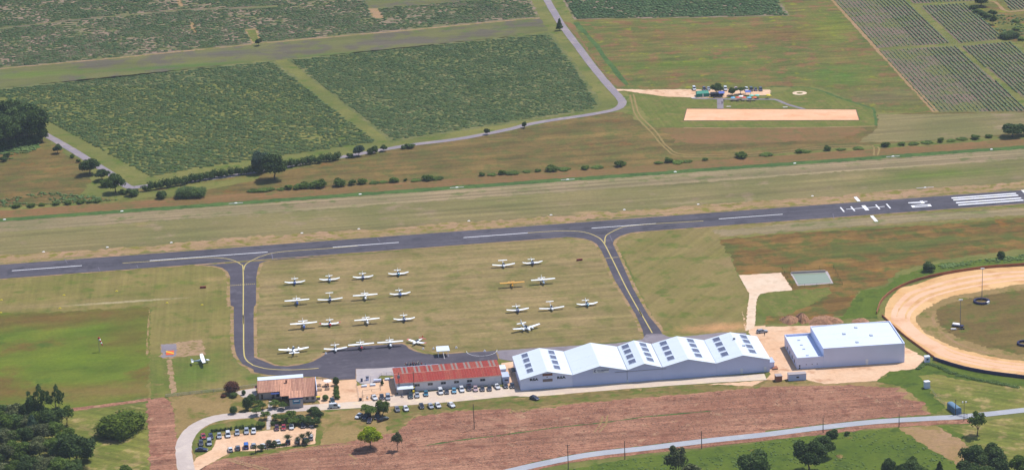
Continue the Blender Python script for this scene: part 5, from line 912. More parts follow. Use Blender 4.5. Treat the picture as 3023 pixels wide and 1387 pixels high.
# --- earth heaps
def heap(xy, rx, ry, h, rz, label, seed, mat=None):
    g = np.random.default_rng(seed); n = 28; m_ = 9; V = []; F = []
    for j in range(m_ + 1):
        f = j / m_
        for i in range(n):
            t = 2*math.pi*i/n; r = (1-f) * (1 + .13*math.sin(3*t+seed) + .09*math.sin(7*t+seed*2)); V.append((rx*r*math.cos(t), ry*r*math.sin(t), max(0, h*(1-(1-f)**1.6) + (g.normal(0, .045*h) if 0 < j < m_ else 0)) if j else -.02))
    for j in range(m_):
        for i in range(n): F.append((j*n+i, j*n+(i+1) % n, (j+1)*n+(i+1) % n, (j+1)*n+i))
    mb = MB(); mb.v, mb.f = V, F; o = mb.build('earth_heap', mat or M_mound); o.location = (*xy, 0); o.rotation_euler.z = rz; return tag(o, label, 'earth heap', 'earth heaps behind the white hangar')
heap((111.66,956.37), 4.0, 4.2, 2.2, .2, 'rounded brown earth heap at left behind the white hangar', 1); heap((117.06,957.47), 2.4, 5.6, 2.6, .1, 'steep ridge of light earth between the two brown heaps', 2)
heap((125.67,954.46), 7.2, 5, 2.1, .1, 'widest lumpy earth heap with dark spots', 3); heap((140.13,952.84), 3.6, 3, 1.2, 0, 'small orange earth heap nearest the track', 4)
heap((112.95,816.32), 1.3, 1.6, .7, 0, 'tiny pale earth mound in the green field', 6, M_tan)
# --- pond
POND = sheet('pond_liner', [(118.87,1015.58),(134.93,1015.81),(135.36,999.78),(120.00,998.40)], M_slab, .07, .1, 1, label='pale concrete rim of the pond')
sheet('pond', [(119.64,1013.82),(133.94,1013.95),(134.67,1001.34),(120.72,999.94)], M_water, .09, .05, 1, label='rectangular pond with milky green water')
pw = empty('pond_wall', (119.28,1013.86), 0); tag(pw, 'low pale concrete wall along the far side of the pond', 'wall')
a, b = [(119.21,1014.32),(134.04,1014.70)]; mb = MB(); d = Vector((b[0]-a[0], b[1]-a[1])); pw.location = (*a, 0); pw.rotation_euler.z = math.atan2(d.y, d.x)
for k in range(5): MB().box(d.length*k/5, 0, 0, d.length*(k+1)/5-.05, .35, .9).build('panel', M_concrete, pw)
def fence(pts, h, step, label, mat=M_steel, name='fence', rails=(.95,), r=.04, mesh=False):
    o = empty(name, pts[0]); tag(o, label, 'fence'); o.location = (0, 0, 0)
    for i in range(len(pts) - 1):
        a = Vector(pts[i]); b = Vector(pts[i+1]); n = max(1, int((b-a).length/step))
        for j in range(n + (i == len(pts) - 2)):
            q = a + (b-a)*j/n; MB().tube((q.x, q.y, 0), (q.x, q.y, h), r, None, 6).build('post', mat, o)
        for f in rails: MB().tube((a.x, a.y, h*f), (b.x, b.y, h*f), r*.7, None, 5).build('rail', mat, o)
    return o
fence([(-135.66,898.41),(-122.00,900.92),(-113.33,902.84),(-107.19,904.18),(-101.01,905.81)], 1.2, 4, 'low grey fence between the mown grass and the clubhouse lawn', M_slab, rails=(.95, .6, .25), r=.09)
fence([(115.89,1019.74),(117.66,997.06),(133.09,996.36),(138.73,996.81),(138.12,1019.40),(119.46,1018.55)], 1.5, 5, 'thin green fence around the pond', M_leafdark, r=.05, rails=(.95, .5))
fence([(155.27,876.01),(155.87,867.81),(157.65,859.24)], 1.5, 3, 'thin wire fence from the white hut to the container', M_steel, rails=(.95, .5))
fence([(-62.44,903.38),(-61.16,893.27),(-60.59,886.44)], 1.0, 2.5, 'thin pipe fence at the left side of the fuel yard', M_slab, rails=(.95, .5))
fence([(-59.01,885.94),(-59.69,895.51),(-52.76,896.64),(-53.02,903.44)], .9, 3, 'brown pipe fence inside the fuel yard', M_wood, rails=(.95,), r=.07)
fence([(-59.41,890.91),(-52.50,891.69),(-46.95,891.80)], .7, 3, 'low brown rail behind the white car and dark cars', M_wood, rails=(.95,), r=.07)
fence([(-55.08,905.75),(-53.14,911.87),(-48.91,912.70)], 1.3, 2, 'dark railing beside the fuelling apron', M_dark, rails=(.95, .5))
fence([(-78.60,909.15),(-70.72,910.52)], 1.1, 2, 'low green fence above the clubhouse terrace', M_leafdark, rails=(.95, .5), r=.06)
# --- race-track barriers, tyre rings, floodlights
def barrier(name, pts, h, mat, label, step, th=.25):
    pts = catmull(pts, 5); o = empty(name, (0, 0)); tag(o, label, 'barrier'); acc = [Vector(pts[0])]
    for q in pts[1:]:
        if (Vector(q) - acc[-1]).length >= step: acc.append(Vector(q))
    for a, b in zip(acc, acc[1:]):
        d = (b-a).normalized(); nr = Vector((-d.y, d.x))*th/2; b2 = b - d*.04; hh = h*random.uniform(.94, 1.05)
        MB().hexa([(*(a-nr), 0), (*(b2-nr), 0), (*(b2+nr), 0), (*(a+nr), 0)], [(*(a-nr), hh), (*(b2-nr), hh), (*(b2+nr), hh), (*(a+nr), hh)]).build('panel', mat, o)
    return o
barrier('rust_barrier', [(232.61,1014.37),(219.02,1013.29),(200.15,1011.06),(181.72,1004.73),(169.05,997.48),(158.87,987.14),(151.86,974.49),(147.75,960.20)], 1.3, M_rustwall, 'rust brown barrier round the far side of the dirt track', 4)
barrier('rust_barrier', [(149.57,957.67),(152.20,944.65),(155.43,931.09),(162.28,908.59)], .9, M_rustwall, 'rust brown barrier between the white hangar and the dirt track', 4)
barrier('navy_barrier', [(161.72,906.89),(166.16,900.88),(172.77,894.43),(181.96,888.47),(192.21,883.59),(205.27,877.62)], 1.4, M_bluewall, 'dark navy barrier on the near side of the dirt track', 4)
def tyre_ring(xy, r, label):
    o = empty('tyre_ring', xy); tag(o, label, 'tyre ring'); n = 22
    for i in range(n):
        t = 2*math.pi*i/n; x, y = r*math.cos(t), r*math.sin(t); white = 1.9*math.pi > t > 1.72*math.pi
        MB().tube((x, y, 0), (x, y, .95), r*math.pi/n*1.02, None, 9).build('tyre_stack', M_cream2 if white else M_bluewall, o)
tyre_ring((192.48,969.54), 3.0, 'ring of dark tyres round the tall floodlight mast'); tyre_ring((199.80,919.40), 2.6, 'ring of dark tyres at the right frame edge')
def mast(name, xy, h, label, r=.16, heads=3, mat=M_steel, arm=1.6):
    o = empty(name, xy); tag(o, label, 'floodlight' if heads else 'pole'); MB().tube((0, 0, 0), (0, 0, h), r, r*.5, 8).build('pole', mat, o)
    if heads:
        MB().box(-arm/2, -.06, h-.25, arm/2, .06, h-.13).build('crossbar', mat, o)
        for k in range(heads): x = -arm/2 + arm*(k+.5)/heads; MB().box(x-.22, -.25, h-.15, x+.22, .15, h+.3).build('lamp_head', M_cream2, o)
    return o
mast('floodlight_mast', (192.89,971.29), 14.0, 'tall floodlight mast standing in the tyre ring'); mast('floodlight_mast', (178.16,939.75), 12.2, 'floodlight mast beside the trailer in the infield')
mast('lamp_post', (162.11,844.14), 7.4, 'double headed lamp post beside the blue gate', .12, 2, M_dark, 2.4)
lp = mast('parking_lamp', (-26.04,895.53), 3.6, 'slim white pole in front of the red roofed hangar', .07, 0, M_cream2)
def upole(xy, h, label, arm=True, box=False):
    o = empty('utility_pole', xy); tag(o, label, 'pole'); MB().tube((0, 0, 0), (0, 0, h), .17, .11, 8).build('pole', M_wood, o)
    if arm: MB().box(-.8, -.06, h-.5, .8, .06, h-.38).build('crossarm', M_dark, o); [MB().tube((x, 0, h-.38), (x, 0, h-.12), .06, None, 6).build('insulator', M_steel, o) for x in (-.7, 0, .7)]
    if box: MB().box(-.5, -.75, h-2.2, .5, -.15, h-1.1).build('transformer', M_steel, o)
    return o
upole((-16.63,854.47), 9.9, 'thick timber pole at the top of the ploughed field', False)
upole((16.71,813.83), 9.7, 'timber pole with crossarm nearest the bottom edge'); upole((37.11,821.12), 7.0, 'thin timber pole left of the olive tree by the road', False)
upole((65.04,827.94), 7.0, 'timber pole between olive tree and lone dark tree', False); upole((109.94,838.29), 6.0, 'timber pole by the round roadside bush', False)
upole((137.93,840.97), 5.0, 'thin pole at the top of the stubble wedge', False); upole((160.14,850.23), 6.2, 'dark pole at the end of the blue container', False)
upole((-45.41,892.83), 8.7, 'timber pole with transformer before the red roof', False, True); upole((-39.80,894.38), 8.0, 'timber pole before the left part of the red roof', False)
# ================================================================ aircraft
W_ = paint('aircraft_white', S(246,248,252,.95), .3, var=.02, spec=.5, coat=.3)
ACM = {'white': W_, 'blue': paint('aircraft_blue', S(52,92,176), .3, coat=.3), 'navy': paint('aircraft_navy', S(40,52,110), .3, coat=.3), 'teal': paint('aircraft_teal', S(64,150,176), .3, coat=.3),
       'red': paint('aircraft_red', S(206,52,52), .3, coat=.3), 'coral': paint('aircraft_coral', S(244,150,140), .3, coat=.3), 'yellow': paint('aircraft_yellow', S(250,186,60), .3, coat=.3), 'pale': paint('aircraft_pale_blue', S(196,216,236), .3, coat=.3)}
_mc = {}
def cached(key, fn):
    if key not in _mc: _mc[key] = fn()
    return _mc[key]
def fuse(st, n=12):
    mb = MB(); mb.loft([[(hw*math.cos(t), y, zc + hh*math.sin(t)) for t in [2*math.pi*i/n for i in range(n)]] for y, hw, zc, hh in st]); return mb.mesh('fuselage', None, True)
def wing_mesh(st): # stations x, y_leading, chord, z
    mb = MB(); mb.loft([[(x, y, z), (x, y+.06*c_, z+.07*c_), (x, y+.4*c_, z+.09*c_), (x, y+c_, z+.01), (x, y+.5*c_, z-.05*c_), (x, y+.08*c_, z-.06*c_)] for x, y, c_, z in st]); return mb.mesh('wing')
KIND = {
 'robin': dict(st=[(-2.35,.14,.98,.14),(-2.2,.36,1.0,.34),(-1.3,.48,1.05,.45),(-.2,.55,1.12,.5),(1.0,.5,1.12,.46),(2.4,.3,1.08,.3),(4.3,.1,1.15,.14)], wing=[(.3,-.55,1.75,.78),(2.5,-.5,1.7,.78),(4.36,-.15,1.0,1.24)], tail=(1.55,3.75,.75,1.2), fin=[(3.3,1.2),(4.35,1.2),(4.55,2.15),(4.05,2.15)], can=[(-1.0,.46,1.45,.05),(-.35,.5,1.5,.38),(.5,.5,1.5,.42),(1.3,.42,1.45,.15),(1.6,.3,1.4,.04)], gear='fixed'),
 'piper': dict(st=[(-2.5,.14,.98,.14),(-2.3,.38,1.0,.32),(-1.2,.5,1.05,.45),(0,.56,1.14,.52),(1.2,.5,1.14,.46),(2.6,.28,1.1,.3),(4.4,.1,1.15,.14)], wing=[(.3,-.6,1.65,.78),(2.4,-.55,1.6,.94),(4.6,-.4,1.2,1.28)], tail=(1.75,3.75,.75,1.2), fin=[(3.3,1.2),(4.3,1.2),(4.55,2.2),(4.15,2.2)], can=[(-.9,.46,1.45,.05),(-.3,.5,1.5,.36),(.8,.5,1.5,.38),(1.5,.4,1.4,.08)], gear='fixed'),
 'ttail': dict(st=[(-2.2,.14,.98,.14),(-2.0,.36,1.0,.32),(-1.1,.48,1.05,.44),(0,.55,1.14,.52),(1.0,.45,1.12,.42),(2.4,.24,1.08,.26),(4.3,.1,1.15,.14)], wing=[(.3,-.55,1.25,.75),(2.6,-.5,1.22,.9),(5.2,-.4,1.15,1.15)], tail=(1.6,3.95,.8,2.35), fin=[(3.2,1.2),(4.3,1.2),(4.75,2.4),(4.1,2.4)], can=[(-.9,.48,1.45,.05),(-.2,.53,1.5,.42),(.7,.5,1.5,.4),(1.3,.38,1.4,.06)], gear='fixed'),
 'bigtail': dict(st=[(-2.2,.16,.98,.16),(-2.0,.38,1.0,.34),(-1.0,.5,1.05,.46),(.2,.56,1.14,.54),(1.2,.46,1.12,.42),(2.6,.26,1.1,.26),(4.2,.12,1.2,.14)], wing=[(.3,-.6,1.55,.78),(2.6,-.55,1.5,1.0),(4.9,-.4,1.2,1.35)], tail=(2.0,3.4,1.0,1.9), fin=[(3.0,1.25),(4.2,1.25),(4.5,1.95),(3.8,1.95)], can=[(-.9,.48,1.45,.05),(-.2,.53,1.5,.42),(.8,.5,1.5,.4),(1.5,.38,1.4,.06)], gear='fixed'),
 'cessna': dict(st=[(-2.3,.16,1.1,.16),(-2.1,.36,1.12,.34),(-1.1,.48,1.18,.46),(-.3,.52,1.4,.64),(.9,.5,1.4,.62),(2.0,.32,1.3,.38),(4.6,.1,1.35,.16)], wing=[(.0,-.55,1.5,2.02),(2.6,-.55,1.5,2.05),(5.15,-.4,1.1,2.12)], tail=(1.6,3.9,.85,1.4), fin=[(3.4,1.45),(4.6,1.45),(5.0,2.5),(4.5,2.5)], can=[(-1.05,.46,1.6,.06),(-.5,.5,1.65,.3),(.8,.51,1.65,.32),(1.3,.42,1.6,.1)], gear='fixed', strut=True),
 'bigcessna': dict(st=[(-2.6,.18,1.2,.18),(-2.4,.4,1.22,.38),(-1.2,.54,1.28,.5),(-.3,.6,1.5,.7),(1.2,.58,1.5,.68),(2.6,.36,1.4,.42),(5.2,.1,1.5,.18)], wing=[(.0,-.6,1.65,2.2),(2.8,-.6,1.65,2.24),(5.5,-.4,1.15,2.34)], tail=(1.95,4.4,1.0,1.55), fin=[(3.9,1.6),(5.2,1.6),(5.6,2.8),(5.1,2.8)], can=[(-1.15,.5,1.7,.06),(-.6,.57,1.75,.34),(1.1,.58,1.75,.36),(1.7,.46,1.7,.1)], gear='fixed', strut=True),
 'cub': dict(st=[(-2.1,.16,1.15,.16),(-1.9,.34,1.15,.32),(-1.0,.4,1.2,.42),(-.2,.4,1.4,.6),(.8,.38,1.35,.52),(2.2,.24,1.2,.3),(4.4,.08,1.05,.14)], wing=[(.0,-.6,1.55,2.0),(2.6,-.6,1.55,2.04),(5.2,-.55,1.4,2.1)], tail=(1.45,3.8,.8,1.1), fin=[(3.6,1.1),(4.6,1.1),(4.65,1.85),(4.1,1.85)], can=[(-.8,.38,1.7,.06),(-.3,.41,1.75,.24),(.9,.4,1.7,.24),(1.3,.32,1.6,.08)], gear='tail', strut=True),
 'twin': dict(st=[(-3.4,.1,1.05,.1),(-2.9,.36,1.08,.34),(-1.6,.56,1.15,.52),(-.2,.62,1.25,.6),(1.4,.58,1.25,.56),(3.2,.34,1.2,.36),(5.2,.1,1.3,.16)], wing=[(.3,-.8,2.0,.9),(2.6,-.7,1.8,1.12),(5.95,-.4,1.25,1.6)], tail=(2.05,4.4,1.0,1.5), fin=[(3.9,1.35),(5.3,1.35),(5.8,2.9),(5.2,2.9)], can=[(-1.5,.5,1.5,.06),(-.8,.56,1.6,.36),(1.2,.56,1.6,.38),(2.0,.42,1.5,.08)], gear='fixed', twin=True)}
def prop_mesh(r):
    def f():
        mb = MB()
        for a in (R(70), R(250)):
            d = Vector((math.cos(a), 0, math.sin(a))); s_ = Vector((-math.sin(a), 0, math.cos(a)))*.07; mb.hexa([s_*-1+Vector((0,-.02,0)), s_+Vector((0,-.02,0)), s_+Vector((0,.02,0)), s_*-1+Vector((0,.02,0))], [d*r-s_*.7+Vector((0,-.02,0)), d*r+s_*.7+Vector((0,-.02,0)), d*r+s_*.7+Vector((0,.02,0)), d*r-s_*.7+Vector((0,.02,0))])
        return mb.mesh('propeller', M_dark)
    return cached(('prop', r), f)
def plane(kind, xy, rz, label, body='white', cowl='white', wingc='white', tailc='white', tips=None, group='aircraft parked on the grass'):
    K = KIND[kind]; o = empty('light_aircraft', xy, R(rz)); o.location.z = .04; tag(o, label, 'aircraft', group)
    def put(nm, me, mat, par=o): q = link(nm, me, None, par); setmat(q, mat); return q
    fu = put('fuselage', cached((kind, 'f'), lambda: fuse(K['st'])), ACM[body])
    c0 = [(y, hw*1.02, zc, hh*1.02) for y, hw, zc, hh in K['st'][:3]]
    put('cowling', cached((kind, 'c'), lambda: fuse(c0)), ACM[cowl])
    put('canopy', cached((kind, 'g'), lambda: fuse(K['can'])), M_glass)
    for sg in (1, -1):
        wv = put('wing', cached((kind, 'w', sg), lambda: wing_mesh([(x*sg, y, c_, z) for x, y, c_, z in K['wing']])), ACM[wingc])
        x, y, c_, z = K['wing'][-1]; put('wing_tip', cached((kind, 't', sg), lambda: wing_mesh([(x*sg, y, c_, z), ((x+.09)*sg, y+.08, c_*.8, z+.02)]) if not tips else wing_mesh([((x-.7)*sg, y-.14, c_*1.12, z-.09), ((x+.05)*sg, y, c_*1.02, z+.02)])) if not tips else wing_mesh([((x-.75)*sg, y-.12, c_*1.14, z-.10), ((x+.06)*sg, y-.01, c_*1.04, z+.015)]), ACM[tips or wingc], wv)
    hs, ty, tc_, tz = K['tail']; put('tailplane', cached((kind, 'h'), lambda: wing_mesh([(-hs, ty+.15, tc_*.8, tz), (0, ty, tc_, tz), (hs, ty+.15, tc_*.8, tz)])), ACM[tailc])
    fp = K['fin']
    put('fin', cached((kind, 'v'), lambda: MB().hexa([(-.05, fp[0][0], fp[0][1]), (.05, fp[0][0], fp[0][1]), (.05, fp[1][0], fp[1][1]), (-.05, fp[1][0], fp[1][1])], [(-.03, fp[3][0], fp[3][1]), (.03, fp[3][0], fp[3][1]), (.03, fp[2][0], fp[2][1]), (-.03, fp[2][0], fp[2][1])]).mesh('fin')), ACM[tailc])
    n0 = K['st'][0]
    def prop(x, y, z, par=o):
        pr = link('propeller', prop_mesh(.88), None, par); pr.location = (x, y-.06, z); put('spinner', cached('spin', lambda: fuse([(-.28,.02,0,.02),(-.15,.1,0,.1),(.06,.15,0,.15)])), ACM[cowl], pr)
    if K.get('twin'):
        for sg in (1, -1):
            na = put('engine_nacelle', cached(('nac', sg), lambda: fuse([(-2.0,.12,0,.12),(-1.8,.34,0,.3),(-.8,.42,0,.36),(.6,.34,0,.26),(1.3,.12,.05,.08)])), ACM[cowl]); na.location = (2.05*sg, 0, 1.12); prop(0, -2.0, 0, na)
    else: prop(0, n0[0], n0[2])
    ws = [(1.3, .35), (-1.3, .35), (0, -1.55)] if K['gear'] == 'fixed' else [(.9, -.6), (-.9, -.6), (0, 4.0)]
    for i, (x, y) in enumerate(ws):
        rr = .2 if K['gear'] == 'fixed' or i < 2 else .1
        lg = put('landing_gear', cached((kind, 'l', i), lambda: MB().tube((x*.8, y, .9), (x, y, rr), .05, .04, 6).mesh('landing_gear')), M_steel)
        put('wheel', cached((kind, 'k', i), lambda: MB().tube((x-.07, y, rr), (x+.07, y, rr), rr, None, 12).mesh('wheel')), M_tyre, lg)
    if K.get('strut'):
        z1 = K['wing'][0][3]
        for sg in (1, -1): put('strut', cached((kind, 's', sg), lambda: MB().tube((.42*sg, -.1, 1.0), (2.3*sg, 0, z1), .05, None, 6).mesh('strut')), ACM[body])
    return o
AH = 8
_pl0 = plane
def plane(kind, xy, rz, label, **kw): return _pl0(kind, xy, rz + random.uniform(-2.5, 2.5), label, **kw)
plane('robin', (-94.84,1025.63), AH, 'first low wing aircraft from the left in the back row', cowl='blue')
plane('robin', (-79.88,1027.68), AH, 'second low wing aircraft from the left in the back row', cowl='pale')
plane('robin', (-65.39,1029.03), AH, 'third low wing aircraft from the left in the back row', cowl='navy')
plane('robin', (-50.11,1031.83), AH, 'fourth low wing aircraft from the left in the back row', cowl='teal')
plane('cessna', (-92.02,998.83), AH, 'high wing aircraft at the left end of the second row', cowl='blue')
plane('ttail', (-78.18,1001.61), AH, 'T tailed low wing aircraft in the second row, left group', cowl='navy')
plane('cessna', (-63.26,1002.08), AH, 'high wing aircraft third from the left in the second row', cowl='white')
plane('robin', (-48.54,1005.21), AH, 'low wing aircraft at the right end of the second row', cowl='blue')
plane('bigcessna', (-87.20,969.40), AH, 'larger high wing aircraft at the left end of the third row', cowl='blue')
plane('robin', (-76.49,971.42), AH, 'low wing aircraft with red wing tips and red nose', cowl='red', tips='red')
plane('cessna', (-61.17,971.66), AH, 'high wing aircraft third from the left in the third row', cowl='white')
plane('robin', (-45.87,973.53), AH, 'low wing aircraft at the right end of the third row', cowl='navy')
plane('twin', (-89.46,942.34), AH + 180, 'white twin engined aircraft with its tail to the camera at the apron corner', group='aircraft parked by the apron')
plane('piper', (-72.58,941.52), AH, 'white low wing aircraft parked at the left end of the apron edge', group='aircraft parked by the apron')
plane('cessna', (-62.28,942.66), AH, 'high wing aircraft with dark red nose parked on the apron edge', cowl='red', group='aircraft parked by the apron')
plane('cessna', (-50.61,944.02), AH, 'white nosed high wing aircraft at the right end of the apron edge', group='aircraft parked by the apron')
plane('piper', (-40.10,945.87), -32, 'slanted low wing aircraft with red tail and pink wing tips', tips='coral', tailc='red', group='aircraft parked by the apron')
plane('bigtail', (-4.16,1037.77), AH, 'white low wing aircraft with large raised tail in the right group')
plane('robin', (8.58,1039.60), AH, 'low wing aircraft at the back right of the right group', cowl='navy')
plane('cub', (-0.71,1010.81), AH, 'yellow high wing taildragger', body='yellow', cowl='yellow', wingc='yellow', tailc='yellow')
plane('cessna', (12.57,1013.35), AH, 'white high wing aircraft beside the yellow taildragger', cowl='pale')
plane('piper', (1.19,979.31), AH, 'white low wing aircraft at the left of the lower right row', cowl='navy')
plane('ttail', (15.36,980.00), AH, 'T tailed white aircraft in the lower right row', cowl='white')
plane('robin', (30.30,983.37), AH, 'low wing aircraft with turquoise nose at the lower right', cowl='teal')
plane('twin', (4.47,957.14), 26, 'white twin engined aircraft turned sideways in the right group')
plane('cessna', (-124.89,933.53), 100, 'pale high wing aircraft alone on the left lawn facing right', body='pale', group='lone aircraft left of the taxiway')

# ================================================================ cars
def car_meshes(kind):
    D = dict(hatch=(3.9, 1.72, 1.46, -.95, -.2, 1.25, 1.8), saloon=(4.5, 1.76, 1.42, -.85, -.1, 1.05, 1.65), estate=(4.6, 1.78, 1.5, -.95, -.15, 1.75, 2.1), van=(4.4, 1.82, 1.9, -1.3, -.75, 1.95, 2.1), mpv=(4.5, 1.82, 1.68, -1.35, -.55, 1.75, 2.05))[kind]
    ln, wd, h, a0, a1, b1, b0 = D; l2 = ln/2; w2 = wd/2; belt = .9 if kind != 'van' else 1.0
    def ring(y, hw, zt, zb=.24): return [(-hw, y, zb), (-hw*1.0, y, zb+.28), (-hw*.95, y, zt), (hw*.95, y, zt), (hw, y, zb+.28), (hw, y, zb)]
    body = MB().loft([ring(-l2, w2*.80, .55, .32), ring(-l2+.12, w2*.93, .68), ring(a0-.05, w2, belt), ring(l2-.35, w2, belt+.02), ring(l2-.05, w2*.94, belt-.05), ring(l2, w2*.88, .62, .34)]).mesh('body')
    hw0, hw1 = w2*.92, w2*.74; t = h-.07
    glass = MB().hexa([(-hw0, a0, belt-.02), (hw0, a0, belt-.02), (hw0, b0, belt-.02), (-hw0, b0, belt-.02)], [(-hw1, a1, t), (hw1, a1, t), (hw1, b1, t), (-hw1, b1, t)]).mesh('windows', M_glass)
    rf = MB().hexa([(-hw1-.03, a1-.04, t-.02), (hw1+.03, a1-.04, t-.02), (hw1+.03, b1+.05, t-.02), (-hw1-.03, b1+.05, t-.02)], [(-hw1+.05, a1+.06, h), (hw1-.05, a1+.06, h), (hw1-.05, b1-.05, h), (-hw1+.05, b1-.05, h)])
    for sx in (1, -1):
        for (ya, yb) in ((a0, a1), (b0, b1), ((a0+b0)/2*.9, (a1+b1)/2*.9)): rf.tube((sx*(hw0+.01), ya, belt-.03), (sx*(hw1+.01), yb, t), .06, .05, 5)
    if kind == 'van':
        for sx in (1, -1): rf.hexa([(sx*(hw0+.02), .35, belt-.03), (sx*(hw0+.035), .35, belt-.03), (sx*(hw0+.035), b0, belt-.03), (sx*(hw0+.02), b0, belt-.03)], [(sx*(hw1+.02), .35, t), (sx*(hw1+.035), .35, t), (sx*(hw1+.035), b1, t), (sx*(hw1+.02), b1, t)])
    rf = rf.mesh('roof'); wh = MB().tube((-.1, 0, 0), (.1, 0, 0), .31, None, 12).mesh('wheel', M_tyre)
    hl = MB().box(-.2, -.03, -.07, .2, .05, .07).mesh('headlight', M_cream2); tl = MB().box(-.14, -.04, -.13, .14, .03, .13).mesh('tail_light', M_red)
    bp = MB().box(-w2*.84, -l2-.05, .3, w2*.84, -l2+.06, .46).box(-w2*.88, l2-.06, .32, w2*.88, l2+.05, .5).mesh('bumper', M_dark)
    pl = MB().box(-.26, -l2-.065, .36, .26, -l2-.05, .47).box(-.26, l2+.05, .4, .26, l2+.065, .52).mesh('number_plate', M_cream2)
    return dict(body=body, glass=glass, roof=rf, wheel=wh, hl=hl, tl=tl, bp=bp, pl=pl, D=(l2, w2, belt))
CARC = {}
def carpaint(c):
    if c not in CARC: CARC[c] = paint('car_paint_%d' % len(CARC), S(*c), .28, var=.02, spec=.5, coat=.6)
    return CARC[c]
COL = dict(white=(238,240,246), silver=(176,182,194), grey=(112,116,128), dgrey=(66,68,80), black=(30,32,42), navy=(36,42,78), blue=(58,112,200), lblue=(120,176,206), teal=(28,120,146), red=(170,32,54), plum=(54,40,56), maroon=(92,24,44), green=(34,58,60), pink=(206,176,182), cream=(224,216,204))
def car(kind, xy, rz, colour, label, group):
    K = cached(('car', kind), lambda: car_meshes(kind)); l2, w2, belt = K['D']; o = empty('parked_car', xy, R(rz)); o.location.z = .09; tag(o, label, 'van' if kind == 'van' else 'car', group); m_ = carpaint(COL[colour])
    setmat(link('body', K['body'], None, o), m_); setmat(link('roof', K['roof'], None, o), m_)
    for nm, k in (('windows', 'glass'), ('bumper', 'bp'), ('number_plate', 'pl')): link(nm, K[k], None, o)
    for x in (-1, 1):
        for y in (-l2*.62, l2*.62): link('wheel', K['wheel'], None, o).location = (x*(w2-.09), y, .31)
        link('headlight', K['hl'], None, o).location = (x*w2*.6, -l2+.03, .62); link('tail_light', K['tl'], None, o).location = (x*w2*.74, l2-.02, .72)
    return o
GP = 'cars in the clubhouse car park'; GR = 'cars along the access road'; GS = 'cars in front of the red roofed hangar'; GB = 'cars at the bowling ground'; GT = 'cars under the two trees'
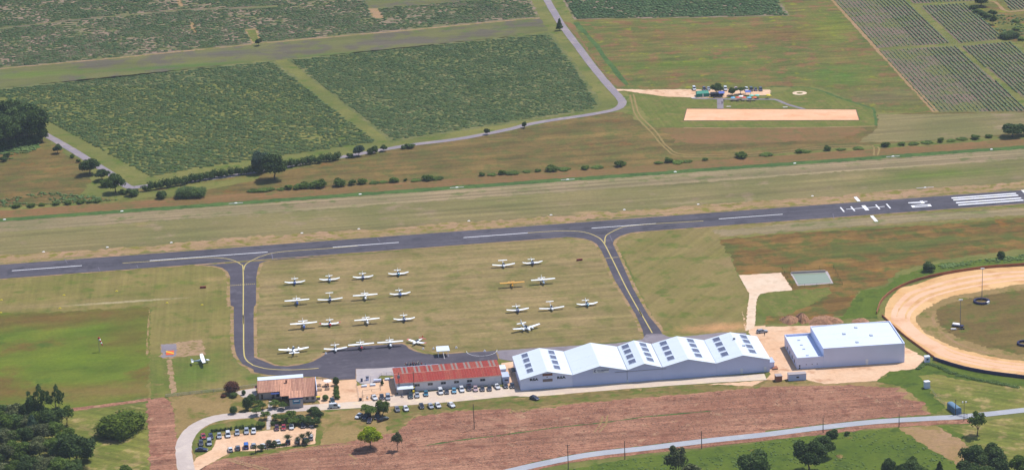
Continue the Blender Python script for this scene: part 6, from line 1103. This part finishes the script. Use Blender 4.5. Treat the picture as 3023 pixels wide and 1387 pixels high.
for k, fr, rz, c_, lb, gp in (
 ('hatch', [(-116.71,855.94)], 12, 'red', 'dark red car at the upper left of the lawn island', GP), ('hatch', [(-113.90,855.66)], 12, 'navy', 'dark navy car right of the dark red car', GP),
 ('hatch', [(-116.90,849.70)], 8, 'dgrey', 'dark grey car below the dark red car', GP), ('van', [(-113.88,849.71)], 8, 'silver', 'tall silver car below the dark navy car', GP),
 ('saloon', [(-116.03,843.49)], 84, 'navy', 'dark blue car parked crosswise on the lawn island', GP), ('hatch', [(-110.83,855.91)], 8, 'silver', 'first silver car in the upper row beside the lawn', GP),
 ('mpv', [(-107.70,856.80)], 8, 'white', 'tall pale car second in the upper row', GP), ('hatch', [(-104.43,858.32)], 6, 'silver', 'silver car third in the upper row', GP),
 ('estate', [(-101.09,859.38)], 6, 'silver', 'long silver car with dark windscreen fourth in the upper row', GP), ('hatch', [(-98.39,859.11)], 4, 'white', 'white car fifth in the upper row beside the path', GP),
 ('hatch', [(-90.00,861.51)], 4, 'maroon', 'maroon car in the hedge shade right of the path', GP), ('hatch', [(-87.48,861.54)], 4, 'red', 'red car in the shade right of the path', GP),
 ('hatch', [(-84.54,861.92)], 4, 'white', 'white car right of the red shaded car', GP), ('mpv', [(-80.23,863.34)], 4, 'black', 'black car under the dark corner trees', GP),
 ('hatch', [(-77.12,863.60)], -4, 'silver', 'silver car at the right end of the upper row', GP), ('hatch', [(-105.50,842.57)], 192, 'white', 'white car at the left end of the lower row', GP),
 ('hatch', [(-102.88,843.93)], 190, 'grey', 'grey car second in the lower row', GP), ('van', [(-99.92,845.08)], 186, 'blue', 'bright blue van third in the lower row', GP),
 ('hatch', [(-97.27,845.70)], 186, 'silver', 'silver car half under the first bushy tree', GP), ('hatch', [(-93.82,844.93)], 200, 'white', 'white car right of the first bushy tree', GP),
 ('hatch', [(-91.91,847.89)], 186, 'dgrey', 'dark grey car in the middle of the lower row', GP), ('saloon', [(-88.51,847.83)], 195, 'white', 'white saloon right of the dark grey car, lower row', GP),
 ('hatch', [(-84.79,847.73)], 184, 'navy', 'navy car behind the spiky tree', GP), ('hatch', [(-81.36,848.60)], 184, 'white', 'white car right of the spiky tree', GP),
 ('hatch', [(-78.62,848.87)], 184, 'black', 'black car among the last bushy trees', GP), ('mpv', [(-76.68,851.04)], 184, 'white', 'white car at the right end of the lower row', GP),
 ('van', [(-69.61,880.63)], 94, 'white', 'white van on the road beside the clubhouse', GR), ('hatch', [(-70.79,886.56)], 10, 'green', 'dark green car tucked behind the white van', GR),
 ('saloon', [(-54.84,888.19)], 18, 'white', 'white car leftmost in front of the fuel yard', GR), ('hatch', [(-52.00,888.31)], 6, 'black', 'black car between white and silver before the fuel yard', GR),
 ('mpv', [(-49.65,888.06)], 4, 'silver', 'silver car rightmost in front of the fuel yard', GR), ('estate', [(-40.96,888.70)], 4, 'green', 'dark green car in front of the porch', GS),
 ('hatch', [(-38.51,888.86)], 4, 'silver', 'silver car just right of the porch', GS), ('hatch', [(-59.84,870.06)], -30, 'white', 'white car at the left under the two trees', GT),
 ('van', [(-56.97,869.29)], -25, 'navy', 'navy van in the shade of the two trees', GT), ('hatch', [(-55.62,865.29)], -10, 'plum', 'dark plum car in front of the navy van', GT),
 ('van', [(-52.88,868.99)], -8, 'black', 'black van in the shade between the two trees', GT), ('estate', [(-50.80,866.21)], 128, 'black', 'long black car parked diagonally under the right tree', GT),
 ('hatch', [(-45.74,875.35)], 12, 'grey', 'grey car left of the pair on the grass verge', GR), ('hatch', [(-42.45,875.59)], 14, 'white', 'white car right of the pair on the grass verge', GR),
 ('hatch', [(-35.17,890.12)], 4, 'teal', 'teal car standing apart before the red roofed hangar', GS), ('van', [(-29.62,891.47)], 8, 'white', 'white van left of the slim white pole', GS),
 ('hatch', [(-27.26,891.48)], 4, 'dgrey', 'dark grey car between white van and light blue car', GS), ('hatch', [(-24.43,891.89)], 4, 'lblue', 'light blue car beside the slim white pole', GS),
 ('estate', [(-21.52,893.06)], 8, 'white', 'white car between light blue and dark plum cars', GS), ('mpv', [(-18.66,894.24)], 4, 'plum', 'dark plum people carrier by the hangar wall', GS),
 ('hatch', [(-16.27,893.06)], 6, 'pink', 'pinkish silver car right of the people carrier', GS), ('hatch', [(-13.61,893.06)], 4, 'dgrey', 'left one of two dark cars below the last windows', GS),
 ('hatch', [(-10.86,893.05)], 2, 'dgrey', 'right one of two dark cars below the last windows', GS), ('saloon', [(-7.95,894.66)], 16, 'white', 'white saloon right of the two dark cars', GS),
 ('hatch', [(-4.71,895.15)], 10, 'dgrey', 'dark car in front of the grey service cabin', GS), ('hatch', [(-2.13,894.88)], 2, 'black', 'black car in the shade of the gabled hangar', GS),
 ('hatch', [(-36.60,877.55)], 10, 'black', 'black car leftmost of four on the near verge', GR), ('hatch', [(-33.13,877.20)], 16, 'silver', 'silver car second of four on the near verge', GR),
 ('hatch', [(-30.39,877.60)], 18, 'white', 'white car third of four on the near verge', GR), ('saloon', [(-25.31,877.75)], 24, 'white', 'white slanted car last of four on the near verge', GR),
 ('hatch', [(6.11,881.35)], 46, 'navy', 'dark navy car alone on the verge before the gabled hangar', GR), ('estate', [(99.13,943.86)], 106, 'silver', 'silver estate car on the sand behind the gabled hangar', GR),
 ('van', [(102.77,1325.91)], 2, 'white', 'white van leftmost at the bowling ground', GB), ('mpv', [(108.18,1324.52)], 0, 'navy', 'navy car right of the leftmost van', GB), ('hatch', [(110.56,1324.60)], 0, 'silver', 'silver car left of the broad dark tree', GB),
 ('van', [(119.65,1323.00)], 0, 'white', 'white van right of the broad dark tree', GB), ('hatch', [(125.40,1322.51)], 0, 'pink', 'pinkish car behind the flat crowned tree', GB), ('mpv', [(130.88,1320.37)], 0, 'white', 'white car left of three dark cars', GB),
 ('van', [(133.42,1319.61)], 0, 'black', 'black van left of the three dark vehicles', GB), ('hatch', [(135.85,1319.62)], 0, 'plum', 'dark plum car in the middle of three', GB), ('mpv', [(138.49,1319.08)], 0, 'navy', 'navy car rightmost at the bowling ground', GB)):
    car(k, PLS(fr)[0], rz, c_, lb, gp)
# motorcycles and a small tractor
def moto(xy, rz, c_, label):
    o = empty('motorcycle', xy, R(rz)); tag(o, label, 'motorcycle')
    for y in (-.65, .65): MB().tube((-.06, y, .3), (.06, y, .3), .3, None, 12).build('wheel', M_tyre, o)
    MB().loft([[(x*.14, y, z+.12*q) for x, q in ((-1,-1),(-1,1),(1,1),(1,-1))] for y, z in ((-.5,.55),(-.2,.85),(.2,.75),(.7,.8))]).build('body', ACM[c_], o); MB().box(-.16, .05, .82, .16, .75, .92).build('seat', M_black, o)
    MB().tube((-.35, -.45, 1.0), (.35, -.45, 1.0), .03).tube((0, -.65, .3), (0, -.45, 1.0), .04).build('handlebar', M_steel, o)
moto((-57.51,888.45), 20, 'white', 'white scooter parked left of the white car'); moto((-44.24,888.84), 30, 'navy', 'dark motorcycle parked left of the porch')
tr = empty('small_tractor', (-40.17,892.94), R(10)); tag(tr, 'small yellow and black tractor by the hangar porch', 'tractor')
for x in (-.75, .75): MB().tube((x-.15, .55, .6), (x+.15, .55, .6), .6, None, 14).build('wheel', M_tyre, tr); MB().tube((x-.1, -.95, .35), (x+.1, -.95, .35), .35, None, 12).build('wheel', M_tyre, tr)
MB().box(-.4, -1.4, .6, .4, -.1, 1.25).build('bonnet', M_yellowp, tr); MB().box(-.6, -.1, .6, .6, .9, 1.1).build('chassis', M_dark, tr); MB().box(-.75, -.2, 2.0, .75, 1.0, 2.15).build('cab_roof', M_yellowp, tr); MB().box(-.6, 0, 1.1, .6, .85, 2.0).build('cab', M_glass, tr)

# ================================================================ people
def person_mesh(seed):
    g = random.Random(seed); st = g.uniform(-.06, .1)
    pts = [(0,0,.95,.16),(0,0,1.15,.15),(0,-.01,1.38,.17),(0,-.01,1.52,.065),(0,-.03,1.66,.105),(0,-.03,1.75,.085),
           (.2,0,1.42,.065),(.26,.02,1.15,.05),(.24,-.12+st,.92,.042),(-.2,0,1.42,.065),(-.26,.02,1.15,.05),(-.24,-.1,.92,.042),
           (.1,0,.88,.1),(.12,-.02-st,.48,.07),(.12,.02,.08,.05),(.12,-.14,.05,.045),(-.1,0,.88,.1),(-.12,-.02+st,.48,.07),(-.12,.02,.08,.05),(-.12,-.14,.05,.045)]
    ed = [(0,1),(1,2),(2,3),(3,4),(4,5),(2,6),(6,7),(7,8),(2,9),(9,10),(10,11),(0,12),(12,13),(13,14),(14,15),(0,16),(16,17),(17,18),(18,19)]
    me = bpy.data.meshes.new('person'); me.from_pydata([p_[:3] for p_ in pts], ed, []); ob = bpy.data.objects.new('person', me); C.objects.link(ob)
    ob.modifiers.new('s', 'SKIN'); sub = ob.modifiers.new('u', 'SUBSURF'); sub.levels = 1; sub.render_levels = 1
    for v, p_ in zip(me.skin_vertices[0].data, pts): v.radius = (p_[3], p_[3]); v.use_root = False
    me.skin_vertices[0].data[0].use_root = True; bpy.context.view_layer.update()
    out = bpy.data.meshes.new_from_object(ob.evaluated_get(bpy.context.evaluated_depsgraph_get())); bpy.data.objects.remove(ob)
    out.materials.clear()
    for _ in range(4): out.materials.append(M_skin)
    for p_ in out.polygons:
        z = p_.center.z; p_.material_index = 3 if z > 1.72 or (z > 1.6 and p_.center.y > .02) else 0 if z > 1.5 or (abs(p_.center.x) > .19 and z < 1.1) else 1 if z > .93 else 2
    return out
PM = [person_mesh(i) for i in range(3)]
PC = [paint('cloth_%d' % i, S(*c_), .8) for i, c_ in enumerate(((236,236,240),(60,64,110),(196,70,70),(140,60,80),(70,76,92),(210,200,180),(120,150,190),(40,42,52)))]
M_hair = paint('hair', S(60,46,38), .8)
def person(xy, rz, a, b, label, group=None):
    o = link('person', PM[(a + b) % 3]); o.location = (*xy, .1); o.rotation_euler.z = R(rz); tag(o, label, 'person', group)
    for i, m_ in enumerate((M_skin, PC[a % 8], PC[b % 8], M_hair)): o.material_slots[i].link = 'OBJECT'; o.material_slots[i].material = m_
CS = [0, 2, 0, 6, 3, 0, 5, 1, 0, 4, 2, 6]
SH = ['white', 'navy', 'red', 'wine red', 'grey', 'beige', 'pale blue', 'black']
for i, q in enumerate([(-44.20,920.35),(-43.84,920.71),(-43.49,921.43),(-43.18,920.70),(-42.86,921.01),(-42.51,920.52),(-42.24,921.41),(-41.94,920.80),(-41.62,921.23),(-41.31,920.62),(-41.00,921.39),(-40.69,920.78),(-40.58,922.67),(-40.29,921.20),(-39.97,921.51),(-39.74,922.30),(-39.54,921.00),(-39.26,921.67),(-38.96,922.68),(-38.76,921.33),(-38.46,920.89),(-38.16,921.26),(-37.52,920.79),(-35.95,920.16)]):
    person(q, random.uniform(0, 360), CS[i % 12], (6, 5, 4, 1)[i % 4], nth(i) + ' from the left in the crowd behind the red roof, %s top' % SH[CS[i % 12]], 'crowd on the apron')
person((99.66,939.80), 40, 7, 4, 'person in black standing beside the silver estate car')
person((116.49,1297.77), 10, 7, 4, 'person standing at the top of the bowling path', 'bowlers'); person((115.10,1293.55), 200, 4, 7, 'person walking down the bowling path', 'bowlers'); person((130.62,1294.98), 90, 7, 1, 'person standing below the orange parasol', 'bowlers')

# ================================================================ bowling-ground furniture
def parasol(xy, r, h, mat, label, group='parasols of the bowling ground', closed=False):
    o = empty('parasol', xy); tag(o, label, 'parasol', group); MB().tube((0,0,0), (0,0,h), .04, None, 6).build('pole', M_cream2, o); MB().tube((0,0,0), (0,0,.12), .3, .28, 10).build('base', M_slab, o)
    if closed: MB().tube((0,0,h*.45), (0,0,h), .16, .05, 8).build('canopy', mat, o); return
    for i in range(8):
        a, b = 2*math.pi*i/8, 2*math.pi*(i+.97)/8; MB().add([(0,0,h), (r*math.cos(a), r*math.sin(a), h-.45), (r*math.cos(b), r*math.sin(b), h-.45), (r*math.cos(a), r*math.sin(a), h-.57), (r*math.cos(b), r*math.sin(b), h-.57)], [(0,1,2), (1,3,4,2)]).build('canopy_panel', mat, o)
for fr, m_, lb in (([(121.56,1300.11)], M_sky, 'pale blue parasol leftmost of the row'), ([(124.13,1300.08)], M_coral, 'coral parasol left of the white one'), ([(126.10,1302.28)], M_cream2, 'white parasol in the middle of the row'), ([(127.39,1299.46)], M_coral, 'coral parasol right of the white one'), ([(130.08,1298.85)], M_sky, 'pale blue parasol right of the coral pair'), ([(133.06,1298.62)], M_orangep, 'orange parasol at the right of the front row'), ([(131.82,1303.21)], M_turq, 'turquoise parasol left of two at the back'), ([(134.95,1303.11)], M_turq, 'turquoise parasol right of two at the back'), ([(140.88,1302.58)], M_yellowp, 'yellow parasol standing alone at the far right')): parasol(PLS(fr)[0], 1.35, 2.3, m_, lb)
def table(xy, label, rz=0.0, group='picnic tables'):
    o = empty('picnic_table', xy, R(rz)); tag(o, label, 'table', group); MB().box(-.9, -.38, .7, .9, .38, .76).build('table_top', M_wood, o)
    for y in (-.75, .75): MB().box(-.9, y-.14, .42, .9, y+.14, .47).build('bench', M_wood, o)
    for x in (-.7, .7): MB().tube((x, -.8, 0), (x, .2, .72), .05, None, 6).tube((x, .8, 0), (x, -.2, .72), .05, None, 6).build('leg_frame', M_wood, o)
for fr, lb in (([(121.55,1299.05)], 'table under the leftmost pale blue parasol'), ([(124.09,1298.67)], 'table under the left coral parasol'), ([(130.05,1297.65)], 'table under the right pale blue parasol'), ([(134.87,1302.41)], 'table under the right turquoise parasol')): table(PLS(fr)[0], lb, 0, 'bowling ground tables')
gm = empty('green_marquee', (102.88,1310.23), R(2)); tag(gm, 'green marquee with pitched canvas roof at the bowling ground', 'marquee')
MB().box(0, 0, 0, 6.8, 4.5, 1.9).build('side_wall', M_green_tarp, gm); MB().add([(-.15,-.15,1.9),(6.95,-.15,1.9),(6.95,4.65,1.9),(-.15,4.65,1.9),(.5,2.25,3.0),(6.3,2.25,3.0)], [(0,1,5,4),(2,3,4,5),(1,2,5),(3,0,4)]).build('canvas_roof', M_green_tarp, gm); MB().box(3.2, -.06, .1, 3.7, 0, 1.8).build('door_flap', M_cream2, gm)
sh = empty('open_shelter', (110.56,1308.01), R(2)); tag(sh, 'dark open shelter with blue canvas end right of the marquee', 'shelter')
for x in (.1, 2.4, 4.7, 7.0):
    for y in (.1, 2.9): MB().tube((x, y, 0), (x, y, 2.2), .08, None, 6).build('post', M_wood, sh)
MB().box(-.2, -.2, 2.2, 4.2, 3.2, 2.34).build('roof', M_dark, sh); MB().hexa([(4.25, -.2, 2.1), (7.4, -.2, 2.1), (7.4, 3.2, 2.5), (4.25, 3.2, 2.5)], [(4.25, -.2, 2.2), (7.4, -.2, 2.2), (7.4, 3.2, 2.6), (4.25, 3.2, 2.6)]).build('blue_canvas', M_bluetarp, sh); MB().box(.1, 2.95, 0, 7.1, 3.05, 2.1).build('back_wall', M_dark, sh)
bt = empty('blue_awning', (129.21,1309.33), R(0)); tag(bt, 'small blue awning behind the parasols', 'awning')
MB().hexa([(0, 0, 1.8), (3, 0, 1.8), (3, 2.4, 2.3), (0, 2.4, 2.3)], [(0, 0, 1.86), (3, 0, 1.86), (3, 2.4, 2.36), (0, 2.4, 2.36)]).build('canvas', M_bluetarp, bt); [MB().tube((x, y, 0), (x, y, 1.8 + y*.2), .05, None, 6).build('post', M_steel, bt) for x in (.1, 2.9) for y in (.1, 2.3)]
def bench(xy, mat, label, rz=0.0, wd=2.4):
    o = empty('low_bench', xy, R(rz)); tag(o, label, 'bench'); MB().box(0, 0, .4, wd, .6, .48).build('seat', mat, o); [MB().box(x, .05, 0, x+.12, .55, .4).build('leg', M_wood, o) for x in (.2, wd-.32)]
bench((116.92,1287.12), M_cream2, 'white low bench on the grass above the sand court'); bench((140.72,1305.54), M_yellowp, 'yellow bench by the yellow parasol'); bench((108.93,1306.04), M_yellowp, 'pale yellow bench below the marquee'); bench((146.35,1281.42), M_cream2, 'white low bench beside the slanting path'); bench((99.77,1307.76), M_cream2, 'white bench at the left end of the car park edge')
# ================================================================ airfield furniture
def rmark(xy, label, mat=M_cream2, r=.6, h=.35, group='runway markers', plate=None):
    o = empty('runway_marker', xy, R(RWA)); tag(o, label, 'marker', group); o.location.z = .05
    MB().hexa([(-r,-r*.6,.04), (r,-r*.6,.04), (r,r*.6,.04), (-r,r*.6,.04)], [(-r*.35,-r*.15,h), (r*.35,-r*.15,h), (r*.35,r*.15,h), (-r*.35,r*.15,h)]).build('cone', mat, o)
    if plate: MB().box(-plate, -.45, 0, plate, .45, .04).build('base_plate', M_slab, o)
for i, s in enumerate((-212, -183.2, -154.1, -94.3, -68, -16.8, 21.7, 56.3, 91.4, 146.1)): rmark(RW(s, 25.3), nth(i) + ' from the left, white edge marker on the verge beyond the runway', group='near line of white runway markers')
for i, s in enumerate((-233.3, -177.9, -123.6, -63.8, -16.8, 37.5, 90.7, 150.4, 199.9, 250)): rmark(RW(s, 79.8), nth(i) + ' from the left, white edge marker beside the ditch line', r=.7, group='far line of white runway markers', plate=(3.4 if i in (2, 4, 5, 8) else None))
rmark((196.39,1130.54), 'white marker on a long plate near the runway end', r=.6, plate=4.2)
for i, q in enumerate([(-218.52,1003.11),(-221.26,1019.67),(-193.75,1005.89),(-194.69,1022.72),(-172.31,1025.41),(-148.26,1007.54),(-132.84,1003.22)]): rmark(q, nth(i) + ' from the left, ' + 'small yellow marker in the grass left of the taxiway', M_yellowp, .55, .4, 'yellow markers left of the taxiway')
for fr, lb in (([(-134.75,1025.11)], 'dark red marker box left of the taxiway'), ([(29.26,1042.69)], 'dark red marker box right of the parked aircraft')):
    o = empty('marker_box', PLS(fr)[0], R(RWA)); tag(o, lb, 'marker'); MB().box(-1.3, -.3, .1, 1.3, .3, .85).build('panel', paint('dark_red_' + lb[-5:], S(140,50,50), .6), o); [MB().box(x, -.1, 0, x+.15, .1, .1).build('leg', M_dark, o) for x in (-1, .85)]
sp = empty('signal_panel', (-139.71,946.09), R(6)); tag(sp, 'red signal panel with yellow diagonal on the gravel square', 'signal panel')
MB().hexa([(-1.6,-1.8,.1),(1.6,-1.8,.1),(1.6,1.8,.5),(-1.6,1.8,.5)], [(-1.6,-1.8,.18),(1.6,-1.8,.18),(1.6,1.8,.58),(-1.6,1.8,.58)]).build('board', M_orangep, sp)
zz = lambda y: .2 + (y + 1.8) / 3.6 * .4
MB().add([(-1.6,1.8,zz(1.8)),(-1.6,.9,zz(.9)),(1.6,-1.3,zz(-1.3)),(1.6,-.4,zz(-.4))], [(0,1,2,3)]).build('diagonal_stripe', M_yellowp, sp)
wsk = empty('windsock', (-169.05,951.64), 0); tag(wsk, 'red and white windsock on a mast in the wild grass', 'windsock')
MB().tube((0,0,0), (0,0,6.2), .09, .06, 8).build('mast', M_steel, wsk); d = Vector((.38, -.15, -.9)).normalized(); c0 = Vector((.15, 0, 6.1))
for k in range(5):
    a, b = c0 + d*.72*k, c0 + d*.72*(k+1); MB().tube(a, b, .48 - .05*k, .48 - .05*(k+1), 12).build('red_band' if k % 2 == 0 else 'white_band', M_red if k % 2 == 0 else M_cream2, wsk)
# canopy on the apron edge
cn = empty('white_canopy', (-30.96,929.41), R(5)); tag(cn, 'white flat canopy on thin legs at the apron edge', 'canopy')
MB().hexa([(-.7, .5, 2.5), (4.6, .5, 2.5), (4.4, 5.2, 2.9), (-.6, 5.2, 2.9)], [(-.7, .5, 2.62), (4.6, .5, 2.62), (4.4, 5.2, 3.02), (-.6, 5.2, 3.02)]).build('roof', M_roofw, cn)
for x, y in ((0, .3), (2.2, -1.6), (3.9, .4), (0, 5), (3.9, 5)): MB().tube((x, y, 0), (x if x != 2.2 else 1.8, max(y, .8) if y > -1 else 1.0, 2.5 if y < 3 else 2.85), .09, None, 8).build('leg', M_cream2, cn)
# fuel yard
def pump(xy, label, mat, h=1.5, wd=.9, dp=.6):
    o = empty('fuel_pump', xy, R(6)); tag(o, label, 'fuel pump'); MB().box(0, 0, 0, wd, dp, h).build('body', mat, o); MB().box(.1, -.04, h*.62, wd-.1, 0, h*.9).build('display', M_glass, o); MB().box(-.06, -.06, h, wd+.06, dp+.06, h+.08).build('cap', M_steel, o)
pump((-60.88,906.49), 'small dark fuel pump at the left of the fuelling apron', M_navy, 1.3, .8); pump((-58.95,907.69), 'white fuel cabinet in the middle of the fuelling apron', M_wallw, 1.6, 1.2)
tk = empty('fuel_tank', (-55.69,904.97), R(6)); tag(tk, 'low blue and white fuel tank at the right of the fuelling apron', 'tank'); MB().tube((0, .6, .75), (2.9, .6, .75), .6, None, 14).build('cylinder', M_wallw, tk); MB().box(0, .2, 0, 2.9, 1.0, .25).build('cradle', M_navy, tk)
for fr, lb in (([(-60.23,900.72)], 'left grey cover box in the fuel yard'), ([(-56.95,901.42)], 'right grey cover box in the fuel yard'), ([(-51.41,906.90)], 'white box beside the small conifer')):
    o = empty('cover_box', PLS(fr)[0], R(6)); tag(o, lb, 'box'); MB().box(0, 0, 0, 2.0, 1.1, .6).build('body', M_wallg, o); MB().hexa([(-.08,-.08,.6),(2.08,-.08,.6),(2.08,1.18,.6),(-.08,1.18,.6)], [(.1,.1,.75),(1.9,.1,.75),(1.9,1,.75),(.1,1,.75)]).build('lid', M_roofw, o)
dr = empty('black_drum', (-60.11,886.93), 0); tag(dr, 'black drum at the corner of the fuel yard', 'drum'); MB().tube((0,0,0), (0,0,1.0), .55, None, 14).build('body', M_black, dr); MB().tube((0,0,1.0), (0,0,1.06), .5, None, 14).build('lid', M_dark, dr)
mast('fuel_yard_pole', (-56.99,905.60), 2.6, 'thin grey pole on the fuelling apron', .06, 0)
# clubhouse terrace
for fr, lb in (([(-76.92,903.63)], 'picnic table upper left on the terrace'), ([(-76.42,899.01)], 'picnic table lower left on the terrace'), ([(-73.49,899.66)], 'picnic table lower right on the terrace'), ([(-73.90,903.70)], 'picnic table under the white parasol')): table(PLS(fr)[0], lb, 4, 'terrace tables')
parasol((-73.54,903.66), 1.6, 2.6, M_cream2, 'white parasol on the clubhouse terrace', 'terrace parasols'); parasol((-76.74,902.16), 1, 2.2, M_red, 'closed red parasol left on the terrace', 'terrace parasols', True); parasol((-73.44,901.82), 1, 2.2, M_red, 'closed red parasol right on the terrace', 'terrace parasols', True)
parasol((-100.46,900.31), 1.5, 2.6, M_tile3, 'brown parasol at the left corner of the clubhouse', 'clubhouse parasol')
bn = empty('yellow_bin', (-76.92,889.34), R(4)); tag(bn, 'yellow bin at the corner of the clubhouse', 'bin'); MB().hexa([(0,0,0),(1.3,0,0),(1.3,.9,0),(0,.9,0)], [(-.1,-.1,1.1),(1.4,-.1,1.1),(1.4,1,1.1),(-.1,1,1.1)]).build('body', M_steel, bn); MB().box(-.12, -.12, 1.1, 1.42, 1.02, 1.25).build('lid', M_yellowp, bn)
# infield trailer, small items
tl = empty('flatbed_trailer', (175.22,942.34), R(-28)); tag(tl, 'dark flatbed trailer with pale load in the infield', 'trailer')
MB().box(0, 0, .5, 4.6, 1.9, .75).build('bed', M_bluewall, tl); MB().box(.2, .2, .75, 3.0, 1.7, 1.3).build('load', M_cream2, tl); [MB().tube((x, y, .3), (x, y+.2, .3), .3, None, 12).build('wheel', M_tyre, tl) for x in (.8, 3.6) for y in (-.1, 1.8)]
o = empty('white_tank', (174.28,938.83), R(-5)); tag(o, 'small white tank lying beside the trailer', 'tank'); MB().tube((0, 0, .35), (2.2, 0, .35), .35, None, 12).build('body', M_cream2, o); MB().box(.3, -.3, 0, .6, .3, .1).build('foot', M_dark, o)
o = empty('tyre_pile', (178.50,938.81), 0); tag(o, 'pile of dark tyres at the foot of the floodlight', 'tyre pile'); [MB().tube((x, y, z), (x, y, z+.24), .42, None, 12).build('tyre', M_tyre, o) for x, y, z in ((0,0,0),(0,0,.25),(.9,.1,0),(.9,.1,.25),(-.85,.2,0),(.4,.9,0))]
for fr, lb in (([(-24.06,939.72)], 'left white cone beside the apron'), ([(-33.24,939.52)], 'white cone left of the canopy'), ([(-37.36,939.97)], 'small white cone on the mown grass by the apron'), ([(-76.35,938.72)], 'white cone at the curve of the apron'), ([(-12.66,934.62)], 'white cone behind the painted arc')): rmark(PLS(fr)[0], lb, M_cream2, .5, .7, 'cones along the apron')
# ================================================================ summer haze
hz = MB().box(-4100, -1600, -1.0, 4100, 9100, 356.0).build('haze', None); tag(hz, 'thin summer haze over the airfield', None, None, 'stuff')
m = bpy.data.materials.new('haze_air'); m.use_nodes = True; hz.data.materials.append(m); nt = m.node_tree
nt.nodes.remove(nt.nodes['Principled BSDF']); v = nt.nodes.new('ShaderNodeVolumePrincipled'); v.inputs['Color'].default_value = (.72, .80, .95, 1); v.inputs['Density'].default_value = 0.00006; v.inputs['Anisotropy'].default_value = .2
nt.links.new(v.outputs[0], nt.nodes['Material Output'].inputs['Volume'])
